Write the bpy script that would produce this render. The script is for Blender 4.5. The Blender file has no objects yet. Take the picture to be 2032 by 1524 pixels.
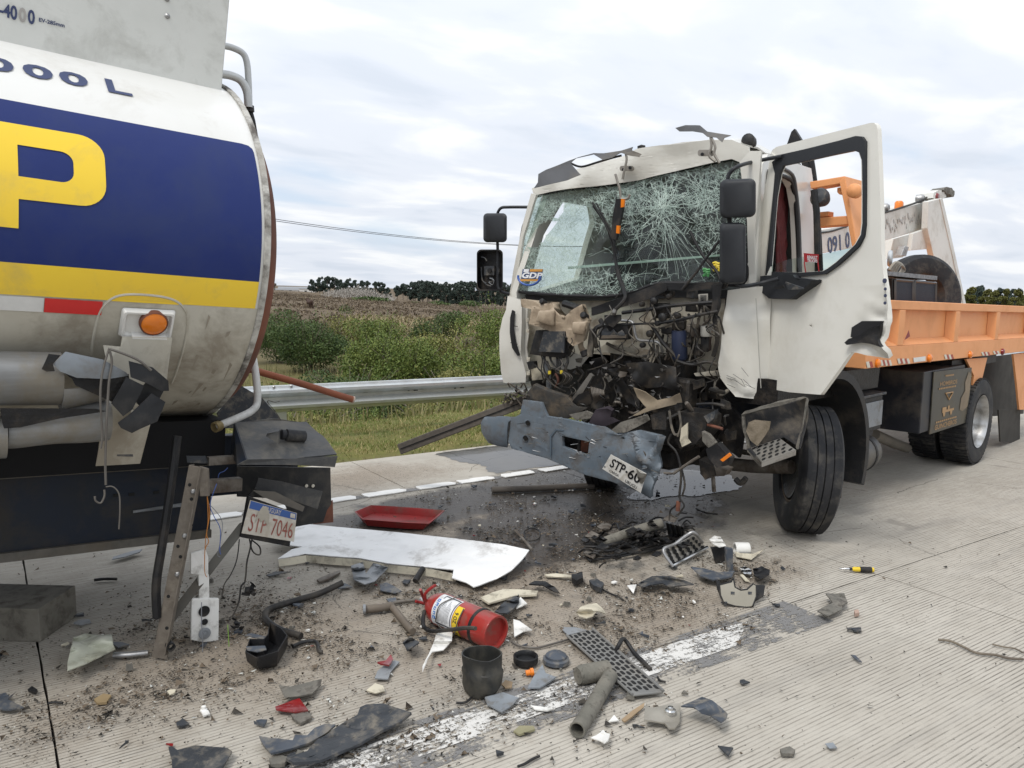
import bpy, bmesh, math, random
import numpy as np
from mathutils import Vector, noise as mnoise
from mathutils.geometry import tessellate_polygon
random.seed(7)
SC = bpy.context.scene
COL = SC.collection
# ------------------------------------------------------------------ camera
CAMZ, FPX, CX, CY = 1.70, 1565.0, 1016.0, 762.0
RW = np.array([[0.82861937, -0.05415454, 0.55718689],
               [-0.55958331, -0.10859809, 0.82162825],
               [0.01601453, -0.99260956, -0.12029045]])      # photo (right, down, forward) to world
CAM = np.array([0, 0, CAMZ])
cd = bpy.data.cameras.new('camera')
cam = bpy.data.objects.new('camera', cd)
COL.objects.link(cam)
cd.sensor_width = 36.0
cd.lens = 36.0 * FPX / 2032.0
cd.clip_start, cd.clip_end = 0.05, 6000
from mathutils import Matrix
r_, d_, f_ = RW[:, 0], RW[:, 1], RW[:, 2]
cam.matrix_world = Matrix(((r_[0], -d_[0], -f_[0], 0), (r_[1], -d_[1], -f_[1], 0), (r_[2], -d_[2], -f_[2], CAMZ), (0, 0, 0, 1)))
SC.camera = cam
# ------------------------------------------------------------------ sky, sun, exposure
SUN_EL, SUN_AZ = math.radians(56), math.radians(200)      # azimuth counter-clockwise from +X
w = bpy.data.worlds.new('World')
SC.world = w
w.use_nodes = True
nt = w.node_tree
nt.nodes.clear()
def N(nt, t, **kw):
    n = nt.nodes.new(t)
    for k, v in kw.items():
        setattr(n, k, v)
    return n
def math_node(nt, op, a, b=None, c=None, clamp=False):
    n = nt.nodes.new('ShaderNodeMath'); n.operation = op; n.use_clamp = clamp
    for i, v in enumerate((a, b, c)):
        if v is None: continue
        if hasattr(v, 'is_output'): nt.links.new(v, n.inputs[i])
        else: n.inputs[i].default_value = v
    return n.outputs[0]
def ramp(nt, fac, stops, interp='LINEAR'):
    n = nt.nodes.new('ShaderNodeValToRGB')
    e = n.color_ramp.elements
    n.color_ramp.interpolation = interp
    while len(e) < len(stops): e.new(0.5)
    for el, (p, c) in zip(e, stops):
        el.position = p
        el.color = (c, c, c, 1) if not hasattr(c, '__len__') else (*c[:3], 1)
    nt.links.new(fac, n.inputs[0])
    return n.outputs[0]
def mixc(nt, fac, a, b, blend='MIX'):
    n = nt.nodes.new('ShaderNodeMix'); n.data_type = 'RGBA'; n.blend_type = blend
    for i, v in ((0, fac), (6, a), (7, b)):
        if hasattr(v, 'is_output'): nt.links.new(v, n.inputs[i])
        elif i == 0: n.inputs[0].default_value = v
        else: n.inputs[i].default_value = (*v[:3], 1)
    return n.outputs[2]
def noise_tex(nt, vec, scale, detail=5, rough=.55, dist=0.0, out=0):
    n = nt.nodes.new('ShaderNodeTexNoise')
    n.inputs['Scale'].default_value = scale; n.inputs['Detail'].default_value = detail
    n.inputs['Roughness'].default_value = rough; n.inputs['Distortion'].default_value = dist
    if vec is not None: nt.links.new(vec, n.inputs['Vector'])
    return n.outputs[out]
def build_world():
    sky = N(nt, 'ShaderNodeTexSky', sky_type='NISHITA', sun_disc=False, sun_elevation=SUN_EL,
            sun_rotation=math.radians(90) - SUN_AZ, altitude=50, air_density=1.0, dust_density=1.5)
    tc = N(nt, 'ShaderNodeTexCoord')
    sep = N(nt, 'ShaderNodeSeparateXYZ'); nt.links.new(tc.outputs['Generated'], sep.inputs[0])
    zc = math_node(nt, 'MAXIMUM', sep.outputs[2], 0.0)
    den = math_node(nt, 'ADD', zc, 0.16)
    comb = N(nt, 'ShaderNodeCombineXYZ')
    nt.links.new(math_node(nt, 'DIVIDE', sep.outputs[0], den), comb.inputs[0])
    nt.links.new(math_node(nt, 'DIVIDE', sep.outputs[1], den), comb.inputs[1])
    mp = N(nt, 'ShaderNodeMapping'); nt.links.new(comb.outputs[0], mp.inputs[0])
    mp.inputs['Rotation'].default_value = (0, 0, math.radians(35)); mp.inputs['Scale'].default_value = (.8, 1.25, 1)
    mp.inputs['Location'].default_value = (3.1, 1.7, 0)
    n1 = noise_tex(nt, mp.outputs[0], 1.1, 7, .52, .25)
    n2 = noise_tex(nt, mp.outputs[0], 1.9, 7, .5, .3)
    cover = ramp(nt, n1, [(.28, .25), (.46, 1.0)], 'EASE')
    tone = ramp(nt, n2, [(.30, (5.2, 5.65, 6.35)), (.47, (5.95, 6.3, 6.9)), (.64, (7.2, 7.35, 7.5))], 'EASE')
    up = math_node(nt, 'MULTIPLY_ADD', zc, 0.55, 0.98)     # an overcast sky is brighter overhead
    upc = N(nt, 'ShaderNodeCombineXYZ')
    for i in range(3): nt.links.new(up, upc.inputs[i])
    tone = mixc(nt, 1.0, tone, upc.outputs[0], 'MULTIPLY')
    skyc = mixc(nt, 1.0, sky.outputs[0], (1.15, 1.15, 1.15), 'MULTIPLY')
    col = mixc(nt, cover, mixc(nt, .75, skyc, (5.0, 5.9, 7.2)), tone)
    bg = N(nt, 'ShaderNodeBackground'); bg.inputs['Strength'].default_value = 0.10
    nt.links.new(col, bg.inputs['Color'])
    out = N(nt, 'ShaderNodeOutputWorld'); nt.links.new(bg.outputs[0], out.inputs[0])
build_world()
sl = bpy.data.lights.new('sun', 'SUN')
sl.energy, sl.angle, sl.color = 1.5, math.radians(18), (1.0, 0.96, 0.9)
so = bpy.data.objects.new('sun', sl); COL.objects.link(so)
so.location = (0, 0, 30)
so.rotation_euler = Vector((-math.cos(SUN_EL) * math.cos(SUN_AZ), -math.cos(SUN_EL) * math.sin(SUN_AZ), -math.sin(SUN_EL))).to_track_quat('-Z', 'Y').to_euler()
vs = SC.view_settings
vs.view_transform, vs.look, vs.gamma, vs.exposure, vs.use_curve_mapping = 'Standard', 'None', 1.0, 0.42, False
# ------------------------------------------------------------------ photo pixel to direction
V3 = lambda *a: np.array(a, float)
def ray(px, py): return RW @ np.array([(px - CX) / FPX, (py - CY) / FPX, 1.0])
def G(px, py, z=0.0):
    r = ray(px, py); return CAM + r * ((z - CAMZ) / r[2])
def onplane(px, py, p0, n):
    r = ray(px, py); return CAM + r * (((p0 - CAM) @ n) / (r @ n))
def at(px, dist, z=0.0):
    r = ray(px, 570); h = r[:2] / np.linalg.norm(r[:2]); return V3(h[0] * dist, h[1] * dist, z)
def unit(v): v = np.asarray(v, float); return v / np.linalg.norm(v)
def head(deg): a = math.radians(deg); return V3(math.cos(a), math.sin(a), 0)
class Frame:
    def __init__(s, o, ex, ey, ez): s.o, s.x, s.y, s.z = map(lambda a: np.asarray(a, float), (o, ex, ey, ez))
    def __call__(s, a, b, c): return s.o + s.x * a + s.y * b + s.z * c
    def inv(s, p): q = np.asarray(p) - s.o; return V3(q @ s.x, q @ s.y, q @ s.z)
WORLD = Frame((0, 0, 0), (1, 0, 0), (0, 1, 0), (0, 0, 1))
# ------------------------------------------------------------------ mesh helpers
ORG = {}
def fin(ob, parent, org):
    COL.objects.link(ob)
    if parent is not None and parent.parent is not None and parent.parent.parent is not None: parent = parent.parent    # thing > part > sub-part
    ORG[ob.name] = org
    if parent is not None:
        ob.parent = parent
        ob.location = Vector(org - ORG[parent.name])
    else:
        ob.location = Vector(org)
    return ob
def tag(o, label=None, cat=None, group=None, kind=None, category=None):
    cat = cat or category
    for k, v in (('label', label), ('category', cat), ('group', group), ('kind', kind)):
        if v: o[k] = v
    return o
def thing(name, loc, label, cat, group=None):
    e = bpy.data.objects.new(name, None)
    e.empty_display_size = .2
    fin(e, None, np.asarray(loc, float))
    return tag(e, label, cat, group)
class MB:
    """collects shapes in world coordinates; build() links them as one mesh object"""
    def __init__(s): s.v, s.f, s.m = [], [], []
    def add(s, vs, fs, mi=0):
        b = len(s.v); s.v += [tuple(map(float, p)) for p in vs]
        for f in fs: s.f.append(tuple(b + i for i in f)); s.m.append(mi)
        return s
    def box(s, F, a0, a1, b0, b1, c0, c1, mi=0):
        p = [F(a, b, c) for a in (a0, a1) for b in (b0, b1) for c in (c0, c1)]
        return s.add(p, [(0, 1, 3, 2), (4, 6, 7, 5), (0, 4, 5, 1), (2, 3, 7, 6), (0, 2, 6, 4), (1, 5, 7, 3)], mi)
    def hexa(s, bot, top, mi=0):
        n = len(bot)
        fs = [tuple(range(n))[::-1], tuple(range(n, 2 * n))] + [(i, (i + 1) % n, n + (i + 1) % n, n + i) for i in range(n)]
        return s.add(list(bot) + list(top), fs, mi)
    def tube(s, path, r, seg=8, cap=True, mi=0, hollow=0):
        P = [np.asarray(p, float) for p in path]; n = len(P)
        R = r if hasattr(r, '__len__') else [r] * n
        t0 = unit(P[1] - P[0]); a = V3(0, 0, 1) if abs(t0[2]) < .9 else V3(1, 0, 0)
        x = unit(np.cross(t0, a)); vs = []
        for i in range(n):
            t = unit(P[min(i + 1, n - 1)] - P[max(i - 1, 0)] + 1e-9)
            x = unit(x - t * (x @ t)); y = np.cross(t, x)
            for k in range(seg):
                th = 2 * math.pi * k / seg
                vs.append(P[i] + (x * math.cos(th) + y * math.sin(th)) * R[i])
        fs = [(i * seg + k, i * seg + (k + 1) % seg, (i + 1) * seg + (k + 1) % seg, (i + 1) * seg + k) for i in range(n - 1) for k in range(seg)]
        if cap: fs += [tuple(range(seg))[::-1], tuple(range((n - 1) * seg, n * seg))]
        return s.add(vs, fs, mi)
    def lathe(s, o, ax, prof, seg=24, mi=0, closed=False, caps=(True, True)):
        """prof: list of (r, h) along the axis"""
        ax = unit(ax); a = V3(0, 0, 1) if abs(ax[2]) < .9 else V3(1, 0, 0)
        x = unit(np.cross(ax, a)); y = np.cross(ax, x); vs = []
        for rr, h in prof:
            for k in range(seg):
                th = 2 * math.pi * k / seg
                vs.append(np.asarray(o) + ax * h + (x * math.cos(th) + y * math.sin(th)) * rr)
        m = len(prof); rng = m if closed else m - 1
        fs = [(i * seg + k, i * seg + (k + 1) % seg, ((i + 1) % m) * seg + (k + 1) % seg, ((i + 1) % m) * seg + k) for i in range(rng) for k in range(seg)]
        if not closed:
            if caps[0] and prof[0][0] > 1e-4: fs.append(tuple(range(seg))[::-1])
            if caps[1] and prof[-1][0] > 1e-4: fs.append(tuple(range((m - 1) * seg, m * seg)))
        return s.add(vs, fs, mi)
    def prism(s, poly, d, mi=0):
        poly = [np.asarray(p, float) for p in poly]
        return s.hexa(poly, [p + d for p in poly], mi)
    def noise(s, amp, scale, seed=0.0):
        o = Vector((seed * 7.3, seed * 3.1, seed * 1.7))
        s.v = [tuple(Vector(p) + mnoise.noise_vector(Vector(p) * scale + o) * amp) for p in s.v]
        return s
    def build(s, name, mat, parent=None, smooth=False, bevel=0, solid=0, sub=0, org=None, angle=40, **tags):
        me = bpy.data.meshes.new(name)
        V = np.array(s.v)
        if org is None:
            lo, hi = V.min(0), V.max(0); org = (lo + hi) / 2
            if parent is None: org[2] = lo[2]
        org = np.asarray(org, float)
        me.from_pydata([tuple(p) for p in V - org], [], s.f)
        mats = mat if isinstance(mat, (list, tuple)) else [mat]
        for m in mats: me.materials.append(m)
        if len(mats) > 1: me.polygons.foreach_set('material_index', s.m)
        bm = bmesh.new(); bm.from_mesh(me); bmesh.ops.recalc_face_normals(bm, faces=bm.faces); bm.to_mesh(me); bm.free()
        if smooth:
            me.polygons.foreach_set('use_smooth', [True] * len(me.polygons))
            me.set_sharp_from_angle(angle=math.radians(angle))
        ob = bpy.data.objects.new(name, me)
        if solid:
            md = ob.modifiers.new('solid', 'SOLIDIFY'); md.thickness = solid; md.offset = 0
            if smooth and not bevel:
                md = ob.modifiers.new('split', 'EDGE_SPLIT'); md.split_angle = math.radians(max(angle, 50)); md.use_edge_sharp = False
        if bevel:
            md = ob.modifiers.new('bevel', 'BEVEL'); md.width = bevel; md.segments = 2; md.limit_method = 'ANGLE'; md.angle_limit = math.radians(35)
        if sub:
            md = ob.modifiers.new('sub', 'SUBSURF'); md.levels = md.render_levels = sub
        fin(ob, parent, org)
        return tag(ob, **tags)
def sheet(loops, step, warp=None, cuts=6):
    """fill a 3-D planar outline (with holes) with a refined triangle mesh; warp moves each point"""
    pts = [p for l in loops for p in l]
    tris = tessellate_polygon([[Vector(p) for p in l] for l in loops])
    bm = bmesh.new()
    vv = [bm.verts.new(p) for p in pts]
    for t in tris:
        try: bm.faces.new([vv[i] for i in t])
        except ValueError: pass
    for _ in range(cuts):
        es = [e for e in bm.edges if e.calc_length() > step]
        if not es: break
        bmesh.ops.subdivide_edges(bm, edges=es, cuts=1)
        bmesh.ops.triangulate(bm, faces=[f for f in bm.faces if len(f.verts) > 3])
    mb = MB()
    bm.verts.index_update()
    V = [np.array(v.co) for v in bm.verts]
    if warp: V = [np.asarray(warp(p), float) for p in V]
    mb.add(V, [tuple(v.index for v in f.verts) for f in bm.faces])
    bm.free()
    return mb
def nz(p, sc=1.0, seed=0.0): return mnoise.noise(Vector((float(p[0]) * sc + seed * 5.1, float(p[1]) * sc - seed * 2.3, float(p[2]) * sc + seed)))
def smooth_path(pts, n=6):
    P = [np.asarray(p, float) for p in pts]
    if len(P) < 3: return P
    out = []
    for i in range(len(P) - 1):
        p0, p1, p2, p3 = P[max(i - 1, 0)], P[i], P[i + 1], P[min(i + 2, len(P) - 1)]
        for k in range(n):
            t = k / n
            out.append(.5 * ((2 * p1) + (-p0 + p2) * t + (2 * p0 - 5 * p1 + 4 * p2 - p3) * t * t + (-p0 + 3 * p1 - 3 * p2 + p3) * t ** 3))
    return out + [P[-1]]
def rrect(x0, x1, y0, y1, r, n=5):
    out = []
    for cx_, cy_, a0 in ((x1 - r, y1 - r, 0), (x0 + r, y1 - r, 90), (x0 + r, y0 + r, 180), (x1 - r, y0 + r, 270)):
        for k in range(n + 1):
            a = math.radians(a0 + 90 * k / n); out.append((cx_ + r * math.cos(a), cy_ + r * math.sin(a)))
    return out
def text_tris(txt, size=1.0, bold=0.0, spacing=1.0):
    """flat lettering as 2-D points and triangles, left aligned on its baseline"""
    cu = bpy.data.curves.new('t', 'FONT'); cu.body = txt; cu.size = size; cu.offset = bold; cu.space_character = spacing; cu.resolution_u = 3
    ob = bpy.data.objects.new('t', cu); COL.objects.link(ob)
    dg = bpy.context.evaluated_depsgraph_get(); dg.update()
    me = bpy.data.meshes.new_from_object(ob.evaluated_get(dg))
    P = [(v.co.x, v.co.y) for v in me.vertices]; Fs = [tuple(p.vertices) for p in me.polygons]
    bpy.data.objects.remove(ob); bpy.data.curves.remove(cu); bpy.data.meshes.remove(me)
    return P, Fs
def lettering(txt, fn, W, H, bold=0.0, spacing=1.0):
    """letters scaled to W x H, placed by fn(x, y) -> point; returns MB"""
    P, Fs = text_tris(txt, 1.0, bold, spacing)
    A = np.array(P); lo, hi = A.min(0), A.max(0)
    A = (A - lo) / (hi - lo) * [W, H]
    return MB().add([fn(x, y) for x, y in A], Fs)
# ------------------------------------------------------------------ materials
MATS = {}
def M(name, c1, c2=None, scale=4.0, detail=6, rough=.5, metal=0.0, bump=0.0, bscale=60.0, dirt=None, damt=.5, dscale=3.0, dpos=.55, spec=.3, coat=0.0, rvar=.15, stretch=None, trans=0.0, alpha=1.0):
    if name in MATS: return MATS[name]
    m = bpy.data.materials.new(name); m.use_nodes = True
    nt = m.node_tree; b = nt.nodes['Principled BSDF']
    tc = N(nt, 'ShaderNodeTexCoord'); vec = tc.outputs['Object']
    if stretch:
        mp = N(nt, 'ShaderNodeMapping'); mp.inputs['Scale'].default_value = stretch; nt.links.new(vec, mp.inputs[0]); vec = mp.outputs[0]
    n1 = noise_tex(nt, vec, scale, detail, .6)
    if c2 is None: c2 = tuple(x * .78 for x in c1)
    col = mixc(nt, ramp(nt, n1, [(.35, 0.0), (.65, 1.0)]), c1, c2)
    rsock = math_node(nt, 'MULTIPLY_ADD', n1, rvar, rough - rvar / 2)
    if dirt:
        nd = noise_tex(nt, tc.outputs['Object'], dscale, 9, .68, .3)
        df = ramp(nt, nd, [(dpos - .08, 0.0), (dpos + .1, damt)])
        col = mixc(nt, df, col, dirt)
        rsock = math_node(nt, 'MULTIPLY_ADD', df, .35, rsock, clamp=True)
    nt.links.new(col, b.inputs['Base Color'])
    nt.links.new(rsock, b.inputs['Roughness'])
    b.inputs['Metallic'].default_value = metal
    b.inputs['Specular IOR Level'].default_value = spec
    b.inputs['Coat Weight'].default_value = coat; b.inputs['Coat Roughness'].default_value = .12
    b.inputs['Transmission Weight'].default_value = trans
    if bump:
        nb = noise_tex(nt, vec, bscale, 6, .6)
        bn = N(nt, 'ShaderNodeBump'); bn.inputs['Strength'].default_value = bump; bn.inputs['Distance'].default_value = .01
        nt.links.new(nb, bn.inputs['Height']); nt.links.new(bn.outputs[0], b.inputs['Normal'])
    MATS[name] = m
    return m
DUST = (.30, .26, .20)
MUD = (.13, .11, .085)
black_pl = M('black_plastic', (.011, .0115, .013), (.018, .018, .019), rough=.5, bump=.25, bscale=90, dirt=(.085, .07, .055), damt=.5, dscale=6, dpos=.58)
dark_pl = M('dark_grey_plastic', (.035, .039, .045), (.05, .054, .06), rough=.5, bump=.2, bscale=120, dirt=DUST, damt=.5, dscale=15, dpos=.58)
grey_pl = M('grey_plastic', (.20, .215, .23), (.25, .26, .27), rough=.5, bump=.15, bscale=120, dirt=MUD, damt=.7, dscale=9, dpos=.6)
mud_pl = M('muddy_plastic', (.12, .115, .10), (.19, .175, .15), scale=14, rough=.8, bump=.4, bscale=60, dirt=(.05, .045, .04), damt=.8, dscale=22, dpos=.57)
white_paint = M('white_truck_paint', (.69, .675, .62), (.65, .635, .58), scale=2, rough=.3, coat=.35, rvar=.1, dirt=(.50, .47, .40), damt=.4, dscale=2.6, dpos=.60)
white_frag = M('white_fragment', (.76, .75, .72), (.68, .67, .63), rough=.45, dirt=MUD, damt=.8, dscale=9, dpos=.6, bump=.1)
cream_frag = M('cream_fragment', (.60, .55, .43), (.50, .46, .36), rough=.55, dirt=MUD, damt=.75, dscale=10, dpos=.58)
rubber = M('tyre_rubber', (.013, .014, .017), (.024, .024, .026), scale=9, rough=.68, bump=.2, bscale=110, dirt=(.17, .155, .13), damt=.42, dscale=7, dpos=.57, spec=.35)
steel_dirty = M('dirty_steel', (.20, .18, .155), (.12, .105, .09), scale=9, rough=.65, metal=.35, bump=.3, bscale=70, dirt=(.08, .06, .045), damt=.8, dscale=6, dpos=.52)
steel = M('worn_steel', (.46, .46, .46), (.33, .33, .33), scale=10, rough=.42, metal=.85, bump=.1, dirt=MUD, damt=.6, dscale=8)
chrome = M('bright_metal', (.75, .76, .77), (.62, .63, .64), rough=.2, metal=1.0, dirt=(.2, .18, .15), damt=.4, dscale=8, dpos=.6)
rust = M('red_oxide', (.20, .075, .045), (.14, .06, .04), rough=.75, bump=.2, dirt=(.09, .05, .04), damt=.6)
orange = M('orange_paint', (.76, .345, .145), (.73, .32, .13), scale=2, rough=.5, dirt=(.55, .27, .13), damt=.5, dscale=2.2, dpos=.58, bump=.06, bscale=30)
amber = M('amber_lens', (.80, .23, .02), (.7, .18, .015), rough=.18, coat=.6)
red_lens = M('red_lens', (.22, .012, .014), (.16, .01, .012), rough=.2, coat=.5, dirt=MUD, damt=.4)
red_pl = M('red_plastic', (.28, .028, .026), (.22, .022, .022), rough=.38, dirt=(.12, .07, .05), damt=.7, dscale=5, dpos=.57)
oil_black = M('oily_black', (.006, .006, .007), (.014, .013, .012), scale=10, rough=.4, bump=.5, bscale=40, dirt=(.05, .038, .027), damt=.6, dscale=9, dpos=.58)
engine_mat = M('greasy_engine', (.014, .014, .015), (.034, .03, .026), scale=12, rough=.5, metal=.2, bump=.6, bscale=45, dirt=(.13, .10, .07), damt=.5, dscale=11, dpos=.6)
beige_pl = M('beige_tank_plastic', (.42, .34, .25), (.33, .26, .185), scale=5, rough=.5, bump=.15, dirt=(.16, .12, .085), damt=.7, dscale=6, dpos=.55)
cable = M('cable_rubber', (.014, .014, .015), (.025, .024, .023), rough=.5, dirt=MUD, damt=.5)
dusty_cable = M('dusty_hose', (.06, .055, .05), (.10, .09, .075), scale=12, rough=.7, dirt=DUST, damt=.5, dscale=10)
mirror_glass = M('mirror_glass', (.75, .75, .72), rough=.08, metal=1.0, dirt=(.35, .31, .25), damt=.7, dscale=9, dpos=.5)
galv = M('galvanised', (.60, .62, .62), (.52, .54, .55), scale=6, rough=.38, metal=.75, bump=.04, dirt=(.38, .36, .32), damt=.4, dscale=2.5, rvar=.2)
paint_white = M('road_paint', (.78, .77, .74), (.70, .69, .66), scale=8, rough=.6)
wood = M('weathered_timber', (.14, .115, .09), (.09, .075, .06), scale=6, rough=.8, bump=.4, bscale=50)
# ================================================================== THE SETTING
def concrete_material(name, shoulder=False):
    m = bpy.data.materials.new(name); m.use_nodes = True
    nt = m.node_tree; b = nt.nodes['Principled BSDF']
    geo = N(nt, 'ShaderNodeNewGeometry'); P = geo.outputs['Position']
    sep = N(nt, 'ShaderNodeSeparateXYZ'); nt.links.new(P, sep.inputs[0])
    big = noise_tex(nt, P, .7, 6, .6)
    mid = noise_tex(nt, P, 5, 8, .65)
    fine = noise_tex(nt, P, 130, 4, .6)
    base = mixc(nt, ramp(nt, big, [(.3, 0.0), (.7, 1.0)]), (.47, .438, .382), (.38, .35, .30))
    base = mixc(nt, ramp(nt, mid, [(.42, 0.0), (.75, .45)]), base, (.30, .27, .225))
    base = mixc(nt, ramp(nt, fine, [(.55, 0.0), (.75, .35)]), base, (.20, .185, .16))
    # tining grooves along the road, dirt packed unevenly in them
    wob = noise_tex(nt, P, 3.0, 3, .5)
    yy = math_node(nt, 'MULTIPLY_ADD', wob, .008, sep.outputs[1])
    fr = math_node(nt, 'FRACT', math_node(nt, 'DIVIDE', yy, .0205))
    tri = math_node(nt, 'ABSOLUTE', math_node(nt, 'SUBTRACT', fr, .5))
    groove = ramp(nt, tri, [(.07, 1.0), (.19, 0.0)], 'EASE')
    mpg = N(nt, 'ShaderNodeMapping'); mpg.inputs['Scale'].default_value = (7, 48.8, 1); nt.links.new(P, mpg.inputs[0])
    brk = noise_tex(nt, mpg.outputs[0], 1.0, 3, .6)
    gfill = math_node(nt, 'MULTIPLY', groove, ramp(nt, brk, [(.34, .15), (.58, 1.0)]))
    worn = noise_tex(nt, P, .55, 5, .6)
    gfill = math_node(nt, 'MULTIPLY', gfill, ramp(nt, worn, [(.30, .25), (.55, 1.0)]))
    if shoulder: gfill = math_node(nt, 'MULTIPLY', gfill, .25)
    base = mixc(nt, math_node(nt, 'MULTIPLY', gfill, .80), base, (.11, .097, .08))
    # brown crash dirt thrown over the crash spot
    def blob(cx_, cy_, rx, ry, ang, soft=.5):
        mp = N(nt, 'ShaderNodeMapping'); mp.vector_type = 'TEXTURE'
        mp.inputs['Location'].default_value = (cx_, cy_, 0); mp.inputs['Rotation'].default_value = (0, 0, math.radians(ang)); mp.inputs['Scale'].default_value = (rx, ry, 1000)
        nt.links.new(P, mp.inputs[0])
        ln = N(nt, 'ShaderNodeVectorMath', operation='LENGTH'); nt.links.new(mp.outputs[0], ln.inputs[0])
        return math_node(nt, 'SUBTRACT', 1.0, ln.outputs['Value'])
    nz1 = noise_tex(nt, P, 2.4, 9, .72, .4)
    nz2 = noise_tex(nt, P, 16, 6, .7)
    area = math_node(nt, 'MAXIMUM', blob(2.5, 3.65, 1.9, 1.15, 35), blob(2.9, 2.9, 1.3, .5, 12))
    area = math_node(nt, 'MAXIMUM', area, blob(1.0, 3.6, 1.3, .8, 10))
    area = math_node(nt, 'MAXIMUM', area, blob(3.2, 4.7, 1.7, 1.0, 20))
    area = math_node(nt, 'MAXIMUM', area, math_node(nt, 'SUBTRACT', blob(2.7, 6.45, 1.6, .75, 0), .12))
    area = math_node(nt, 'MAXIMUM', area, math_node(nt, 'SUBTRACT', blob(3.8, 2.95, 1.0, .42, 12), .22))
    am = math_node(nt, 'MULTIPLY_ADD', nz1, 1.1, math_node(nt, 'SUBTRACT', area, .38))
    am = math_node(nt, 'MULTIPLY_ADD', nz2, .7, math_node(nt, 'SUBTRACT', am, .35))
    dirtf = ramp(nt, am, [(.22, 0.0), (.66, .58), (1.0, .82)])
    base = mixc(nt, dirtf, base, mixc(nt, nz2, (.30, .245, .185), (.16, .13, .10)))
    # small dark crumbs
    vor = N(nt, 'ShaderNodeTexVoronoi'); vor.inputs['Scale'].default_value = 85; nt.links.new(P, vor.inputs['Vector'])
    sel = N(nt, 'ShaderNodeSeparateXYZ'); nt.links.new(vor.outputs['Color'], sel.inputs[0])
    crumb = math_node(nt, 'MULTIPLY', math_node(nt, 'LESS_THAN', vor.outputs['Distance'], math_node(nt, 'MULTIPLY_ADD', sel.outputs[1], .28, .12)), math_node(nt, 'LESS_THAN', sel.outputs[0], math_node(nt, 'MULTIPLY_ADD', dirtf, .75, .02)))
    base = mixc(nt, math_node(nt, 'MULTIPLY', crumb, .85), base, (.045, .04, .035))
    # tyre polish streaks
    mps = N(nt, 'ShaderNodeMapping'); mps.inputs['Scale'].default_value = (.35, 5, 1); mps.inputs['Rotation'].default_value = (0, 0, math.radians(-9)); nt.links.new(P, mps.inputs[0])
    st = noise_tex(nt, mps.outputs[0], 1.3, 5, .6)
    base = mixc(nt, ramp(nt, st, [(.55, 0.0), (.72, .35)]), base, (.19, .18, .165))
    ck = N(nt, 'ShaderNodeTexVoronoi', feature='DISTANCE_TO_EDGE'); ck.inputs['Scale'].default_value = .55
    wv = N(nt, 'ShaderNodeMix', data_type='VECTOR'); wv.inputs[0].default_value = .12; nt.links.new(P, wv.inputs[4])
    nv = N(nt, 'ShaderNodeTexNoise'); nv.inputs['Scale'].default_value = 4; nv.inputs['Detail'].default_value = 6; nt.links.new(P, nv.inputs['Vector']); nt.links.new(nv.outputs['Color'], wv.inputs[5]); nt.links.new(wv.outputs[1], ck.inputs['Vector'])
    crk = math_node(nt, 'MULTIPLY', math_node(nt, 'LESS_THAN', ck.outputs['Distance'], .0022), math_node(nt, 'GREATER_THAN', big, .52))
    base = mixc(nt, math_node(nt, 'MULTIPLY', crk, .6), base, (.10, .09, .075))
    spot = noise_tex(nt, P, 2.1, 4, .6, .2)
    base = mixc(nt, ramp(nt, spot, [(.66, 0.0), (.70, .4)]), base, (.17, .155, .135))
    # oil and coolant soaked under the cab, darkened further to paint the truck's shade
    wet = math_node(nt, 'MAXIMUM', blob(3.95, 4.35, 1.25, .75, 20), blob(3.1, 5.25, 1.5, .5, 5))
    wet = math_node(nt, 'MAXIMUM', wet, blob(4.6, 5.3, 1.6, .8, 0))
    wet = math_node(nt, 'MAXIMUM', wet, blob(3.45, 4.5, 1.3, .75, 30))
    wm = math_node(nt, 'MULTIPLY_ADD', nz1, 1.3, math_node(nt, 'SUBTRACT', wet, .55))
    wet_shade = ramp(nt, wm, [(.12, 0.0), (.34, .9), (.8, 1.0)])
    base = mixc(nt, math_node(nt, 'MULTIPLY', wet_shade, .92), base, (.026, .020, .016))
    nt.links.new(base, b.inputs['Base Color'])
    rough = math_node(nt, 'SUBTRACT', .88, math_node(nt, 'MULTIPLY', wet_shade, .5))
    nt.links.new(rough, b.inputs['Roughness'])
    b.inputs['Specular IOR Level'].default_value = .35
    h = math_node(nt, 'SUBTRACT', math_node(nt, 'MULTIPLY', fine, .35), math_node(nt, 'MULTIPLY', gfill, .9))
    h = math_node(nt, 'ADD', h, math_node(nt, 'MULTIPLY', nz2, math_node(nt, 'MULTIPLY', dirtf, 1.2)))
    bn = N(nt, 'ShaderNodeBump'); bn.inputs['Strength'].default_value = .55; bn.inputs['Distance'].default_value = .006
    nt.links.new(h, bn.inputs['Height']); nt.links.new(bn.outputs[0], b.inputs['Normal'])
    return m
conc = concrete_material('tined_concrete')
conc_sh = concrete_material('shoulder_concrete', True)
joint_mat = M('joint_filler', (.06, .055, .05), (.10, .09, .08), scale=20, rough=.9)
base = MB().box(WORLD, -60, 600, -16, 7.13, -.14, -.05).build('road', joint_mat, kind='structure')
far = MB().box(WORLD, 48, 598, -15.9, 7.12, -.049, .0).build('far_carriageway', conc, base)
xj = [.152 + 4.32 * k for k in range(-4, 12)]
yj = [-8.37, -4.72, -1.07, 2.585, 5.93]
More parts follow.
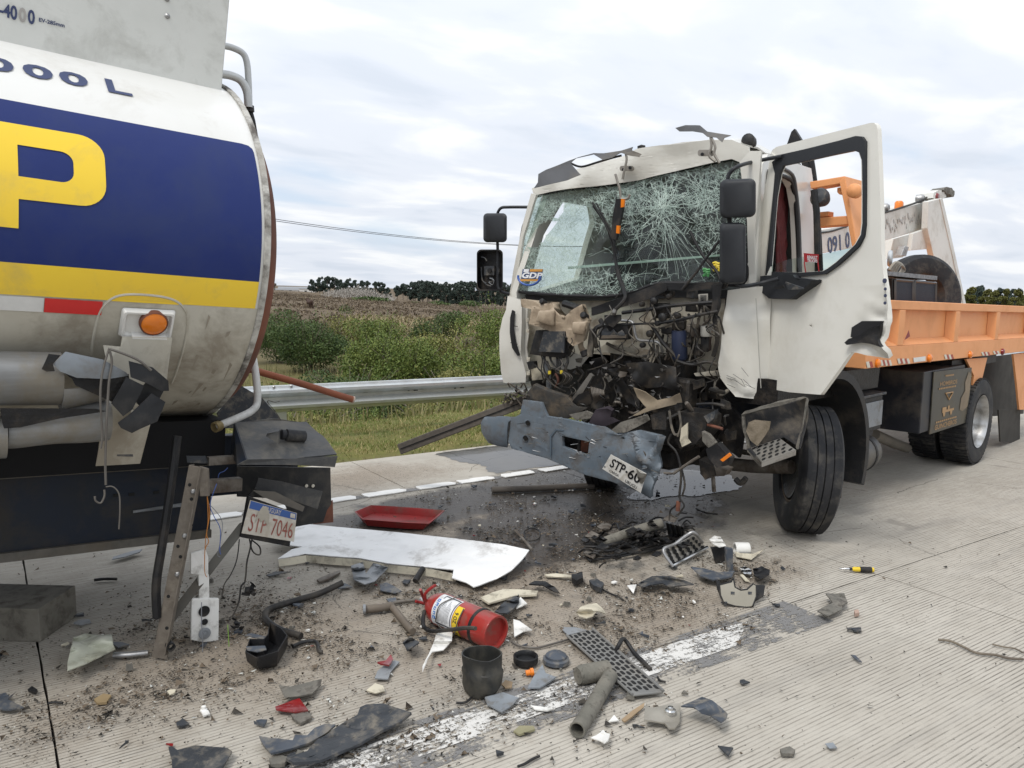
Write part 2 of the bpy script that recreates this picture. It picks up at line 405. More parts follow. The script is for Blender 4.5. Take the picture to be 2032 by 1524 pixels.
def slab(x0, x1, y0, y1, mat):
    g = .0045
    mb = MB(); k = 6
    a0, a1, b0, b1 = x0 + g, x1 - g, y0 + g, y1 - g
    def edge(p, q, sd):                                  # slightly chipped slab edges
        out = []
        for i in range(40):
            t = i / 40; e = .004 * nz((p[0] * (1 - t) + q[0] * t, p[1] * (1 - t) + q[1] * t, sd), 9)
            out.append((p[0] * (1 - t) + q[0] * t + e * (p[1] != q[1]), p[1] * (1 - t) + q[1] * t + e * (p[0] != q[0])))
        return out
    pts = edge((a0, b0), (a1, b0), 1) + edge((a1, b0), (a1, b1), 2) + edge((a1, b1), (a0, b1), 3) + edge((a0, b1), (a0, b0), 4)
    mb.hexa([V3(x, y, -.049) for x, y in pts], [V3(x, y, 0) for x, y in pts])
    return mb.build('slab', mat, base)
for i in range(len(xj) - 1):
    for j in range(4): slab(xj[i], xj[i + 1], yj[j], yj[j + 1], conc)
xs_ = [2.938 + 4.32 * k for k in range(-4, 11)]
for i in range(len(xs_) - 1): slab(xs_[i], xs_[i + 1], 5.93, 7.12, conc_sh)
# ---- terrain
def terrain_z(x, y):
    if y < 7.1: return -.16
    d = math.hypot(x, y)
    a = math.degrees(math.atan2(y, x))
    if y < 9.6: z = -.03 - .09 * (y - 7.1) / 2.5
    elif y < 15: z = -.12 - 1.2 * (3 * ((y - 9.6) / 5.4) ** 2 - 2 * ((y - 9.6) / 5.4) ** 3)
    else: z = -1.32
    if d > 40:
        fall = max(0.0, min(1.0, (72 - a) / 22))
        z -= (d - 40) * (.001 + .027 * fall) if d < 700 else 660 * (.001 + .027 * fall)
    k = min(1.0, max(0.0, (y - 7.2) / 3))
    z += k * (.05 * nz((x, y, 0), .9) + .12 * nz((x, y, 4), .2) * min(1, d / 20))
    if d > 25: z += .35 * nz((x, y, 8), .035)
    return z
def ground_material():
    m = bpy.data.materials.new('field_ground'); m.use_nodes = True
    nt = m.node_tree; b = nt.nodes['Principled BSDF']
    P = N(nt, 'ShaderNodeNewGeometry').outputs['Position']
    sep = N(nt, 'ShaderNodeSeparateXYZ'); nt.links.new(P, sep.inputs[0])
    ln = N(nt, 'ShaderNodeVectorMath', operation='LENGTH'); nt.links.new(P, ln.inputs[0])
    n1 = noise_tex(nt, P, 1.6, 8, .7); n2 = noise_tex(nt, P, .12, 7, .65); n3 = noise_tex(nt, P, 14, 5, .7)
    verge = mixc(nt, ramp(nt, n1, [(.38, 0.0), (.62, 1.0)]), (.095, .115, .03), (.17, .15, .055))
    verge = mixc(nt, ramp(nt, n3, [(.45, 0.0), (.7, .6)]), verge, (.10, .085, .04))
    field = mixc(nt, ramp(nt, n2, [(.38, 0.0), (.62, 1.0)]), (.125, .092, .066), (.165, .13, .08))
    field = mixc(nt, ramp(nt, n1, [(.45, 0.0), (.65, .7)]), field, (.075, .06, .045))
    f = ramp(nt, math_node(nt, 'DIVIDE', ln.outputs['Value'], 100), [(.2, 0.0), (.38, 1.0)])
    edge = ramp(nt, math_node(nt, 'ADD', math_node(nt, 'MULTIPLY', n1, .5), math_node(nt, 'SUBTRACT', sep.outputs[1], 7.35)), [(.0, 1.0), (.35, 0.0)])
    verge = mixc(nt, edge, verge, (.17, .13, .085))
    nt.links.new(mixc(nt, f, verge, field), b.inputs['Base Color'])
    b.inputs['Roughness'].default_value = .95; b.inputs['Specular IOR Level'].default_value = .1
    return m
def axis_steps(lo, hi, c, first):
    out = [c]; s = first
    while out[-1] < hi: out.append(out[-1] + s); s *= 1.075
    s = first; left = [c]
    while left[-1] > lo: left.append(left[-1] - s); s *= 1.075
    return sorted(set(left[1:] + out))
gx = axis_steps(-3500, 3500, 4, .3); gy = [-3000, -1000, -300, -100, -30, -16.2, 0, 7.05] + [y for y in axis_steps(7.1, 3500, 9, .22) if y > 7.08]
tm = MB()
tm.add([(x, y, terrain_z(x, y)) for y in gy for x in gx], [(j * len(gx) + i, j * len(gx) + i + 1, (j + 1) * len(gx) + i + 1, (j + 1) * len(gx) + i) for j in range(len(gy) - 1) for i in range(len(gx) - 1)])
tm.build('ground', ground_material(), smooth=True, org=(0, 0, 0), angle=180, kind='structure')
# ---- painted markings
worn_white = bpy.data.materials.new('worn_white_line'); worn_white.use_nodes = True
def worn_line_material(m, white, keep, seedloc=(0, 0, 0)):
    nt = m.node_tree; b = nt.nodes['Principled BSDF']; out = nt.nodes['Material Output']
    P = N(nt, 'ShaderNodeNewGeometry').outputs['Position']
    mp = N(nt, 'ShaderNodeMapping'); mp.inputs['Location'].default_value = seedloc; nt.links.new(P, mp.inputs[0])
    mpg = N(nt, 'ShaderNodeMapping'); mpg.inputs['Scale'].default_value = (6, 48.8, 1); nt.links.new(P, mpg.inputs[0])
    n1 = noise_tex(nt, mp.outputs[0], 3.5, 8, .7); n2 = noise_tex(nt, mpg.outputs[0], 1.2, 5, .7); n3 = noise_tex(nt, P, 70, 4, .7)
    s = math_node(nt, 'ADD', math_node(nt, 'MULTIPLY', n1, .5), math_node(nt, 'ADD', math_node(nt, 'MULTIPLY', n2, .3), math_node(nt, 'MULTIPLY', n3, .3)))
    k = ramp(nt, s, [(keep - .03, 0.0), (keep + .03, 1.0)])
    nt.links.new(mixc(nt, n3, white, tuple(x * .8 for x in white)), b.inputs['Base Color']); b.inputs['Roughness'].default_value = .7
    tr = N(nt, 'ShaderNodeBsdfTransparent'); mx = N(nt, 'ShaderNodeMixShader')
    nt.links.new(k, mx.inputs[0]); nt.links.new(tr.outputs[0], mx.inputs[1]); nt.links.new(b.outputs[0], mx.inputs[2]); nt.links.new(mx.outputs[0], out.inputs[0])
worn_line_material(worn_white, (.68, .665, .63), .545)
grey_line = bpy.data.materials.new('grey_blackout_paint'); grey_line.use_nodes = True
worn_line_material(grey_line, (.20, .195, .19), .545, (4, 2, 0))
lm = MB().add([(-2, 2.31, .0035), (3.62, 2.31, .0035), (3.62, 2.62, .0035), (-2, 2.62, .0035)], [(0, 1, 2, 3)])
lm.build('lane_line_border', grey_line, base)
lm = MB().add([(-2, 2.395, .0065), (2.05, 2.395, .0065), (2.95, 2.385, .0065), (3.22, 2.54, .0065), (3.0, 2.565, .0065), (-2, 2.56, .0065)], [(0, 1, 2, 3, 4, 5)])
lm.build('lane_line', worn_white, base)
edge_grey = MB().add([(-12, 5.79, .004), (40, 5.79, .004), (40, 5.885, .004), (-12, 5.885, .004)], [(0, 1, 2, 3)]).build('edge_line_base', grey_line, base)
x = -6.0; random.seed(3)
while x < 24:
    L = random.uniform(.27, .36)
    pts = [(x + a * L + random.uniform(-.012, .012), 5.785 + b_ * .11 + random.uniform(-.008, .008)) for a, b_ in ((0, 0), (.35, -.03), (.7, .02), (1, 0), (1.08, .5), (1, 1), (.6, 1.04), (.3, .97), (0, 1), (-.05, .5))]
    MB().hexa([V3(a, b_, .0045) for a, b_ in pts], [V3(a, b_, .012) for a, b_ in pts]).build('edge_line_block', paint_white, base)
    x += L + random.uniform(.07, .16)
# ---- puddles
water = bpy.data.materials.new('puddle_water'); water.use_nodes = True
nt_ = water.node_tree; nt_.nodes.clear()
tr_w = N(nt_, 'ShaderNodeBsdfTransparent'); tr_w.inputs[0].default_value = (.5, .51, .53, 1)
gl_w = N(nt_, 'ShaderNodeBsdfGlossy'); gl_w.inputs['Roughness'].default_value = .03
fr_w = N(nt_, 'ShaderNodeFresnel'); fr_w.inputs[0].default_value = 1.36
nn = noise_tex(nt_, N(nt_, 'ShaderNodeNewGeometry').outputs['Position'], 9, 3, .5)
bn_ = N(nt_, 'ShaderNodeBump'); bn_.inputs['Strength'].default_value = .04; bn_.inputs['Distance'].default_value = .01; nt_.links.new(nn, bn_.inputs['Height']); nt_.links.new(bn_.outputs[0], gl_w.inputs['Normal'])
mx_w = N(nt_, 'ShaderNodeMixShader'); out_w = N(nt_, 'ShaderNodeOutputMaterial')
nt_.links.new(fr_w.outputs[0], mx_w.inputs[0]); nt_.links.new(tr_w.outputs[0], mx_w.inputs[1]); nt_.links.new(gl_w.outputs[0], mx_w.inputs[2]); nt_.links.new(mx_w.outputs[0], out_w.inputs[0])
def puddle(pix, label, z=.0046):
    P = smooth_path([G(*p, z) for p in pix] + [G(*pix[0], z)], 5)[:-1]
    Q = []
    for i in range(len(P)):
        for k in range(6): Q.append(P[i] * (1 - k / 6) + P[(i + 1) % len(P)] * k / 6)
    P = [p + V3(.16 * nz(p, 3.1) + .05 * nz(p, 13), .05 * nz(p, 4, 2) + .025 * nz(p, 15, 2), 0) for p in Q]
    ob = sheet([P], .3).build('puddle', water, kind='stuff', label=label)
    if ob.data.polygons[0].normal.z < 0: ob.data.flip_normals()
puddle([(850, 903), (905, 894), (1000, 884), (1090, 880), (1180, 882), (1190, 905), (1150, 915), (1080, 926), (1020, 934), (975, 938), (968, 928), (930, 915), (890, 909)], 'sheet of water on the shoulder at the grass edge')
puddle([(1250, 990), (1290, 955), (1330, 935), (1420, 935), (1480, 955), (1466, 968), (1420, 978), (1340, 984), (1290, 992)], 'spilled water under the wrecked truck, mirroring the sky')
# ---- guard rail
GR = thing('guard_rail', (4, 8.9, -.12), 'galvanised steel W-beam guard rail along the grass verge', 'guard rail')
prof = [(0, .155), (.012, .15), (.02, .125), (.075, .105), (.08, .075), (.025, .035), (.005, .018), (.005, -.018), (.025, -.035), (.08, -.075), (.075, -.105), (.02, -.125), (.012, -.15), (0, -.155)]
def rail_beam(x0, x1, off):
    mb = MB(); n = 30
    vs = []
    for i in range(n + 1):
        x = x0 + (x1 - x0) * i / n
        zc = .405 - .0105 * (x - 2.6)
        vs += [V3(x, 8.9 - a - off + .004 * nz((x, 0, 0), .7), zc + c) for a, c in prof]
    k = len(prof)
    return mb.add(vs, [(i * k + j, i * k + j + 1, (i + 1) * k + j + 1, (i + 1) * k + j) for i in range(n) for j in range(k - 1)]).build('beam', galv, GR, smooth=True, solid=.004, angle=25)
rail_x = [-10.2, -6.2, -2.2, 2.85, 6.85, 10.85, 14.85, 18.85, 22.85, 26.85]
for i in range(len(rail_x) - 1): rail_beam(rail_x[i] - .16, rail_x[i + 1] + .16, .006 * (i % 2))
for i in range(len(rail_x)):
    for x in (rail_x[i],):
        zc = .405 - .0105 * (x - 2.6)
        if -9 < x < 26: MB().box(Frame((x, 9.0, 0), (1, 0, 0), (0, 1, 0), (0, 0, 1)), -.06, .06, -.07, .07, -.55, zc + .1).build('post', galv, GR, bevel=.004)
        for dz in (.09, -.09):
            for dx in (-.1, .1):
                if -3 < x < 12: MB().lathe(V3(x + dx, 8.882, zc + dz * .25 + (.12 if dz > 0 else -.115)), V3(0, -1, 0), [(.017, 0), (.017, .012), (.009, .02), (0, .021)], 10).build('bolt', steel, GR)
slot_m = M('slot_dark', (.02, .02, .02), rough=.9)
for px, py in ((712, 778), (725, 778), (811, 774), (825, 774), (903, 770), (917, 769)):
    p = onplane(px, py, V3(0, 8.886, 0), V3(0, 1, 0)); wd = .012 if px in (712, 811, 903) else .03
    MB().box(Frame(p, (1, 0, 0), (0, 1, 0), (0, 0, 1)), -wd, wd, -.002, .01, -.009, .009).build('bolt_slot', slot_m, GR)
# ---- grass, shrubs, trees
def leaf_mat(name, c1, c2, tr=.25):
    if name in MATS: return MATS[name]
    m = bpy.data.materials.new(name); m.use_nodes = True
    nt = m.node_tree; b = nt.nodes['Principled BSDF']
    P = N(nt, 'ShaderNodeNewGeometry').outputs['Position']
    rnd = N(nt, 'ShaderNodeNewGeometry').outputs['Random Per Island']
    n1 = noise_tex(nt, P, 1.3, 3, .6)
    f = math_node(nt, 'ADD', math_node(nt, 'MULTIPLY', n1, .7), math_node(nt, 'MULTIPLY', rnd, .45))
    nt.links.new(mixc(nt, ramp(nt, f, [(.3, 0.0), (.8, 1.0)]), c1, c2), b.inputs['Base Color'])
    b.inputs['Roughness'].default_value = .6; b.inputs['Specular IOR Level'].default_value = .25
    MATS[name] = m
    return m
def fast_mesh(name, V, Fs, mat, parent=None, org=None):
    """many loose faces at once: V (n,3), Fs (m,k)"""
    V = np.asarray(V, float); Fs = np.asarray(Fs, np.int32)
    org = V3(0, 0, 0) if org is None else np.asarray(org, float)
    me = bpy.data.meshes.new(name); k = Fs.shape[1]
    me.vertices.add(len(V)); me.vertices.foreach_set('co', (V - org).ravel())
    me.loops.add(Fs.size); me.loops.foreach_set('vertex_index', Fs.ravel())
    me.polygons.add(len(Fs)); me.polygons.foreach_set('loop_start', np.arange(len(Fs), dtype=np.int32) * k)
    me.update(calc_edges=True); me.validate()
    me.materials.append(mat)
    ob = bpy.data.objects.new(name, me)
    return fin(ob, parent, org)
rng = np.random.default_rng(11)
def blades(P, h, wd, lean):
    n = len(P); a = rng.uniform(0, 2 * np.pi, n); d = np.stack([np.cos(a), np.sin(a), np.zeros(n)], 1)
    b2 = rng.uniform(0, 2 * np.pi, n); L = np.stack([np.cos(b2), np.sin(b2), np.zeros(n)], 1) * (lean * rng.uniform(.2, 1, n))[:, None]
    up = np.zeros((n, 3)); up[:, 2] = h
    V = np.empty((n, 3, 3)); V[:, 0] = P - d * wd; V[:, 1] = P + d * wd; V[:, 2] = P + up + L
    return V.reshape(-1, 3), np.arange(3 * n).reshape(-1, 3)
def scatter(n, x0, x1, y0, y1, dens=None):
    P = np.stack([rng.uniform(x0, x1, n), rng.uniform(y0, y1, n)], 1)
    keep = []
    for x, y in P:
        if dens is None or rng.random() < dens(x, y): keep.append((x, y, terrain_z(x, y) - .01))
    return np.array(keep)
P = scatter(80000, -1.5, 10.5, 7.15, 10.4, lambda x, y: (.25 + 1.2 * max(0, nz((x, y, 0), 1.1) + .35)) * min(1, max(0, (y - 7.18) / .45 + .5 * nz((x, y, 2), 2.5))))
V, F_ = blades(P, rng.uniform(.02, .058, len(P)), .0055, .045)
half = int(len(F_) * .58)
tag(fast_mesh('verge_grass', V, F_[:half], leaf_mat('green_grass', (.085, .135, .026), (.19, .215, .05))), 'short green grass of the verge in front of the rail', 'grass', kind='stuff')
tag(fast_mesh('dry_grass', V, F_[half:], leaf_mat('dry_grass', (.28, .23, .10), (.42, .35, .17))), 'dry yellow grass of the verge in front of the rail', 'grass', kind='stuff')
P = scatter(46000, -6, 28, 9.9, 26, lambda x, y: .3 + nz((x, y, 0), .7))
V, F_ = blades(P, rng.uniform(.12, .45, len(P)), .012, .15)
tag(fast_mesh('rough_grass', V, F_, leaf_mat('rough_grass', (.10, .115, .035), (.30, .25, .13))), 'long rough grass on the bank behind the rail', 'grass', kind='stuff')
def leaf_cloud(centres, n, leaf, aspect=2.2, upb=.3):
    """n small diamond leaves through a set of lumpy blobs (x, y, z, rx, rz)"""
    C_ = np.array(centres, float); vol = C_[:, 3] ** 2 * C_[:, 4]; idx = rng.choice(len(C_), n, p=vol / vol.sum())
    d = rng.normal(size=(n, 3)); d /= np.linalg.norm(d, axis=1)[:, None]
    rad = rng.uniform(.35, 1, n) ** .5
    P = C_[idx, :3] + d * rad[:, None] * np.stack([C_[idx, 3], C_[idx, 3], C_[idx, 4]], 1)
    u = rng.normal(size=(n, 3)); u[:, 2] += upb; u /= np.linalg.norm(u, axis=1)[:, None]
    t = rng.normal(size=(n, 3)); t -= u * (u * t).sum(1)[:, None]; t /= np.linalg.norm(t, axis=1)[:, None]
    s = leaf * rng.uniform(.6, 1.35, n)[:, None]
    V = np.empty((n, 4, 3)); V[:, 0] = P - u * s; V[:, 1] = P + t * s / aspect; V[:, 2] = P + u * s; V[:, 3] = P - t * s / aspect
    return V.reshape(-1, 3), np.arange(4 * n).reshape(-1, 4)
twig = M('twig_bark', (.20, .17, .13), (.12, .10, .08), rough=.85)
def shrub(px, dist, wid, hgt, mat, n, leaf, label, cat='shrub', group=None, name='shrub', seed=0, sprigs=0):
    hgt *= .88; o = at(px, dist); o[2] = terrain_z(o[0], o[1]) - .05
    t = thing(name, o, label, cat, group)
    rs = np.random.default_rng(seed + 50)
    cs = []
    for k in range(9):
        a = rs.uniform(0, 6.28); r = wid * .5 * rs.uniform(.15, .75); hz = hgt * rs.uniform(.25, .78)
        cs.append((o[0] + math.cos(a) * r, o[1] + math.sin(a) * r, o[2] + hz, wid * rs.uniform(.16, .30), min(hz * .9, hgt * rs.uniform(.16, .28))))
    cs.append((o[0], o[1], o[2] + hgt * .45, wid * .34, hgt * .42))
    n = int(n * 1.9); leaf *= .68
    V, F_ = leaf_cloud(cs, n, leaf)
    if sprigs:
        k = sprigs; a = rs.uniform(0, 6.28, k); r = wid * .5 * rs.uniform(.2, 1, k); z = hgt * rs.uniform(.55, 1.12, k)
        V2, F2 = [], []
        for i in range(k):
            b0 = V3(o[0] + math.cos(a[i]) * r[i] * .6, o[1] + math.sin(a[i]) * r[i] * .6, o[2] + z[i] * .45); tip = V3(o[0] + math.cos(a[i]) * r[i], o[1] + math.sin(a[i]) * r[i], o[2] + z[i])
            for q in np.linspace(.1, 1, 16):
                p = b0 * (1 - q) + tip * q + rs.normal(size=3) * .02; u = unit(rs.normal(size=3) + V3(0, 0, .7)) * leaf * 1.1; s = unit(np.cross(u, rs.normal(size=3))) * leaf * .4
                b = len(V2); V2 += [p - u, p + s, p + u, p - s]; F2.append((b, b + 1, b + 2, b + 3))
        F_ = np.concatenate([F_, np.array(F2) + len(V)]); V = np.concatenate([V, np.array(V2)])
    fast_mesh('foliage', V, F_, mat, t, o + V3(0, 0, hgt / 2))
    st = MB()
    for k in range(9):
        a = rs.uniform(0, 6.28); e = o + V3(math.cos(a) * wid * .38, math.sin(a) * wid * .38, hgt * rs.uniform(.45, .95))
        mid = (o + e) / 2 + V3(rs.normal() * .08, rs.normal() * .08, .1)
        st.tube(smooth_path([o + V3(math.cos(a) * .06, math.sin(a) * .06, 0), mid, e], 3), [.022, .02, .017, .014, .012, .009, .006], 5)
    for k in range(14):
        a = rs.uniform(0, 6.28); r_k = wid * rs.uniform(.25, .52); e = o + V3(math.cos(a) * r_k, math.sin(a) * r_k, hgt * rs.uniform(.5, 1.1)); b0 = o + V3(math.cos(a) * r_k * .5, math.sin(a) * r_k * .5, hgt * .4)
        st.tube([b0, (b0 + e) / 2 + V3(0, 0, .05), e], [.009, .007, .003], 4)
    st.build('stem', twig, t)
    return t
dk = leaf_mat('dark_shrub_leaf', (.034, .066, .022), (.10, .14, .042))
md = leaf_mat('mid_shrub_leaf', (.06, .105, .022), (.17, .205, .05))
lt = leaf_mat('olive_shrub_leaf', (.10, .12, .028), (.25, .235, .08))
shrub(610, 27, 3.2, 2.35, dk, 9000, .055, 'wide dark green bush behind the rail, next to the tanker', seed=1, sprigs=50)
shrub(548, 30, 2.6, 2.2, dk, 5000, .055, 'dark green bush half hidden by the tank end', seed=2, sprigs=40)
shrub(555, 19, 1.1, .9, md, 1800, .05, 'small pale bush low behind the rusty pipe', seed=3, sprigs=30)
shrub(692, 18.5, 2.4, 1.25, dk, 5200, .045, 'low dark leafy bush right behind the rail', seed=4, sprigs=40)
shrub(735, 23, 2.3, 2.15, md, 4200, .055, 'bright green wispy shrub beside the wide dark bush', seed=5, sprigs=60)
shrub(810, 22, 2.6, 2.0, md, 4800, .055, 'tall wispy green shrub in the middle of the thicket', seed=6, sprigs=80)
shrub(780, 17.5, 1.5, 1.15, dk, 2600, .045, 'small dark twiggy bush close behind the rail', seed=7, sprigs=20)
shrub(880, 24, 3.0, 2.15, lt, 5200, .06, 'olive green broom-like shrub between the wispy ones', seed=8, sprigs=90)
shrub(905, 19, 1.9, 1.2, lt, 3000, .05, 'low olive shrub behind the rail near the cab', seed=9, sprigs=50)
shrub(965, 21, 2.6, 1.75, md, 4500, .055, 'green shrub beside the wrecked cab corner', seed=10, sprigs=60)
shrub(1000, 30, 3.4, 2.9, md, 5200, .065, 'larger green bush partly behind the cab mirror', seed=11, sprigs=60)
shrub(890, 44, 2.6, 2.3, dk, 2500, .08, 'round dark bush at the edge of the brown field', seed=12)
shrub(842, 38, 1.7, 1.6, dk, 1500, .07, 'small dark bush behind the wispy thicket', seed=13)
shrub(1060, 24, 3.0, 2.2, lt, 3000, .06, 'olive shrub hidden behind the wrecked cab', seed=14)
shrub(690, 34, 3.0, 1.9, lt, 2800, .065, 'yellowish shrub behind the dark bushes', seed=15, sprigs=60)
shrub(750, 33, 2.6, 1.9, md, 2500, .065, 'green shrub at the back of the thicket', seed=16, sprigs=60)
for k, (px, d) in enumerate(((570, 15.5), (600, 16.5), (640, 15), (670, 17), (850, 15.5), (940, 15.5), (980, 16.5), (720, 15.5))):
    shrub(px, d, 1.3, .75, (lt, md)[k % 2], 1300, .04, 'low weedy clump on the bank behind the rail', 'shrub', 'weed clumps on the bank', 'weed_clump', 20 + k, 25)
# brown scrub of the far field: too many tufts to count
sv, sf = [], []
cs = []
for k in range(19000):
    hd = math.radians(rng.uniform(8, 115)); d = 36 * (10 ** rng.uniform(0, .95)); o = V3(math.cos(hd) * d, math.sin(hd) * d, 0); z = terrain_z(o[0], o[1])
    if o[1] < 24: continue
    if nz((o[0], o[1], 3), .045) < -.15: continue
    cs.append((o[0], o[1], z + .12, .5 + d * .0035, .30 + .001 * d))
V, F_ = leaf_cloud(cs, 190000, .22, 2.0, .6)
tag(fast_mesh('field_scrub', V, F_, leaf_mat('brown_scrub', (.085, .062, .045), (.185, .145, .095))), 'brown heathy scrub covering the field', 'scrub', kind='stuff')
cs = [(*(at(px, d)[:2]), terrain_z(*at(px, d)[:2]) + .5, 1.2, .8) for px, d in [(rng.uniform(700, 1010), rng.uniform(46, 62)) for _ in range(60)]]
V, F_ = leaf_cloud(cs, 6000, .16, 3.0, 1.5)
tag(fast_mesh('reed_band', V, F_, leaf_mat('dry_reed', (.20, .165, .09), (.32, .26, .15))), 'pale dry reeds along the foot of the field', 'reeds', kind='stuff')
# far trees
bark = M('tree_bark', (.19, .165, .14), (.12, .10, .085), rough=.9)
euc = leaf_mat('eucalyptus_leaf', (.036, .056, .048), (.078, .10, .08))
def tree_mesh(seed, h, spread, n, leaf, low):
    rs = np.random.default_rng(seed); tr = MB()
    tr.tube(smooth_path([(0, 0, 0), (rs.normal() * .2, rs.normal() * .2, h * .4), (rs.normal() * .4, rs.normal() * .4, h * .85)], 3), [h * .022, h * .02, h * .017, h * .014, h * .010, h * .007, h * .004], 6)
    cs = []
    for k in range(19):
        a = rs.uniform(0, 6.28); z = h * rs.uniform(low, .97); r = spread * rs.uniform(.25, 1) * (1.15 - z / h * .6)
        e = (math.cos(a) * r, math.sin(a) * r, z)
        tr.tube([(0, 0, z * .72), (e[0] * .6, e[1] * .6, z * .92), e], [h * .007, h * .005, h * .002], 4)
        cs.append((*e, spread * rs.uniform(.2, .42), h * rs.uniform(.05, .11)))
    cs.append((0, 0, h * .93, spread * .35, h * .07))
    global rng
    keep, rng = rng, rs
    V, F_ = leaf_cloud(cs, n, leaf, 2.0); rng = keep
    return tr, V, F_
protos = {}
def far_tree(px, dist, h, label, group, kind, base_y=None, mat=euc):
    seed, low = kind
    key = (kind, mat.name)
    o = at(px, dist)
    if base_y is not None:
        r = ray(px, base_y); t = dist / np.linalg.norm(r[:2]); o[2] = CAMZ + r[2] * t
    else: o[2] = terrain_z(o[0], o[1])
    t = thing('tree', o, label, 'tree', group)
    s = h / 16.0
    t.scale = (s, s, s); t.rotation_euler = (0, 0, random.uniform(0, 6.28))
    if key not in protos:
        tr, V, F_ = tree_mesh(seed, 16.0, 4.2, 4600, .40, low)
        a = tr.build('trunk', bark, t, org=o); 
        me = a.data
        # the trunk was laid out round the origin: move it back
        me.transform(Matrix.Translation(Vector(o))); a.location = (0, 0, 0)
        c = fast_mesh('crown', V, F_, mat, t, V3(0, 0, 0)); c.location = (0, 0, 0)
        protos[key] = (a.data, c.data)
    else:
        for nm, me in zip(('trunk', 'crown'), protos[key]):
            c = bpy.data.objects.new(nm, me); fin(c, t, ORG[t.name])
    return t
random.seed(21)
lab1, grp1 = 'dark eucalyptus in the row left of the gap, beyond the field', 'eucalyptus row left of the gap'
lab2, grp2 = 'dark eucalyptus in the long row right of the gap, beyond the field', 'eucalyptus row right of the gap'
for px, top in ((618, 560), (634, 556), (650, 555), (664, 556), (676, 560), (690, 559), (704, 561), (718, 562), (730, 565), (744, 566), (757, 565), (770, 575), (626, 566), (682, 566), (642, 562), (697, 567), (711, 568)):
    d = random.uniform(430, 470); b = 583 + (px - 618) * .1
    far_tree(px, d, (b + 3 - top) * d / FPX + 1.5, lab1, grp1, (random.choice((101, 102, 103, 106, 107)), .28), b + 4)
for px, top in ((788, 570), (800, 566), (808, 568)):
    d = 470; far_tree(px, d, (598 - top) * d / FPX + 1.5, 'one of three trees standing apart in the gap of the eucalyptus row', 'trees apart in the gap', (104, .4), 600)
for k in range(38):
    px = 818 + k * 6 + random.uniform(-3, 3); d = random.uniform(470, 520); top = 564 + random.uniform(-4, 7) + max(0, px - 960) * .07; b = 602 + (px - 818) * .02
    far_tree(px, d, (b - top) * d / FPX + 1.5, lab2, grp2, (random.choice((101, 102, 103, 104, 106, 107)), .25 if px < 870 else .05), b + 2)
olive_t = leaf_mat('olive_tree_leaf', (.075, .085, .022), (.15, .145, .04))
for px, top, d, m_, lb in ((1925, 582, 120, olive_t, 0), (1945, 578, 150, euc, 1), (1958, 586, 110, olive_t, 0), (1972, 588, 105, olive_t, 0), (1985, 583, 160, euc, 1), (1998, 586, 120, olive_t, 0), (2012, 584, 170, euc, 1), (2025, 588, 95, olive_t, 0), (1936, 585, 170, euc, 1), (2040, 585, 110, olive_t, 0), (2060, 580, 120, euc, 1)):
    far_tree(px, d, (640 - top) * d / FPX, ('low olive green tree beyond the orange truck bed', 'taller dark tree rising behind the olive trees by the truck bed')[lb], ('olive trees beyond the truck bed', 'dark trees beyond the truck bed')[lb], ((105, .12), (101, .3))[lb], 640, m_)
# pale leafless thicket and dark round bushes before the far trees
grey_twig = leaf_mat('grey_thicket', (.30, .28, .25), (.42, .39, .35))
for px, d, wd, h, b in ((680, 300, 16, 4.6, 592), (700, 300, 16, 5.6, 594), (722, 300, 12, 4.6, 596), (752, 300, 12, 3.2, 598)):
    o = at(px, d); r = ray(px, b + 2); o[2] = CAMZ + r[2] * d / np.linalg.norm(r[:2])
    t = thing('bare_thicket', o, 'pale grey leafless thicket in front of the far eucalyptus', 'thicket', 'bare thickets before the trees')
    V, F_ = leaf_cloud([(o[0], o[1], o[2] + h * .3, wd * .5, h * .45), (o[0] + 3, o[1], o[2] + h * .5, wd * .3, h * .5), (o[0] - 4, o[1], o[2] + h * .4, wd * .25, h * .4)], 1500, .5, 6, 2.0)
    fast_mesh('twigs', V, F_, grey_twig, t, o)
for px, d, wd, h, b, lb in ((730, 270, 14, 2.4, 600, 'low green bush patch in front of the pale thicket'), (868, 300, 9, 2.6, 608, 'dark round bush left of another on the far field edge'), (930, 300, 9, 2.8, 608, 'dark round bush near the cab mirror on the far field edge'), (822, 310, 6, 2.0, 606, 'small dark bush under the gap in the trees'), (683, 95, 1.6, 1.7, 627, 'small spiky dark plant standing alone in the brown field')):
    o = at(px, d); r = ray(px, b + 1); o[2] = CAMZ + r[2] * d / np.linalg.norm(r[:2])
    t = thing('far_bush', o, lb, 'bush')
    V, F_ = leaf_cloud([(o[0], o[1], o[2] + h * .4, wd * .42, h * .5), (o[0] + wd * .2, o[1] - wd * .2, o[2] + h * .35, wd * .3, h * .4)], 700, wd * .035, 2, .3)
    fast_mesh('foliage', V, F_, dk, t, o)
    MB().tube([o - V3(0, 0, .3), o + V3(0, 0, h * .4)], [wd * .03, wd * .015], 6).build('stem', twig, t)
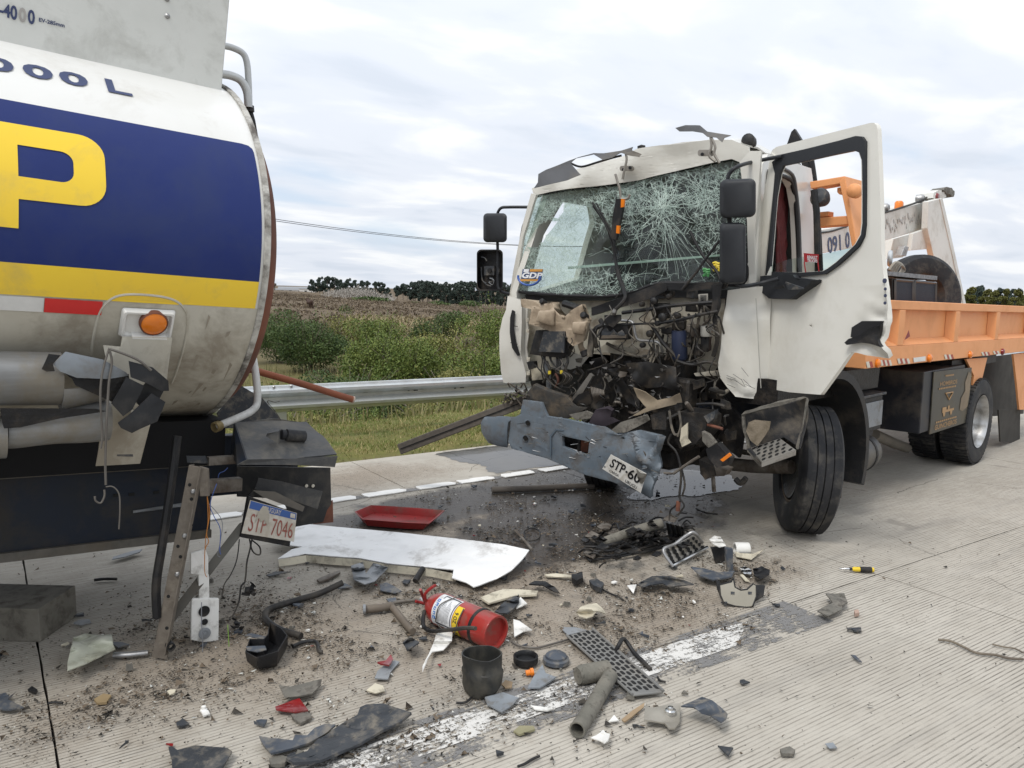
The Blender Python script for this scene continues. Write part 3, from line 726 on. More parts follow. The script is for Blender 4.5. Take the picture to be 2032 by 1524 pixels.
# far buildings and mast
wall_w = M('pale_wall', (.70, .68, .64), rough=.8); roof_g = M('grey_roof', (.28, .29, .30), rough=.7); dark_win = M('dark_window', (.04, .045, .05), rough=.3)
def far_building(px, d, b, wd, h, label, roofh):
    o = at(px, d); r = ray(px, b); o[2] = CAMZ + r[2] * d / np.linalg.norm(r[:2])
    t = thing('far_building', o, label, 'building')
    f = unit(V3(o[0], o[1], 0)); s = V3(f[1], -f[0], 0); F = Frame(o, s, f, (0, 0, 1))
    MB().box(F, -wd / 2, wd / 2, 0, 8, -1.5, h).build('wall', wall_w, t)
    MB().hexa([F(-wd / 2 - .3, -.3, h), F(wd / 2 + .3, -.3, h), F(wd / 2 + .3, 8.3, h), F(-wd / 2 - .3, 8.3, h)], [F(-wd / 2 - .3, 3.8, h + roofh), F(wd / 2 + .3, 3.8, h + roofh), F(wd / 2 + .3, 4.2, h + roofh), F(-wd / 2 - .3, 4.2, h + roofh)]).build('roof', roof_g, t)
    for k in range(int(wd // 5)): MB().box(F, -wd / 2 + 1.5 + 5 * k, -wd / 2 + 3 + 5 * k, -.06, .1, 1.0, 2.2).build('window', dark_win, t)
far_building(556, 520, 583, 22, 2.6, 'long low white building on the skyline beside the tank', .7)
far_building(590, 540, 583, 24, 3.4, 'white building on the skyline left of the eucalyptus', 1.2)
o = at(545, 500); r = ray(545, 582); o[2] = CAMZ + r[2] * 500 / np.linalg.norm(r[:2])
t = thing('water_tower', o, 'thin mast with a small tank on top, on the far skyline', 'tower')
MB().tube([o, o + V3(0, 0, 4.6)], .35, 8).build('mast', steel_dirty, t); MB().lathe(o + V3(0, 0, 4.4), V3(0, 0, 1), [(.5, 0), (1.1, .3), (1.1, 1.4), (.3, 1.7)], 12).build('tank', steel_dirty, t)
# horse far out in the brown field
def horse():
    o = at(615, 118); r = ray(615, 616); o[2] = CAMZ + r[2] * 118 / np.linalg.norm(r[:2])
    f = unit(V3(o[0], o[1], 0)); ang = .35; f = V3(f[0] * math.cos(ang) - f[1] * math.sin(ang), f[0] * math.sin(ang) + f[1] * math.cos(ang), 0); s = V3(-f[1], f[0], 0); F = Frame(o, f, s, (0, 0, 1))
    mb = MB()
    mb.tube(smooth_path([F(-.75, 0, 1.2), F(-.6, 0, 1.2), F(-.1, 0, 1.13), F(.45, 0, 1.15), F(.7, 0, 1.2), F(.98, 0, 1.5), F(1.12, 0, 1.68), F(1.32, 0, 1.5), F(1.5, 0, 1.3)], 2), [.10, .22, .30, .32, .31, .29, .30, .32, .3, .25, .18, .16, .14, .12, .11, .09, .06], 10)
    for a, b_ in ((-.6, .14), (-.55, -.14), (.5, .14), (.55, -.14)):
        hind = a < 0
        mb.tube([F(a, b_, 1.15), F(a + (.08 if hind else 0), b_, .75), F(a - (.08 if hind else 0), b_, .45), F(a, b_, .1), F(a + .05, b_, 0)], [.16, .11, .06, .05, .06], 8)
    mb.tube([F(-.74, 0, 1.3), F(-.9, 0, 1.1), F(-.9, 0, .6)], [.05, .06, .02], 6)
    for b_ in (-.07, .07): mb.tube([F(1.1, b_, 1.72), F(1.12, b_ * 1.2, 1.9)], [.04, .01], 5)
    h = mb.build('horse', M('horse_coat', (.06, .032, .02), (.04, .022, .015), rough=.7), None, smooth=True, label='brown horse standing alone in the field', category='horse')
horse()
# overhead wires on two poles
pole_w = M('pole_wood', (.20, .17, .14), rough=.85)
pa = at(330, 60); pb = at(1240, 95)
for p, y, lb in ((pa, 402, 'utility pole beyond the tanker'), (pb, 488, 'utility pole beyond the wrecked cab')):
    px = 330 if p is pa else 1240
    dist = np.linalg.norm(p[:2]); r = ray(px, y); p[2] = CAMZ + r[2] * dist / np.linalg.norm(r[:2])
    zb = terrain_z(p[0], p[1]); t = thing('utility_pole', V3(p[0], p[1], zb), lb, 'pole')
    MB().tube([V3(p[0], p[1], zb - .3), V3(p[0], p[1], p[2] + .2)], [.16, .11], 10).build('shaft', pole_w, t)
    dd = unit(np.cross(unit(pb - pa), V3(0, 0, 1))); MB().tube([p + dd * .8, p - dd * .8], .05, 6).build('crossarm', pole_w, t)
dd = unit(np.cross(unit((pb - pa) * [1, 1, 0]), V3(0, 0, 1)))
for s in (-.55, .55):
    pts = [pa * (1 - t) + pb * t + dd * s - V3(0, 0, 1.1 * 4 * t * (1 - t)) + V3(0, 0, .05) for t in np.linspace(0, 1, 25)]
    MB().tube(pts, .022, 5).build('overhead_wire', cable, label='thin overhead wire sagging across the sky', category='wire', group='overhead wires')
# ================================================================== THE TANKER
yaw_, pit_ = math.radians(4), math.radians(-3.4)
ta = V3(math.cos(yaw_) * math.cos(pit_), math.sin(yaw_) * math.cos(pit_), math.sin(pit_)); ts = unit(np.cross(V3(0, 0, 1), ta)); tu = np.cross(ta, ts)
tc0 = V3(.997, 4.703, 1.863); RA, RB = 1.17, .90
TF = Frame(tc0, ta, ts, tu)                       # along the tank, across (away), up
def tk(px, py, lat): return onplane(px, py, tc0 + ts * lat, ts)
def tpt(ax, t, off=0.0):
    t = math.radians(t); n = unit(V3(0, -math.cos(t) / RA, math.sin(t) / RB))
    return TF(ax, -RA * math.cos(t) + n[1] * off, RB * math.sin(t) + n[2] * off)
TK = thing('tanker', (-2.5, 4.6, 0), 'white fuel tanker with blue and yellow band, its rear end smashed', 'tanker')
tank_white = M('tank_white', (.72, .715, .69), (.67, .665, .63), scale=1.5, rough=.32, coat=.2, dirt=(.40, .36, .29), damt=.4, dscale=2.4, dpos=.60)
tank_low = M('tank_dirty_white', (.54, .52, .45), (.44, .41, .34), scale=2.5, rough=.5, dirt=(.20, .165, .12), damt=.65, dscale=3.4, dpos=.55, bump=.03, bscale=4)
blue_m = M('tank_blue', (.011, .024, .125), (.013, .027, .135), rough=.42, spec=.25, rvar=.06, dirt=(.03, .045, .12), damt=.5, dscale=3)
yellow_m = M('tank_yellow', (.86, .60, .045), (.82, .56, .05), scale=2, rough=.42, dirt=(.5, .38, .12), damt=.5, dscale=4, dpos=.6)
red_m = M('reflector_red', (.62, .035, .03), (.56, .03, .03), rough=.3)
navy_m = M('lettering_navy', (.045, .06, .13), (.05, .065, .14), rough=.4)
chassis_m = M('chassis_blue_black', (.008, .014, .028), (.013, .017, .024), scale=6, rough=.55, dirt=(.045, .04, .034), damt=.8, dscale=3.5, dpos=.55)
def tank_patch(ax0, ax1, t0, t1, off, na=24, nt_=18):
    vs = [tpt(ax0 + (ax1 - ax0) * i / na, t0 + (t1 - t0) * j / nt_, off) for j in range(nt_ + 1) for i in range(na + 1)]
    return MB().add(vs, [(j * (na + 1) + i, j * (na + 1) + i + 1, (j + 1) * (na + 1) + i + 1, (j + 1) * (na + 1) + i) for j in range(nt_) for i in range(na)])
tank = tank_patch(-6.5, 0, -17.6, 342.4, 0, 40, 90)
front_cap = [tpt(-6.5, t) for t in range(0, 360, 6)]; tank.add(front_cap, [tuple(range(60))])
upper = tank.build('tank', [tank_white], TK, smooth=True)
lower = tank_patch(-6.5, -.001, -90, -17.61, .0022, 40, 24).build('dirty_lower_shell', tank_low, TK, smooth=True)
for ax_ in (-1.62, -3.2, -4.8):
    MB().tube([tpt(ax_, t, .001) for t in range(-90, 91, 4)], .005, 5).build('weld_seam', tank_white, TK, smooth=True)
random.seed(61)
for k in range(12):                                   # grime runs below the rim
    a = -random.uniform(.02, .26); t = random.uniform(-62, -20); MB().add([tpt(a, t, .0045), tpt(a + random.uniform(.004, .02), t + random.uniform(-1, 1), .0045), tpt(a + random.uniform(-.01, .02), t - random.uniform(4, 14), .0045)], [(0, 1, 2)]).build('grime_run', M('grime', (.36, .32, .26), (.28, .25, .2), rough=.8), TK)
# rolled rim and rust-brown dished end
mb = MB(); n = 96; prof_r = [(-.014, .004), (-.012, .010), (.012, .011), (.016, .004), (.016, -.03)]
vs = [tpt(a, 360 * k / n, o) for a, o in prof_r for k in range(n)]
mb.add(vs, [(i * n + k, i * n + (k + 1) % n, (i + 1) * n + (k + 1) % n, (i + 1) * n + k) for i in range(len(prof_r) - 1) for k in range(n)])
mb.build('end_rim', M('rim_grey', (.55, .54, .50), (.36, .34, .30), scale=9, rough=.5, dirt=(.05, .04, .035), damt=.85, dscale=8, dpos=.52), TK, smooth=True)
mb = MB(); rings = [(.985, .004), (.965, .04), (.91, .085), (.78, .13), (.5, .16), (.25, .17), (.02, .172)]
vs = [TF(d, -RA * r * math.cos(2 * math.pi * k / n), RB * r * math.sin(2 * math.pi * k / n) - .36 * (1 - r)) for r, d in rings for k in range(n)]
mb.add(vs, [(i * n + k, i * n + (k + 1) % n, (i + 1) * n + (k + 1) % n, (i + 1) * n + k) for i in range(len(rings) - 1) for k in range(n)] + [tuple(range((len(rings) - 1) * n, len(rings) * n))])
mb.build('dished_end', rust, TK, smooth=True)
# flat outlines bent round the shell
def tank_decal(name, loops, off, mat, parent=TK):
    """loops in (axial, angle/10)"""
    mb = sheet([[V3(a, t / 40, 0) for a, t in l] for l in loops], .07, None, 7)
    mb.v = [tuple(tpt(p[0], p[1] * 40, off)) for p in mb.v]
    return mb.build(name, mat, parent, smooth=True)
tank_decal('blue_band', [[(-6.0, 30.4), (-.075, 30.4), (-.045, 30.1), (-.03, 29.2), (-.026, 28), (-.026, -9.8), (-6.0, -9.8)]], .003, blue_m)
tank_decal('yellow_band', [[(-6.0, -9.85), (-.026, -9.85), (-.026, -17.6), (-6.0, -17.6)]], .0035, yellow_m)
def arc(cx_, cy_, rx, ry, a0, a1, n=8): return [(cx_ + rx * math.cos(math.radians(a0 + (a1 - a0) * k / n)), cy_ + ry * math.sin(math.radians(a0 + (a1 - a0) * k / n))) for k in range(n + 1)]
Pout = [(-1.30, -1.8), (-.938, -1.8), (-.938, 5.0)] + [(-.77, 5.15)] + arc(-.735, 10.8, .09, 5.6, -90, 0) + arc(-.735, 18.0, .09, 5.6, 0, 90) + [(-1.30, 23.5)]
Pin = [(-.938, 10.35)] + arc(-.80, 13.0, .044, 2.7, -90, 0, 6) + arc(-.80, 15.5, .044, 2.6, 0, 90, 6) + [(-.938, 18.1)]
tank_decal('letter', [Pout, Pin], .006, yellow_m)['label'] = 'yellow letter P on the blue band'
tank_decal('reflective_tape', [[(-1.5, -17.9), (-.845, -17.9), (-.845, -21.6), (-1.5, -21.6)]], .005, M('reflector_white', (.72, .72, .70), rough=.3))
tank_decal('reflective_tape', [[(-.843, -17.9), (-.642, -18.0), (-.642, -21.7), (-.843, -21.6)]], .006, red_m)
def tank_text(txt, ax, t, W, Hdeg, mat, bold=0.0, off=.004, slope=0.0):
    mb = lettering(txt, lambda x, y: tpt(ax + x, t + y + slope * x, off), W, Hdeg, bold)
    return mb.build('lettering', mat, TK, smooth=True)
tank_text('L', -.592, 40.9, .095, 6.3, navy_m, .02, slope=1.0)
tank_text('0', -.768, 40.6, .105, 6.0, navy_m, .03); tank_text('0', -.895, 40.4, .105, 6.0, navy_m, .03); tank_text('0', -1.03, 40.2, .105, 6.0, navy_m, .03)
# walkway box along the top
bl = -.60; bu = RB * math.sqrt(1 - (bl / RA) ** 2)
box_m = M('walkway_box', (.66, .67, .64), (.60, .61, .58), scale=3, rough=.5, bump=.05, dirt=(.40, .40, .37), damt=.6, dscale=5, dpos=.58)
pe = tk(440, 157, bl); bx_end = TF.inv(pe)[0]
mb = MB().hexa([TF(-6.3, bl, bu - .03), TF(bx_end, bl, bu - .03), TF(bx_end, -bl, bu - .03), TF(-6.3, -bl, bu - .03)], [TF(-6.3, bl - .06, bu + .46), TF(bx_end + .01, bl - .06, bu + .46), TF(bx_end + .01, -bl + .06, bu + .46), TF(-6.3, -bl + .06, bu + .46)])
walk = mb.build('walkway_box', box_m, TK, bevel=.006)
def boxside(px, py, off=.004):
    nrm = unit(np.cross(ta, unit(TF(0, bl - .06, bu + .46) - TF(0, bl, bu - .03)))); nrm = nrm if nrm @ ts < 0 else -nrm
    return onplane(px, py, TF(0, bl, bu - .03), nrm) + nrm * off
def quad_text(txt, q, mat, parent, bold=0.0, fn=None, name='lettering', solid=0):
    """letters stretched over four points: bottom-left, bottom-right, top-right, top-left"""
    a, b, c, d = [np.asarray(p, float) for p in q]
    return lettering(txt, lambda x, y: (a * (1 - x) + b * x) * (1 - y) + (d * (1 - x) + c * x) * y, 1, 1, bold).build(name, mat, parent, solid=solid)
quad_text('-40', [boxside(-2, 30), boxside(34, 42), boxside(34, 12), boxside(-2, 6)], navy_m, walk, .03)
quad_text('0', [boxside(37, 43), boxside(52, 46), boxside(52, 17), boxside(37, 14)], M('faded_lettering', (.40, .38, .36), rough=.5), walk, .03)
quad_text('0', [boxside(55, 47), boxside(69, 50), boxside(69, 21), boxside(55, 18)], navy_m, walk, .03)
quad_text('EV-285mm', [boxside(77, 43), boxside(128, 55), boxside(128, 47), boxside(77, 35)], navy_m, walk, .03)
for px, py in ((332, 32), (331, -2)): MB().lathe(boxside(px, py, 0), -ts, [(.012, 0), (.011, .006), (.004, .012), (0, .013)], 12).build('rivet', steel, walk)
grip = M('pipe_grey', (.55, .56, .55), (.45, .46, .46), rough=.35, metal=.3)
MB().tube(smooth_path([tk(440, 90, -.5), tk(462, 95, -.5), tk(482, 106, -.5), tk(490, 125, -.5), tk(493, 160, -.5), tk(495, 215, -.5)]), .016, 10).build('handrail', grip, TK, smooth=True)
MB().tube(smooth_path([tk(438, 147, -.55), tk(458, 150, -.55), tk(478, 160, -.55), tk(490, 182, -.55), tk(493, 213, -.55)]), .02, 10).build('handrail', grip, TK, smooth=True)
MB().tube([tk(493, 210, -.53), tk(494, 222, -.53)], .027, 10).build('pipe_clamp', black_pl, TK)
MB().tube([tk(495, 222, -.52), tk(500, 240, -.52), tk(506, 275, -.5)], .018, 8).build('ladder_rail', black_pl, TK)
MB().tube(smooth_path([tk(498, 690, -.55), tk(507, 740, -.6), tk(511, 795, -.62), tk(500, 815, -.66), tk(470, 830, -.7), tk(433, 845, -.75)], 5), .019, 10).build('ladder_rail', M('pipe_pale', (.62, .62, .60), (.5, .5, .48), rough=.45, dirt=MUD, damt=.5), TK, smooth=True)
MB().lathe(tk(429, 847, -.76), unit(tk(429, 847, -.76) - tk(440, 843, -.74)), [(.022, -.03), (.026, -.02), (.026, .01), (.02, .012), (.019, -.02)], 14).build('pipe_end', M('brass_dirty', (.25, .19, .09), rough=.5, metal=.4), TK, smooth=True)
# lamp pod
pod = [(-.575, -45), (-.65, -34), (-.655, -24), (-.63, -18.5), (-.56, -15.8), (-.40, -16), (-.325, -19), (-.30, -25), (-.295, -45)]
mb = MB().tube([tpt(a, t, .002) for a, t in smooth_path([V3(a, t, 0)[:2] for a, t in pod], 5)], .006, 6); mb.build('weld_bead', tank_low, TK, smooth=True)
tank_decal('yellow_on_pod', [[(-.62, -17.75), (-.33, -17.75), (-.345, -17.3), (-.61, -17.3)]], .004, yellow_m)
nb = unit(tpt(-.45, -23, 1) - tpt(-.45, -23, 0)); pf = Frame(tpt(-.465, -23.4, .004), ta, nb, unit(np.cross(ta, nb)))
lampbox = MB()
for (w_, h_, d_) in ((.105, .068, .0), (.098, .06, .022), (.09, .052, .022), (.082, .046, .006)):
    lampbox.v += [tuple(pf(x, d_, y)) for x, y in rrect(-w_, w_, -h_, h_, .012)]
k = 24; lampbox.f = [(i * k + j, i * k + (j + 1) % k, (i + 1) * k + (j + 1) % k, (i + 1) * k + j) for i in range(3) for j in range(k)] + [tuple(range(3 * k, 4 * k))]; lampbox.m = [0] * len(lampbox.f)
lb_ = lampbox.build('lamp_box', tank_white, TK, smooth=True, angle=30)
MB().lathe(pf(.02, .006, -.012), nb, [(.056, 0), (.056, .02), (.051, .024), (.05, .02)], 32).build('lamp_ring', rust, lb_, smooth=True)
MB().lathe(pf(.02, .02, -.012), nb, [(.051, 0), (.050, .008), (.035, .016), (.018, .02), (.0, .021)], 32).build('amber_lens', amber, lb_, smooth=True)
MB().box(pf, -.06, .075, .0, .05, .044, .05).build('lamp_hood', tank_white, lb_)
brk = [tk(205, 685, -1.09), tk(240, 688, -1.09), tk(243, 668, -1.1), tk(252, 668, -1.1), tk(342, 670, -1.1), tk(330, 760, -1.03), tk(300, 835, -.95), tk(278, 920, -.87), tk(190, 925, -.87), tk(196, 890, -.9), tk(212, 720, -1.08)]
MB().prism(brk, ts * .008).build('support_bracket', tank_low, TK)
# chassis
def rail(lat, ax0, ax1, top=-1.10, bot=-1.485):
    mb = MB(); s_ = 1 if lat < 0 else -1
    mb.box(TF, ax0, ax1, lat, lat + .008 * s_, bot, top).box(TF, ax0, ax1, lat + .0085 * s_, lat + .08 * s_, top - .009, top - .0005).box(TF, ax0, ax1, lat + .0085 * s_, lat + .08 * s_, bot + .0005, bot + .009)
    return mb.build('chassis_rail', chassis_m, TK)
rail(-.45, -6.6, .02); rail(.45, -6.6, .62)
lip = M('rail_lip', (.13, .12, .105), (.085, .08, .07), scale=14, rough=.7, dirt=MUD, damt=.7)
MB().box(TF, -6.6, .02, -.475, -.452, -1.497, -1.455).build('rail_lip', lip, TK); MB().box(TF, -6.6, .02, -.475, -.452, -1.11, -1.075).build('rail_lip', lip, TK)
MB().box(TF, -.02, .02, -.44, .44, -1.42, -1.15).build('crossmember', chassis_m, TK); MB().box(TF, .52, .56, -.3, .44, -1.42, -1.15).build('crossmember', chassis_m, TK)
MB().box(TF, -6.4, .05, -.55, .55, -1.09, -.86).build('subframe', M('deep_black', (.005, .005, .006), (.009, .009, .010), rough=.8), TK)
MB().prism([tk(264, 1013, -.458), tk(372, 1004, -.458), tk(372, 996, -.458), tk(264, 1018, -.458)], -ts * .002).build('reflective_tape', grey_pl, TK)
for px, py in ((230, 983), (261, 981), (310, 977)): MB().box(Frame(tk(px, py, -.452), ta, ts, tu), -.013, .013, -.004, .006, -.007, .007).build('rail_slot', slot_m, TK)
# rear axle just outside the frame
def wheel_meshes(name, o, ax, R, W, rim_r, parent, grooves=4, treadmat=rubber, rim_mat=steel, lug=False):
    """tyre with grooves and a dished rim; ax points outwards"""
    h = W / 2; g = .012
    pf_ = [(rim_r, -h * .80), (rim_r + .012, -h * .92), (R * .80, -h * 1.0), (R * .93, -h * .95), (R * .985, -h * .84)]
    for k in range(grooves + 1):
        x0 = -h * .80 + k * (1.6 * h) / (grooves + 1); x1 = -h * .80 + (k + 1) * (1.6 * h) / (grooves + 1)
        pf_ += [(R - .0005 if k not in (0, grooves) else R - .004, x0 + (g * .4 if k else 0)), (R, x1 - (g * .4 if k < grooves else 0))]
        if k < grooves: pf_ += [(R - .014, x1 - g * .25), (R - .014, x1 + g * .25)]
    pf_ += [(R * .985, h * .84), (R * .93, h * .95), (R * .80, h * 1.0), (rim_r + .012, h * .92), (rim_r, h * .80)]
    t = MB().lathe(o, ax, pf_, 64, closed=True).build('tyre', treadmat, parent, smooth=True, angle=28)
    r = MB().lathe(o, ax, [(rim_r * .98, -h * .80), (rim_r * .93, -h * .78), (rim_r * .90, -h * .1), (rim_r * .86, 0.0 + h * .05)], 40, caps=(False, False)).build('rim', rim_mat, parent, smooth=True)
    return t, r
for sd in (-1, 1):
    for ax_ in (-2.6,):
        w_ = MB(); p = TF(ax_, sd * 1.0, 0); p[2] = .5
        wt = bpy.data.objects.new('wheel', None); fin(wt, TK, p); wheel_meshes('wheel', p, ts * sd, .5, .5, .29, wt)
p1, p2 = TF(-2.6, -1, 0), TF(-2.6, 1, 0); p1[2] = p2[2] = .5; MB().tube([p1, p2], .09, 12).build('axle', chassis_m, TK)
# torn tubes of the hose rack
tube_m = M('galvanised_tube', (.26, .265, .265), (.17, .17, .165), scale=5, rough=.42, metal=.35, dirt=(.20, .17, .12), damt=.7, dscale=4, dpos=.55, stretch=(.4, 3, 3))
def axtube(ax0, ax1, lat, up, r, name, flat=1.0, r1=None, seg=28, a0=180, a1=540, up1=None):
    n_ = 14; mb = MB(); r1 = r if r1 is None else r1; up1 = up if up1 is None else up1
    for i in range(n_ + 1):
        q = i / n_; rr = r + (r1 - r) * q
        for k in range(seg + 1):
            th = math.radians(a0 + (a1 - a0) * k / seg)
            p = TF(ax0 + (ax1 - ax0) * q, lat - rr * flat * math.cos(th), up + (up1 - up) * q + rr * math.sin(th)); mb.v.append(tuple(p + V3(0, 0, 1) * .006 * nz(p, 9)))
    m_ = seg + 1
    mb.f = [(i * m_ + k, i * m_ + k + 1, (i + 1) * m_ + k + 1, (i + 1) * m_ + k) for i in range(n_) for k in range(seg)]; mb.m = [0] * len(mb.f)
    return mb.build(name, tube_m, TK, smooth=True, solid=.005)
axtube(-4.5, -.78, -1.06, -.595, .102, 'hose_tube')
axtube(-.78, -.62, -1.06, -.615, .098, 'hose_tube', r1=.075, a0=-160, a1=-5)
axtube(-4.5, -.96, -1.06, -.825, .075, 'hose_tube')
axtube(-.955, -.60, -1.05, -.805, .06, 'hose_tube', r1=.085, a0=-150, a1=70, up1=-.765)
def tplate(name, pix, lat, mat, th=.005, amp=.012, sc=7, step=.05, parent=TK, bow=0.0, seed=0):
    loop = [tk(px, py, lat) for px, py in pix]; c = np.mean(loop, 0); n_ = max(np.linalg.norm(p - c) for p in loop)
    return sheet([loop], step, lambda p: p - ts * (amp * nz(p, sc, seed) + bow * (1 - (np.linalg.norm(p - c) / n_) ** 2))).build(name, mat, parent, smooth=True, solid=th)
flap = M('torn_blue_grey', (.22, .245, .27), (.17, .185, .20), scale=6, rough=.45, metal=.2, dirt=MUD, damt=.5, dscale=8)
tplate('torn_flap', [(105, 722), (128, 697), (200, 712), (248, 738), (255, 745), (213, 750), (150, 748), (118, 736)], -1.17, flap, bow=.04)
tplate('torn_hole_edge', [(82, 732), (96, 702), (120, 705), (104, 722), (108, 736), (92, 737)], -1.175, oil_black, bow=.01, seed=2)
tplate('dark_gap_sheet', [(122, 736), (150, 747), (210, 752), (255, 742), (258, 790), (228, 800), (150, 765), (143, 752)], -1.165, oil_black, bow=.0, seed=3)  # black sheet painted in for the dark inside the tear
tplate('dark_gap_sheet', [(0, 810), (190, 811), (212, 816), (120, 830), (40, 848), (8, 850), (4, 838)], -1.165, oil_black, seed=4, amp=.003)  # black sheet painted in for the shade between the two tubes
wreck_black = M('wreck_black', (.010, .011, .013), (.02, .021, .023), rough=.42, dirt=(.06, .055, .05), damt=.5, dscale=9, dpos=.58)
tplate('black_shard', [(220, 800), (250, 748), (285, 765), (262, 812), (244, 826)], -1.20, wreck_black, bow=.01, seed=5)
tplate('black_shard', [(232, 838), (262, 815), (300, 780), (328, 798), (310, 835), (275, 850), (260, 858), (238, 848)], -1.19, wreck_black, bow=.02, seed=6)
tplate('black_shard', [(255, 716), (300, 728), (332, 755), (334, 775), (318, 775), (290, 760), (258, 748)], -1.19, wreck_black, bow=.02, seed=7)
tplate('black_shard', [(262, 790), (300, 745), (330, 765), (312, 800), (285, 815)], -1.16, wreck_black, seed=8)
tplate('black_shard', [(232, 890), (235, 884), (262, 888), (264, 906), (232, 905)], -.885, dark_pl, amp=.002)
tplate('bracket_flap', [(255, 838), (262, 812), (296, 835), (292, 845), (262, 850)], -1.0, tank_low, seed=9)
tie = M('tie_wire', (.16, .15, .135), (.1, .09, .08), rough=.6, metal=.3)
for pts, r in (([(216, 693), (203, 740), (199, 790), (203, 860), (200, 890)], .0045), ([(218, 697), (222, 720), (216, 760), (212, 830), (209, 910), (210, 962)], .005), ([(215, 692), (240, 700), (275, 715), (300, 735)], .006), ([(210, 966), (224, 966), (236, 980), (238, 1010), (236, 1050)], .003), ([(207, 972), (207, 985), (200, 998), (190, 994), (188, 985)], .004)):
    MB().tube(smooth_path([tk(px, py, -1.21) for px, py in pts], 5), r, 6).build('tie_cable', tie, TK, smooth=True)
# smashed rear bumper box
bump_m = M('scuffed_bumper', (.05, .052, .055), (.08, .08, .078), scale=7, rough=.55, bump=.15, bscale=50, dirt=(.22, .20, .165), damt=.6, dscale=5, dpos=.55)
q = lambda px, py, l: tk(px, py, l)
top_ = [q(466, 838, -.62), q(540, 834, -.60), q(608, 838, -.58), q(640, 868, -.75), q(668, 905, -.95), q(580, 910, -.97), q(490, 912, -.98)]
mb = sheet([[p for p in top_]], .07, lambda p: p + V3(0, 0, 1) * .02 * nz(p, 5, 1))
mb.build('bumper_top', bump_m, TK, smooth=True, solid=.008)
front_ = [q(490, 912, -.98), q(580, 910, -.97), q(668, 905, -.95), q(664, 926, -.95), q(580, 924, -.97), q(472, 922, -.975)]
MB().add(front_, [(0, 1, 2, 3, 4, 5)]).noise(.008, 9).build('bumper_lip', bump_m, TK, solid=.008)
MB().add([q(466, 838, -.62), q(490, 912, -.98), q(472, 924, -.975), q(458, 900, -.64)], [(0, 1, 2, 3)]).build('bumper_end', chassis_m, TK, solid=.008)
MB().lathe(q(556, 862, -.82), unit(q(600, 866, -.82) - q(556, 862, -.82)), [(.0, -.002), (.018, 0), (.026, .006), (.026, .02), (.022, .022), (.022, .03), (.03, .033), (.031, .13), (.024, .135), (0, .136)], 18).build('rubber_buffer', rubber, TK, smooth=True)
MB().hexa([q(528, 866, -.86), q(552, 880, -.88), q(556, 872, -.84), q(540, 858, -.82)], [q(530, 860, -.87), q(553, 856, -.88), q(556, 850, -.84), q(540, 848, -.82)]).build('buffer_bracket', bump_m, TK)
dk_plate = M('rear_plate_black', (.020, .021, .023), (.034, .034, .034), scale=6, rough=.6, dirt=(.10, .09, .075), damt=.7, dscale=6, dpos=.57)
tplate('rear_plate', [(470, 925), (655, 928), (657, 1000), (648, 1012), (640, 1035), (585, 1045), (560, 990), (470, 985)], -.55, dk_plate, amp=.008, th=.01)
for px in (608, 621): MB().lathe(tk(px, 964, -.56), -ts, [(.0095, 0), (.0095, .003), (0, .0035)], 12).build('bolt', M('bare_bolt', (.7, .66, .56), rough=.4), TK)
tplate('bent_strip', [(512, 948), (560, 955), (640, 975), (630, 1010), (560, 985), (505, 970)], -.72, bump_m, bow=.02)
tplate('bent_strip', [(500, 972), (545, 975), (604, 1005), (600, 1015), (560, 1000), (520, 985)], -.80, M('scraped_strip', (.17, .155, .13), (.10, .09, .08), rough=.7), bow=.015)
tplate('bent_strip', [(490, 985), (502, 972), (500, 1040), (484, 1060), (477, 1055), (486, 1010)], -.83, black_pl, th=.01)
tplate('corner_plate', [(640, 1008), (660, 992), (661, 1036), (622, 1040), (630, 1020)], -.54, rust, amp=.003)
MB().box(Frame(q(408, 968, -.9), unit(q(480, 962, -.82) - q(408, 968, -.9)), ts, tu), 0, .22, 0, .05, -.032, .032).build('bumper_arm', steel_dirty, TK, bevel=.004)
MB().prism([q(370, 905, -.8), q(408, 905, -.8), q(415, 920, -.8), q(372, 918, -.8)], ts * .01).build('tab_plate', dark_pl, TK)
MB().box(Frame(q(415, 915, -.82), ta, ts, tu), 0, .22, 0, .04, -.022, .016).build('bumper_arm', steel_dirty, TK)
# under-run post: channel with holes, diagonal strut, strap
post_m = M('post_steel', (.20, .175, .145), (.125, .105, .085), scale=8, rough=.62, metal=.25, bump=.25, dirt=(.34, .30, .24), damt=.5, dscale=9, dpos=.6)
A1, A2 = q(389, 925, -.98), q(316, 1307, -.985); A2[2] = max(A2[2], .004); ux = unit(A2 - A1); L = np.linalg.norm(A2 - A1)
side = unit(np.cross(ux, RW[:, 2])); PF = Frame(A1, ux, side if side @ RW[:, 0] > 0 else -side, unit(np.cross(ux, side)))
fdir = PF.z if PF.z @ RW[:, 2] > 0 else -PF.z
PF = Frame(A1, ux, PF.y, fdir)
mb = MB().box(PF, 0, L, -.034, .034, 0, .006).box(PF, 0, L, -.034, -.028, .0065, .055).box(PF, 0, L * .97, .028, .034, -.03, -.0005)
mb.build('underrun_post', post_m, TK, bevel=.003)
for k, t_ in enumerate((.10, .17, .30, .42, .47, .62, .68, .84, .90)):
    MB().lathe(PF(L * t_, -.012 + .02 * (k % 3), -.0006), -fdir, [(.008, 0), (.008, .0008), (0, .001)], 10).build('bolt_hole', slot_m, TK)
for k, t_ in enumerate((.13, .36, .56)): MB().lathe(PF(L * t_, .012, -.001), -fdir, [(.013, 0), (.013, .008), (.007, .012), (0, .012)], 6).build('bolt', steel, TK)
B1, B2 = q(476, 1050, -.84), q(330, 1238, -.97); u2 = unit(B2 - B1)
BF = Frame(B1, u2, unit(np.cross(u2, fdir)), fdir); Lb = np.linalg.norm(B2 - B1)
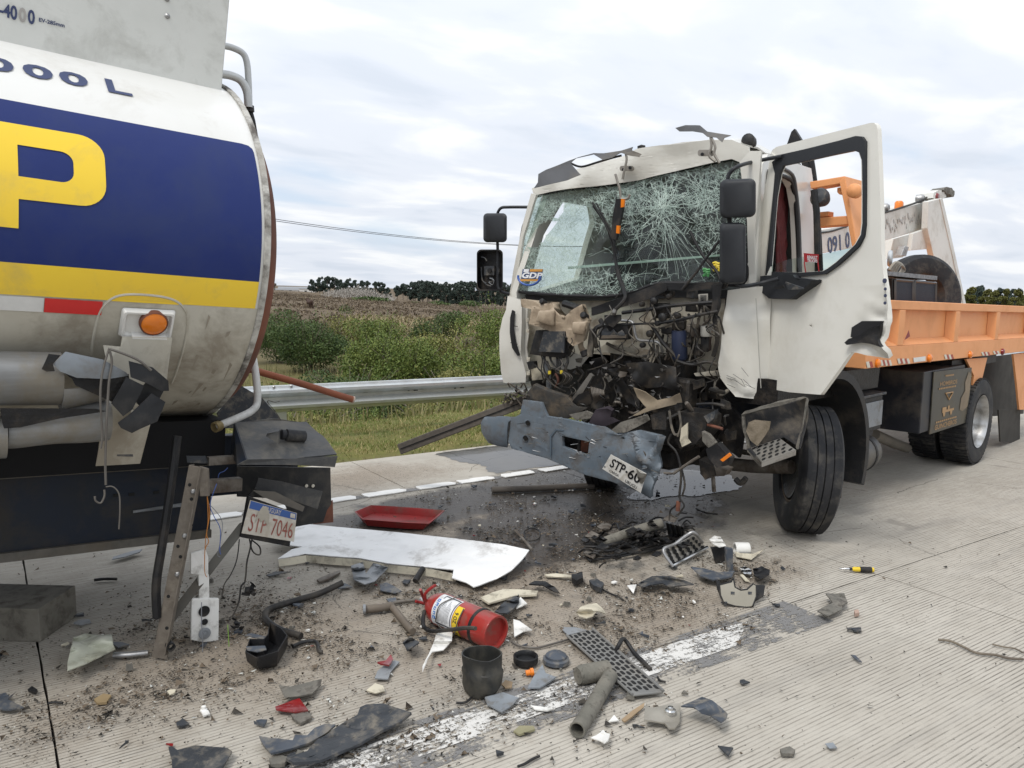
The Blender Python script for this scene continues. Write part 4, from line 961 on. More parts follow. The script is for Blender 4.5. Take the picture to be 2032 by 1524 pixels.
MB().box(BF, -.02, Lb, -.022, .022, .008, .012).box(BF, -.02, Lb, -.022, -.018, .0125, .05).build('diagonal_strut', M('strut_steel', (.12, .115, .10), (.075, .07, .06), rough=.6, metal=.2, dirt=MUD, damt=.6), TK, bevel=.002)
MB().tube(smooth_path([q(352, 865, -.9), q(340, 960, -.92), q(322, 1080, -.94), q(310, 1160, -.95), q(312, 1225, -.955)], 4), .020, 8).build('rubber_strap', black_pl, TK, smooth=True)
MB().prism([q(395, 925, -1.0), q(412, 930, -1.0), q(414, 985, -1.0), q(396, 985, -1.0)], fdir * .02).build('post_bracket', post_m, TK, bevel=.003)
MB().lathe(q(336, 1280, -1.0), -ts, [(.014, 0), (.02, 0), (.02, .03), (.014, .03)], 16, closed=True).build('bushing', black_pl, TK, smooth=True)
# rear number plate, bent
plate_w = M('plate_white', (.58, .55, .49), (.48, .45, .39), scale=9, rough=.5, dirt=(.40, .35, .28), damt=.7, dscale=16, dpos=.52)
plate_b = M('plate_blue', (.05, .11, .33), (.06, .12, .30), rough=.4)
plate_r = M('plate_red', (.24, .06, .05), (.32, .14, .11), scale=30, rough=.5)
n0 = unit(-RW[:, 2] * .72 + ta * .5 + V3(0, 0, -.1)); pc = q(533, 1035, -.86)
pq = [onplane(px, py, pc, n0) for px, py in ((479, 1058), (583, 1075), (589, 1018), (496, 992))]
backing = [onplane(px, py, pc - n0 * .004, n0) for px, py in ((477, 1066), (575, 1085), (586, 1018), (494, 985))]
bk = MB().prism(backing, -n0 * .014).build('plate_holder', black_pl, TK, bevel=.002)
npl = MB().prism(pq, n0 * .002).build('number_plate', plate_w, TK, bevel=.0015)
def bil(qd, x, y, off, nn): a, b, c, d = qd; return (a * (1 - x) + b * x) * (1 - y) + (d * (1 - x) + c * x) * y + nn * off
P4 = lambda x0, x1, y0, y1, off=.004, qd=pq, nn=n0: [bil(qd, x0, y0, off, nn), bil(qd, x1, y0, off, nn), bil(qd, x1, y1, off, nn), bil(qd, x0, y1, off, nn)]
MB().prism(P4(.02, .985, .76, .985, .0025), n0 * .001).build('plate_band', plate_b, npl)
quad_text('URUGUAY', P4(.27, .66, .79, .95, .0045), plate_w, npl, .01)
MB().prism(P4(.86, .96, .80, .95, .004), n0 * .001).build('plate_flag', plate_w, npl)
quad_text('STP', P4(.09, .42, .10, .64), plate_r, npl, .0); quad_text('7046', P4(.52, .95, .10, .64), plate_r, npl, .0)
tp = sheet([[bil(pq, x, y, .0055, n0) for x, y in ((.18, .35), (.2, .7), (.27, .93), (.36, .95), (.42, .8), (.45, .45), (.43, .36), (.35, .55), (.3, .42), (.24, .55))]], .02, lambda p: p + n0 * .003 * nz(p, 40)); tp.build('peeled_film', M('peeled_plate', (.42, .39, .33), (.36, .33, .27), rough=.6), npl, smooth=True)
# loose wires
copper = M('orange_wire', (.55, .22, .05), rough=.5); bluew = M('blue_wire', (.08, .14, .40), rough=.5); greenw = M('green_wire', (.25, .45, .08), rough=.5); greyw = M('grey_wire', (.22, .23, .25), rough=.5)
def twire(pts, r, mat, lat=-.95, name='wire'): return MB().tube(smooth_path([tk(px, py, lat) for px, py in pts], 5), r, 6).build(name, mat, TK, smooth=True)
twire([(411, 985), (413, 1030), (410, 1060), (414, 1075), (407, 1090), (406, 1120)], .002, copper); twire([(411, 985), (416, 1020), (408, 1070), (406, 1130), (410, 1145)], .0018, copper)
twire([(430, 960), (417, 1000), (425, 1025), (437, 1050), (436, 1090), (438, 1100)], .002, bluew); twire([(432, 955), (435, 940), (445, 935), (452, 928)], .002, bluew, -.8)
twire([(415, 1000), (440, 1032), (438, 1070), (432, 1100), (437, 1105)], .0017, greyw)
twire([(475, 1070), (470, 1110), (458, 1140), (445, 1160), (440, 1185)], .0028, cable, -.9); twire([(495, 1070), (497, 1085), (490, 1115), (488, 1140), (486, 1155)], .004, cable, -.88)
twire([(500, 1072), (515, 1085), (516, 1100), (505, 1098), (498, 1085), (500, 1070)], .004, cable, -.86); twire([(486, 1155), (478, 1165), (475, 1190), (468, 1210), (460, 1225)], .004, cable, -.9)
for px, py, r in ((495, 1170, .035), (470, 1238, .028)):
    c_ = tk(px, py, -.9); mb = MB()
    for k in range(7):
        d = V3(*(random.uniform(-1, 1) for _ in range(3))) * r * .7; mb.box(Frame(c_ + d, *[unit(V3(random.gauss(0, 1), random.gauss(0, 1), random.gauss(0, 1))) for _ in range(1)], *(lambda a: (a, unit(np.cross(a, V3(.3, .5, .8)))))(unit(V3(random.gauss(0, 1), random.gauss(0, 1), random.gauss(0, 1))))), -r * .35, r * .35, -r * .25, r * .25, -r * .3, r * .3)
    mb.build('wire_connector', black_pl, TK, bevel=.002)
twire([(400, 1195), (400, 1240), (402, 1290), (390, 1330), (385, 1370), (395, 1395), (403, 1412)], .0022, greyw, -1.0); twire([(452, 1240), (455, 1290), (458, 1330), (462, 1345), (452, 1360)], .002, greenw, -1.02)
# white lamp-holder panel hanging on its wires
wl = [(380, 1188), (435, 1188), (434, 1272), (404, 1275), (379, 1270)]
hp = MB().prism([tk(px, py, -.93) for px, py in wl], ts * .02).build('lamp_panel', white_frag, TK, bevel=.004)
MB().prism([tk(px, py, -.92) for px, py in ((394, 1140), (415, 1140), (416, 1190), (395, 1190))], ts * .02).build('lamp_panel_neck', white_frag, TK, bevel=.003)
MB().prism([tk(px, py, -.92) for px, py in ((378, 1098), (408, 1088), (414, 1105), (415, 1142), (378, 1140))], ts * .015).noise(.006, 20).build('lamp_panel_top', white_frag, TK, bevel=.003)
MB().lathe(tk(405, 1213, -.935), -ts, [(.026, 0), (.026, .002), (.02, .001), (0, .001)], 20).build('lamp_socket', black_pl, hp); MB().lathe(tk(406, 1234, -.935), -ts, [(.015, 0), (.015, .002), (0, .003)], 16).build('lamp_socket', black_pl, hp)
MB().lathe(tk(406, 1257, -.935), -ts, [(.028, 0), (.028, .004), (.016, .006), (.016, .003), (.008, .003), (.007, .006), (0, .006)], 20).build('lamp_socket', grey_pl, hp, smooth=True)
# long red-brown pipe sticking out behind the tank, dark mudflap behind
MB().tube([tk(470, 725, .2), tk(515, 738, .15), tk(600, 762, .1), tk(700, 793, .05)], .022, 12).build('bent_pipe', M('rust_pipe', (.30, .095, .045), (.22, .075, .04), rough=.6, bump=.15), TK, smooth=True)
e = tk(702, 793.5, .049); MB().lathe(e, unit(e - tk(600, 762, .1)), [(.022, -.01), (.024, .0), (.016, .002), (.014, -.02)], 14).build('pipe_mouth', M('pipe_inside', (.6, .45, .35), rough=.6), TK)
tplate('mudflap', [(430, 820), (478, 765), (520, 790), (560, 835), (600, 850), (440, 850)], -.2, dark_pl, amp=.006)
twire([(560, 838), (545, 815), (532, 800), (533, 795), (545, 798), (555, 796)], .0025, tie, -.6)
# ================================================================== THE WRECKED TOW TRUCK
TT = thing('tow_truck', (6.2, 4.7, 0), 'wrecked white tow truck with orange bed, crushed cab and its door hanging open', 'truck')
CO = V3(4.39, 3.48, 1.0)
eu = unit(head(22.5) + V3(0, 0, .06)); ev = head(112.5) + V3(0, 0, -.04); ev = unit(ev - eu * (ev @ eu)); ez = np.cross(eu, ev)
CF = Frame(CO, eu, ev, ez)                         # cab: rearwards, towards its far side, up
HU, HV = head(10.5), head(100.5)
HF = Frame((0, 0, 0), HU, HV, (0, 0, 1))           # chassis: rearwards, far side, up
def cf(px, py, w=0.0): return onplane(px, py, CO + eu * w, eu)
def ch(px, py, v): return onplane(px, py, HV * v, HV)
def cu(px, py, u): return onplane(px, py, HU * u, HU)
wsn = unit(np.cross(ev, CF(.15, 0, 1.6) - CF(0, 0, .75))); wsn = wsn if wsn @ eu > 0 else -wsn
def ws(px, py, off=0.0): return onplane(px, py, CF(0, 0, .75) + wsn * off, wsn)
def plate(name, loops, nrm, mat, parent=TT, th=.004, amp=.0, sc=6, step=.06, bow=0.0, seed=0, warp=None, angle=40, bev=0):
    loops = loops if hasattr(loops[0][0], '__len__') else [loops]
    c = np.mean(loops[0], 0); r = max(np.linalg.norm(p - c) for p in loops[0])
    def f(p):
        q = p - nrm * (amp * nz(p, sc, seed) + bow * (1 - (np.linalg.norm(p - c) / r) ** 2))
        return warp(q) if warp else q
    return sheet(loops, step, f).build(name, mat, parent, smooth=True, solid=th, angle=angle, bevel=bev)
def fp(name, pix, w, mat, **k):
    k.setdefault('amp', .01)
    return plate(name, [cf(px, py, w) for px, py in pix], eu, mat, **k)
def hose(name, pts, r, mat, parent=TT, seg=7, n=5): return MB().tube(smooth_path([cf(*p) for p in pts], n), r, seg).build(name, mat, parent, smooth=True)
cabin_dark = M('cab_inside_black', (.03, .03, .032), (.045, .045, .046), rough=.7)
cabin_grey = M('cab_inside_grey', (.17, .18, .185), (.13, .14, .145), rough=.8)
mirror_black = M('mirror_black', (.020, .022, .026), (.028, .03, .034), rough=.5, bump=.1, bscale=200)
seat_m = M('seat_fabric', (.05, .055, .065), (.035, .04, .05), scale=12, rough=.9)
# ---- cab shell
CAB = bpy.data.objects.new('cab', None); fin(CAB, TT, CF(.8, 1.05, 0))
side = [(.02, 0), (1.62, .0), (1.66, .8), (1.60, 1.50), (1.52, 1.62), (.30, 1.63), (.16, 1.55), (.0, .75)]
hole = [(.14, .03), (1.02, .03), (1.12, .35), (1.14, .8), (1.06, 1.28), (.96, 1.44), (.82, 1.50), (.36, 1.50), (.26, 1.44), (.14, .78)]
def sidewall(b, nm, hol, matl):
    sl_ = (lambda c: -.28 * max(0, (c - .7) / .85)) if b > 1 else (lambda c: 0.0)
    lo = [[CF(a, b + sl_(c), c) for a, c in side], [CF(a, b + sl_(c), c) for a, c in hol]]
    return plate(nm, lo, ev, matl, CAB, th=.05, step=.12, amp=.006, sc=3)
sidewall(.035, 'near_side_wall', hole, white_paint)
sidewall(1.97, 'far_side_wall', [(.16, .72), (1.0, .82), (1.04, 1.3), (.92, 1.44), (.40, 1.46), (.22, 1.2)], white_paint)
seal = M('door_seal', (.02, .02, .022), rough=.6)
MB().tube([CF(a, .012, c) for a, c in smooth_path([V3(a, c, 0)[:2] for a, c in hole + hole[:1]], 4)], .016, 8).build('door_seal', seal, CAB, smooth=True)
grip_ = [(1.16, .7), (1.15, .9), (1.10, 1.2), (1.02, 1.40), (.9, 1.53), (.5, 1.56)]
MB().tube([CF(a, .0, c) for a, c in smooth_path([V3(a, c, 0)[:2] for a, c in grip_], 4)], .012, 8).build('drip_rail', M('drip_grey', (.10, .10, .105), rough=.5), CAB, smooth=True)
MB().box(CF, .0, .02, .0, 2.1, 0, .01)
plate('rear_wall', [CF(1.62, b, c) for b, c in ((.06, 0), (1.94, 0), (1.94, .7), (1.74, 1.5), (1.68, 1.66), (.12, 1.68), (.04, 1.5))], eu, cabin_grey, CAB, th=.03, step=.3)
plate('cab_floor', [CF(a, b, .0) for a, b in ((.25, .06), (1.6, .06), (1.6, 1.94), (.25, 1.94))], ez, cabin_dark, CAB, th=.03, step=.4)
# roof: front edge follows the crushed line, rear edge is sound
fe = [(1057, 374), (1090, 360), (1140, 338), (1190, 322), (1242, 309), (1268, 296), (1310, 289), (1357, 284), (1407, 277), (1451, 277), (1487, 292)]
fr3 = [cf(px, py, .14 + (.10 if i in (0, len(fe) - 1) else 0)) for i, (px, py) in enumerate(fe)]
mb = MB(); m_ = len(fr3); rows = 9
for j in range(rows + 1):
    q = j / rows
    for i, p in enumerate(fr3):
        lb = CF.inv(p); b = lb[1] * (1 - q) + (1.70 + (.03 - 1.70) * (i / (m_ - 1))) * q
        c = lb[2] * (1 - q) + (1.655 - (.06 if i in (0, m_ - 1) else 0)) * q; a = lb[0] * (1 - q) + 1.62 * q
        c += .05 * math.sin(q * math.pi) * (1 if 0 < i < m_ - 1 else .2) - .03 * nz((a * 3, b * 3, 0), 1.3) * (1 - q)
        mb.v.append(tuple(CF(a, b, c)))
mb.f = [(j * m_ + i, j * m_ + i + 1, (j + 1) * m_ + i + 1, (j + 1) * m_ + i) for j in range(rows) for i in range(m_ - 1)]; mb.m = [0] * len(mb.f)
mb.build('roof', white_paint, CAB, smooth=True, solid=.012, angle=60)
wt = [(1061, 388), (1090, 381), (1127, 376), (1170, 371), (1215, 366), (1245, 361), (1274, 356), (1310, 347), (1348, 337), (1385, 329), (1420, 321), (1451, 315), (1471, 323)]
fo = [(px, py) for px, py in fe] + [(1490, 320), (1480, 330)] + wt[::-1]
foreh = plate('forehead_panel', [cf(px, py, .10) for px, py in fo], eu, white_paint, CAB, th=.012, amp=.05, sc=4.2, step=.05, seed=3)
# A-pillars
for nm, pix, w_ in (('pillar', [(1469, 322), (1489, 300), (1512, 300), (1498, 470), (1500, 565), (1470, 572), (1486, 520), (1484, 440)], .03), ('pillar', [(1056, 384), (1066, 386), (1040, 470), (1027, 560), (1026, 585), (1012, 590), (1020, 540), (1040, 440)], .05)):
    fp(nm, pix, w_, white_paint, parent=CAB, th=.03, amp=.004, step=.08)
# ---- windscreen
wo = wt + [(1475, 345), (1483, 420), (1485, 480), (1484, 530), (1474, 562), (1434, 563), (1370, 562), (1307, 563), (1262, 578), (1215, 588), (1160, 588), (1106, 585), (1023, 576), (1024, 545), (1029, 510), (1036, 470), (1050, 412)]
holes = [[(1091, 430), (1109, 415), (1121, 397), (1119, 421), (1109, 434)], [(1041, 490), (1066, 452), (1086, 436), (1108, 440), (1097, 456), (1085, 470), (1081, 478), (1066, 491)]]
glass = bpy.data.materials.new('crazed_glass'); glass.use_nodes = True
def glass_nodes(m, frost):
    nt = m.node_tree; nt.nodes.clear(); out = N(nt, 'ShaderNodeOutputMaterial')
    tr = N(nt, 'ShaderNodeBsdfTransparent'); tr.inputs[0].default_value = (.66, .76, .71, 1)
    gl = N(nt, 'ShaderNodeBsdfGlossy'); gl.inputs['Roughness'].default_value = .06
    fz = N(nt, 'ShaderNodeFresnel'); bf = N(nt, 'ShaderNodeNewGeometry'); nt.links.new(math_node(nt, 'MULTIPLY_ADD', bf.outputs['Backfacing'], 1 / 1.45 - 1.45, 1.45), fz.inputs[0])
    mx = N(nt, 'ShaderNodeMixShader'); nt.links.new(fz.outputs[0], mx.inputs[0]); nt.links.new(tr.outputs[0], mx.inputs[1]); nt.links.new(gl.outputs[0], mx.inputs[2])
    last = mx.outputs[0]
    if frost:
        P = N(nt, 'ShaderNodeNewGeometry').outputs['Position']
        # more crushed on the far side: fade along the screen
        dp = N(nt, 'ShaderNodeVectorMath', operation='DOT_PRODUCT'); nt.links.new(P, dp.inputs[0]); dp.inputs[1].default_value = tuple(ev)
        b = math_node(nt, 'SUBTRACT', dp.outputs['Value'], float(CO @ ev))
        dens = ramp(nt, math_node(nt, 'DIVIDE', b, 2.1), [(.05, .26), (.30, .10), (.60, .22), (.76, .85)])
        vor = N(nt, 'ShaderNodeTexVoronoi', feature='DISTANCE_TO_EDGE'); vor.inputs['Scale'].default_value = 60
        n_ = N(nt, 'ShaderNodeTexNoise'); n_.inputs['Scale'].default_value = 9; nt.links.new(P, n_.inputs['Vector'])
        mxv = N(nt, 'ShaderNodeMix', data_type='VECTOR'); mxv.inputs[0].default_value = .06; nt.links.new(P, mxv.inputs[4]); nt.links.new(n_.outputs['Color'], mxv.inputs[5]); nt.links.new(mxv.outputs[1], vor.inputs['Vector'])
        line = math_node(nt, 'LESS_THAN', vor.outputs['Distance'], .09)
        pat = noise_tex(nt, P, 7, 6, .7)
        fac = math_node(nt, 'MULTIPLY', math_node(nt, 'MULTIPLY_ADD', line, .55, .22), math_node(nt, 'MULTIPLY', dens, ramp(nt, pat, [(.35, .25), (.6, 1.0)])), clamp=True)
        df = N(nt, 'ShaderNodeBsdfDiffuse'); df.inputs[0].default_value = (.55, .66, .60, 1)
        tl = N(nt, 'ShaderNodeBsdfTranslucent'); tl.inputs[0].default_value = (.5, .6, .55, 1)
        ad = N(nt, 'ShaderNodeMixShader'); ad.inputs[0].default_value = .4; nt.links.new(df.outputs[0], ad.inputs[1]); nt.links.new(tl.outputs[0], ad.inputs[2])
        m2 = N(nt, 'ShaderNodeMixShader'); nt.links.new(fac, m2.inputs[0]); nt.links.new(last, m2.inputs[1]); nt.links.new(ad.outputs[0], m2.inputs[2]); last = m2.outputs[0]
    nt.links.new(last, out.inputs[0])
glass_nodes(glass, True)
clear_glass = bpy.data.materials.new('door_glass'); clear_glass.use_nodes = True; glass_nodes(clear_glass, False)
wl_ = [[ws(*p) for p in wo]] + [[ws(*p) for p in h] for h in holes]
def wswarp(p): return p + wsn * (.034 * nz(p, 2.6, 2) + .012 * nz(p, 9, 4))
WS = sheet(wl_, .07, wswarp).build('windscreen', glass, CAB, smooth=True)
MB().tube([wswarp(ws(*p, .01)) for p in smooth_path([V3(*p, 0)[:2] for p in wo + wo[:1]], 3)], .016, 8).build('windscreen_seal', seal, CAB, smooth=True)
crack_m = M('crack_white', (.52, .63, .57), (.30, .39, .345), scale=22, rough=.5)
def inside(p, poly):
    x, y = p; c = False
    for i in range(len(poly)):
        x0, y0 = poly[i]; x1, y1 = poly[i - 1]
        if (y0 > y) != (y1 > y) and x < (x1 - x0) * (y - y0) / (y1 - y0 + 1e-9) + x0: c = not c
    return c
rs = random.Random(5); segs = []
def crack(x, y, ang, L, wd, curl=.15, step=9):
    n_ = max(1, int(L / step)); pts = [(x, y)]
    for _ in range(n_):
        x += math.cos(ang) * L / n_; y += math.sin(ang) * L / n_; ang += rs.gauss(0, curl); pts.append((x, y))
    for a, b in zip(pts, pts[1:]): segs.append((a, b, wd))
for cx_, cy_, n_, r0, r1 in ((1318, 412, 64, 25, 170), (1395, 385, 26, 15, 80), (1250, 380, 26, 15, 90), (1190, 400, 20, 15, 70)):
    for k in range(n_): crack(cx_ + rs.gauss(0, 4), cy_ + rs.gauss(0, 4), rs.uniform(0, 6.28), rs.uniform(r0, r1) * rs.uniform(.4, 1), rs.uniform(.0006, .0014), .12)
    for k in range(n_): a = rs.uniform(0, 6.28); r = rs.uniform(8, r1 * .8); crack(cx_ + math.cos(a) * r, cy_ + math.sin(a) * r, a + 1.57, rs.uniform(8, 30), rs.uniform(.0005, .0012), .2)
def sprinkle(n_, x0, x1, y0, y1, l0, l1, w0, w1):
    for _ in range(n_): crack(rs.uniform(x0, x1), rs.uniform(y0, y1), rs.uniform(0, 6.28), rs.uniform(l0, l1), rs.uniform(w0, w1), .25)
sprinkle(1500, 1024, 1150, 385, 585, 5, 16, .0005, .0012); sprinkle(1000, 1130, 1480, 325, 425, 7, 26, .0005, .0012)
sprinkle(500, 1060, 1260, 360, 450, 7, 24, .0005, .0012); sprinkle(450, 1380, 1480, 330, 500, 6, 26, .0005, .0012); sprinkle(360, 1100, 1260, 540, 590, 6, 24, .0005, .0012); sprinkle(70, 1130, 1440, 430, 560, 12, 70, .0004, .0009); sprinkle(260, 1250, 1345, 360, 480, 6, 26, .0005, .0012)
for k in range(16): crack(1318 + rs.gauss(0, 6), 440 + rs.gauss(0, 8), rs.uniform(.6, 2.6), rs.uniform(70, 170), rs.uniform(.0005, .0011), .06)
mb = MB()
for a, b, wd in segs:
    m_p = ((a[0] + b[0]) / 2, (a[1] + b[1]) / 2)
    if not inside(a, wo) or not inside(b, wo) or any(inside(m_p, h) for h in holes): continue
    p, q_ = wswarp(ws(*a)) - wsn * .005, wswarp(ws(*b)) - wsn * .005
    s_ = np.cross(unit(q_ - p + 1e-9), wsn) * wd; mb.add([p - s_, p + s_, q_ + s_, q_ - s_], [(0, 1, 2, 3)])
mb.build('glass_cracks', crack_m, WS, kind='stuff')
# stickers on the screen
stick_w = M('sticker_white', (.75, .76, .78), rough=.4); stick_b = M('sticker_blue', (.06, .13, .42), rough=.4); stick_o = M('sticker_orange', (.55, .27, .06), rough=.4); stick_y = M('sticker_yellow', (.75, .58, .05), rough=.4); stick_g = M('sticker_green', (.10, .36, .12), rough=.4)
O_ = -.03
MB().tube([ws(1052 + 22 * math.cos(t) - 2, 549 + 17 * math.sin(t), O_) for t in np.linspace(-.1, 3.3, 14)], .009, 6).build('sticker_ring', stick_b, WS)
MB().prism([ws(*p, O_) for p in ((1037, 534), (1078, 534), (1074, 557), (1034, 558))], -wsn * .001).build('sticker_base', M('sticker_dark', (.07, .10, .2), rough=.4), WS)
quad_text('GDP', [ws(1034, 552, O_ - .006), ws(1074, 553, O_ - .006), ws(1078, 541, O_ - .006), ws(1038, 540, O_ - .006)], stick_w, WS, .04)
MB().prism([ws(*p, O_ - .003) for p in ((1052, 534), (1077, 534), (1076, 539), (1051, 539))], -wsn * .001).build('sticker_bar', stick_o, WS); MB().prism([ws(*p, O_ - .003) for p in ((1033, 554), (1070, 554), (1068, 558), (1032, 558))], -wsn * .001).build('sticker_bar', stick_o, WS)
MB().prism([ws(*p, O_ - .003) for p in ((1040, 534), (1050, 534), (1049, 540), (1039, 540))], -wsn * .001).build('sticker_flag', stick_w, WS)
def figure(cx_, cy_, s, mat):
    mb = MB()
    for pts in (((-.9, -.7), (-.3, -.9), (.3, -.6), (.9, -.7)), ((-.3, -.8), (0, .0), (-.3, .5), (-.8, .9)), ((0, 0), (.5, .4), (.3, 1.0)), ((-.7, -.2), (-.2, -.3), (.4, .0), (.9, -.1))):
        mb.tube([ws(cx_ + x * s, cy_ + y * s, O_) for x, y in pts], .010, 5)
    return mb.build('sticker_figure', mat, WS)
figure(1423, 529, 9, stick_y); figure(1402, 541, 8, stick_g)
# ---- inside the cab
plate('dashboard', [CF(a, b, .70 + .06 * (a - .1)) for a, b in ((.06, .12), (.55, .12), (.55, 1.88), (.06, 1.88))], ez, cabin_dark, CAB, th=.06, amp=.02, step=.12)
plate('dashboard_face', [CF(.56, b, c) for b, c in ((.12, .25), (1.9, .25), (1.9, .72), (.12, .72))], eu, cabin_dark, CAB, th=.05, step=.3)
def seat(b):
    s = bpy.data.objects.new('seat', None); fin(s, CAB, CF(1.1, b, .1))
    mb = MB(); mb.box(CF, .78, 1.32, b - .25, b + .25, .32, .46).build('seat_cushion', seat_m, s, bevel=.05)
    MB().hexa([CF(1.28, b - .24, .42), CF(1.28, b + .24, .42), CF(1.42, b + .24, .42), CF(1.42, b - .24, .42)], [CF(1.40, b - .22, 1.08), CF(1.40, b + .22, 1.08), CF(1.50, b + .22, 1.08), CF(1.50, b - .22, 1.08)]).build('seat_back', seat_m, s, bevel=.04)
    MB().box(CF, 1.40, 1.49, b - .13, b + .13, 1.10, 1.30).build('headrest', seat_m, s, bevel=.03)
    MB().box(CF, .9, 1.3, b - .18, b + .18, .02, .315).build('seat_base', cabin_dark, s)
seat(.55); seat(1.55)
sw = CF(.62, .55, .80); swn = unit(eu * .55 + ez * .8)
MB().lathe(sw, swn, [(.225 + .017 * math.cos(t), .017 * math.sin(t)) for t in np.linspace(0, 2 * math.pi, 9)[:-1]], 28, closed=True).tube([sw - swn * .02, sw - swn * .4], .035, 8).tube([sw + ev * .21, sw - ev * .21], .02, 6).build('steering_wheel', cabin_dark, CAB, smooth=True)
plate('curtain', [CF(1.12 + .03 * (i % 2), .10, c) for i, c in ((0, .55), (0, 1.48))] + [CF(.82, .10, 1.48), CF(.84, .10, .55)], ev, M('red_curtain', (.10, .018, .018), (.07, .012, .014), rough=.85), CAB, th=.01, amp=.02, sc=14, step=.06)
plate('sun_visor', [CF(.30, b, c) for b, c in ((.2, 1.28), (.95, 1.28), (.95, 1.46), (.2, 1.46))], eu, cabin_dark, CAB, th=.02, step=.2)
MB().box(CF, 1.5, 1.56, .2, 1.95, .42, .50).build('bunk_edge', cabin_grey, CAB)
p_ = [ws(1127, 529, .06), ws(1434, 504, .06), ws(1434, 508, .06), ws(1127, 534, .06)]; MB().prism(p_, wsn * .01).build('screen_strip', M('pale_strip', (.55, .62, .58), rough=.5), CAB)
# ---- sun visor wreckage on the roof
visor = M('visor_grey', (.13, .135, .145), (.16, .165, .175), rough=.5, dirt=DUST, damt=.35)
z1 = lambda x, y: (920 + x / 3.387, 220 + y / 3.387)
fp('broken_visor', [z1(*p) for p in ((505, 425), (560, 395), (690, 345), (780, 310), (870, 283), (940, 285), (1060, 268), (1140, 243), (1128, 272), (1052, 285), (1000, 315), (935, 330), (870, 292), (760, 320), (722, 352), (790, 430), (700, 468), (600, 490), (470, 520), (500, 480))], -.12, visor, parent=CAB, th=.008, amp=.03, sc=5, step=.05, seed=4)
hose('visor_edge', [(*z1(720, 352), -.1), (*z1(790, 375), -.1), (*z1(900, 345), -.1), (*z1(1000, 315), -.1), (*z1(1060, 300), -.1)], .008, black_pl, CAB)
fp('broken_visor', [z1(*p) for p in ((1425, 115), (1490, 95), (1590, 98), (1640, 140), (1700, 150), (1798, 165), (1755, 182), (1740, 212), (1700, 180), (1640, 175), (1610, 150), (1540, 138), (1450, 138))], -.10, visor, parent=CAB, th=.008, amp=.03, sc=7, step=.05, seed=6)
brkt = M('bracket_metal', (.33, .31, .28), (.25, .23, .2), rough=.5, metal=.5)
for P_ in (((1660, 175), (1665, 240), (1650, 300), (1690, 340)), ((1665, 180), (1690, 240), (1685, 290), (1720, 350)), ((1090, 290), (1095, 330), (1080, 400), (1068, 460)), ((1020, 425), (1035, 480), (1050, 530), (1055, 590)), ((1055, 590), (1100, 590), (1118, 562))):
    hose('visor_bracket', [(*z1(*p), -.10) for p in P_], .009, brkt, CAB)
for a, b in (((1050, 370), (1145, 405)), ((1575, 262), (1680, 305))): fp('bracket_plate', [z1(*p) for p in rrect(a[0], b[0], a[1], b[1], 15, 3)], .045, brkt, parent=CAB, th=.008, amp=0)
for a in ((1120, 383), (1075, 395), (1605, 292), (1660, 275)): MB().lathe(cf(*z1(*a), .03), -eu, [(.012, 0), (.012, .006), (0, .007)], 10).build('bolt', black_pl, CAB)
fp('visor_stub', [z1(*p) for p in ((1040, 275), (1110, 255), (1195, 290), (1180, 310), (1110, 300))], -.06, brkt, parent=CAB, th=.01)
MB().lathe(cf(*z1(1935, 220), .35), unit(-eu + ez * .2), [(.0, -.02), (.03, -.02), (.045, .03), (.045, .09), (.03, .10), (0, .1)], 14).build('roof_lamp', black_pl, CAB, smooth=True)
MB().lathe(cf(*z1(1920, 222), .30), unit(-eu - ev * .3), [(.03, 0), (.026, .012), (0, .016)], 14).build('roof_lamp_lens', grey_pl, CAB, smooth=True)
MB().lathe(cf(*z1(1195, 245), .2), ez, [(.03, -.02), (.03, .01), (0, .02)], 12).build('roof_lamp', black_pl, CAB, smooth=True)
# black snorkel behind the cab
MB().tube(smooth_path([CF(1.75, .25, 1.05), CF(1.72, .28, 1.55), CF(1.70, .30, 1.72)], 4), .045, 10).build('snorkel', black_pl, TT, smooth=True)
sn = [onplane(px, py, CF(1.72, .0, 0), eu) for px, py in ((1563, 287), (1572, 262), (1578, 256), (1593, 280), (1600, 310), (1610, 340), (1615, 352), (1600, 352), (1590, 318), (1572, 292))]
plate('snorkel_shield', sn, eu, black_pl, TT, th=.06, step=.1, amp=.01)
MB().tube(smooth_path([onplane(px, py, CF(1.75, 0, 0), eu) for px, py in ((1604, 300), (1612, 350), (1617, 400), (1622, 470), (1626, 560))], 4), .035, 10).build('air_pipe', black_pl, TT, smooth=True)
# ---- far corner panel with vent, near corner panel
fp('corner_panel', [(1011, 588), (1040, 596), (1042, 640), (1040, 700), (1048, 740), (1046, 757), (1003, 758), (999, 735), (998, 660), (1004, 630), (1010, 615)], -.05, white_paint, parent=CAB, th=.05, amp=.006, bow=.03, step=.05)
fp('vent', [(1017, 615), (1022, 618), (1021, 650), (1025, 680), (1032, 705), (1028, 706), (1018, 690), (1014, 660), (1014, 630)], -.115, seal, parent=CAB, th=.012, amp=.0, bow=.012)
for y in (645, 680): hose('vent_bar', [(1013, y, -.125), (1027, y + 3, -.12)], .003, black_pl, CAB)
fp('panel_flange', [(1040, 596), (1048, 600), (1047, 640), (1050, 660), (1046, 690), (1052, 740), (1046, 757), (1040, 700), (1043, 640)], -.03, white_paint, parent=CAB, th=.012, amp=.004)
cp = [(1445, 576), (1475, 572), (1508, 569), (1514, 550), (1521, 530), (1520, 600), (1521, 690), (1523, 783), (1507, 788), (1494, 792), (1462, 786), (1447, 768), (1433, 748), (1428, 725), (1434, 690), (1437, 650), (1440, 616)]
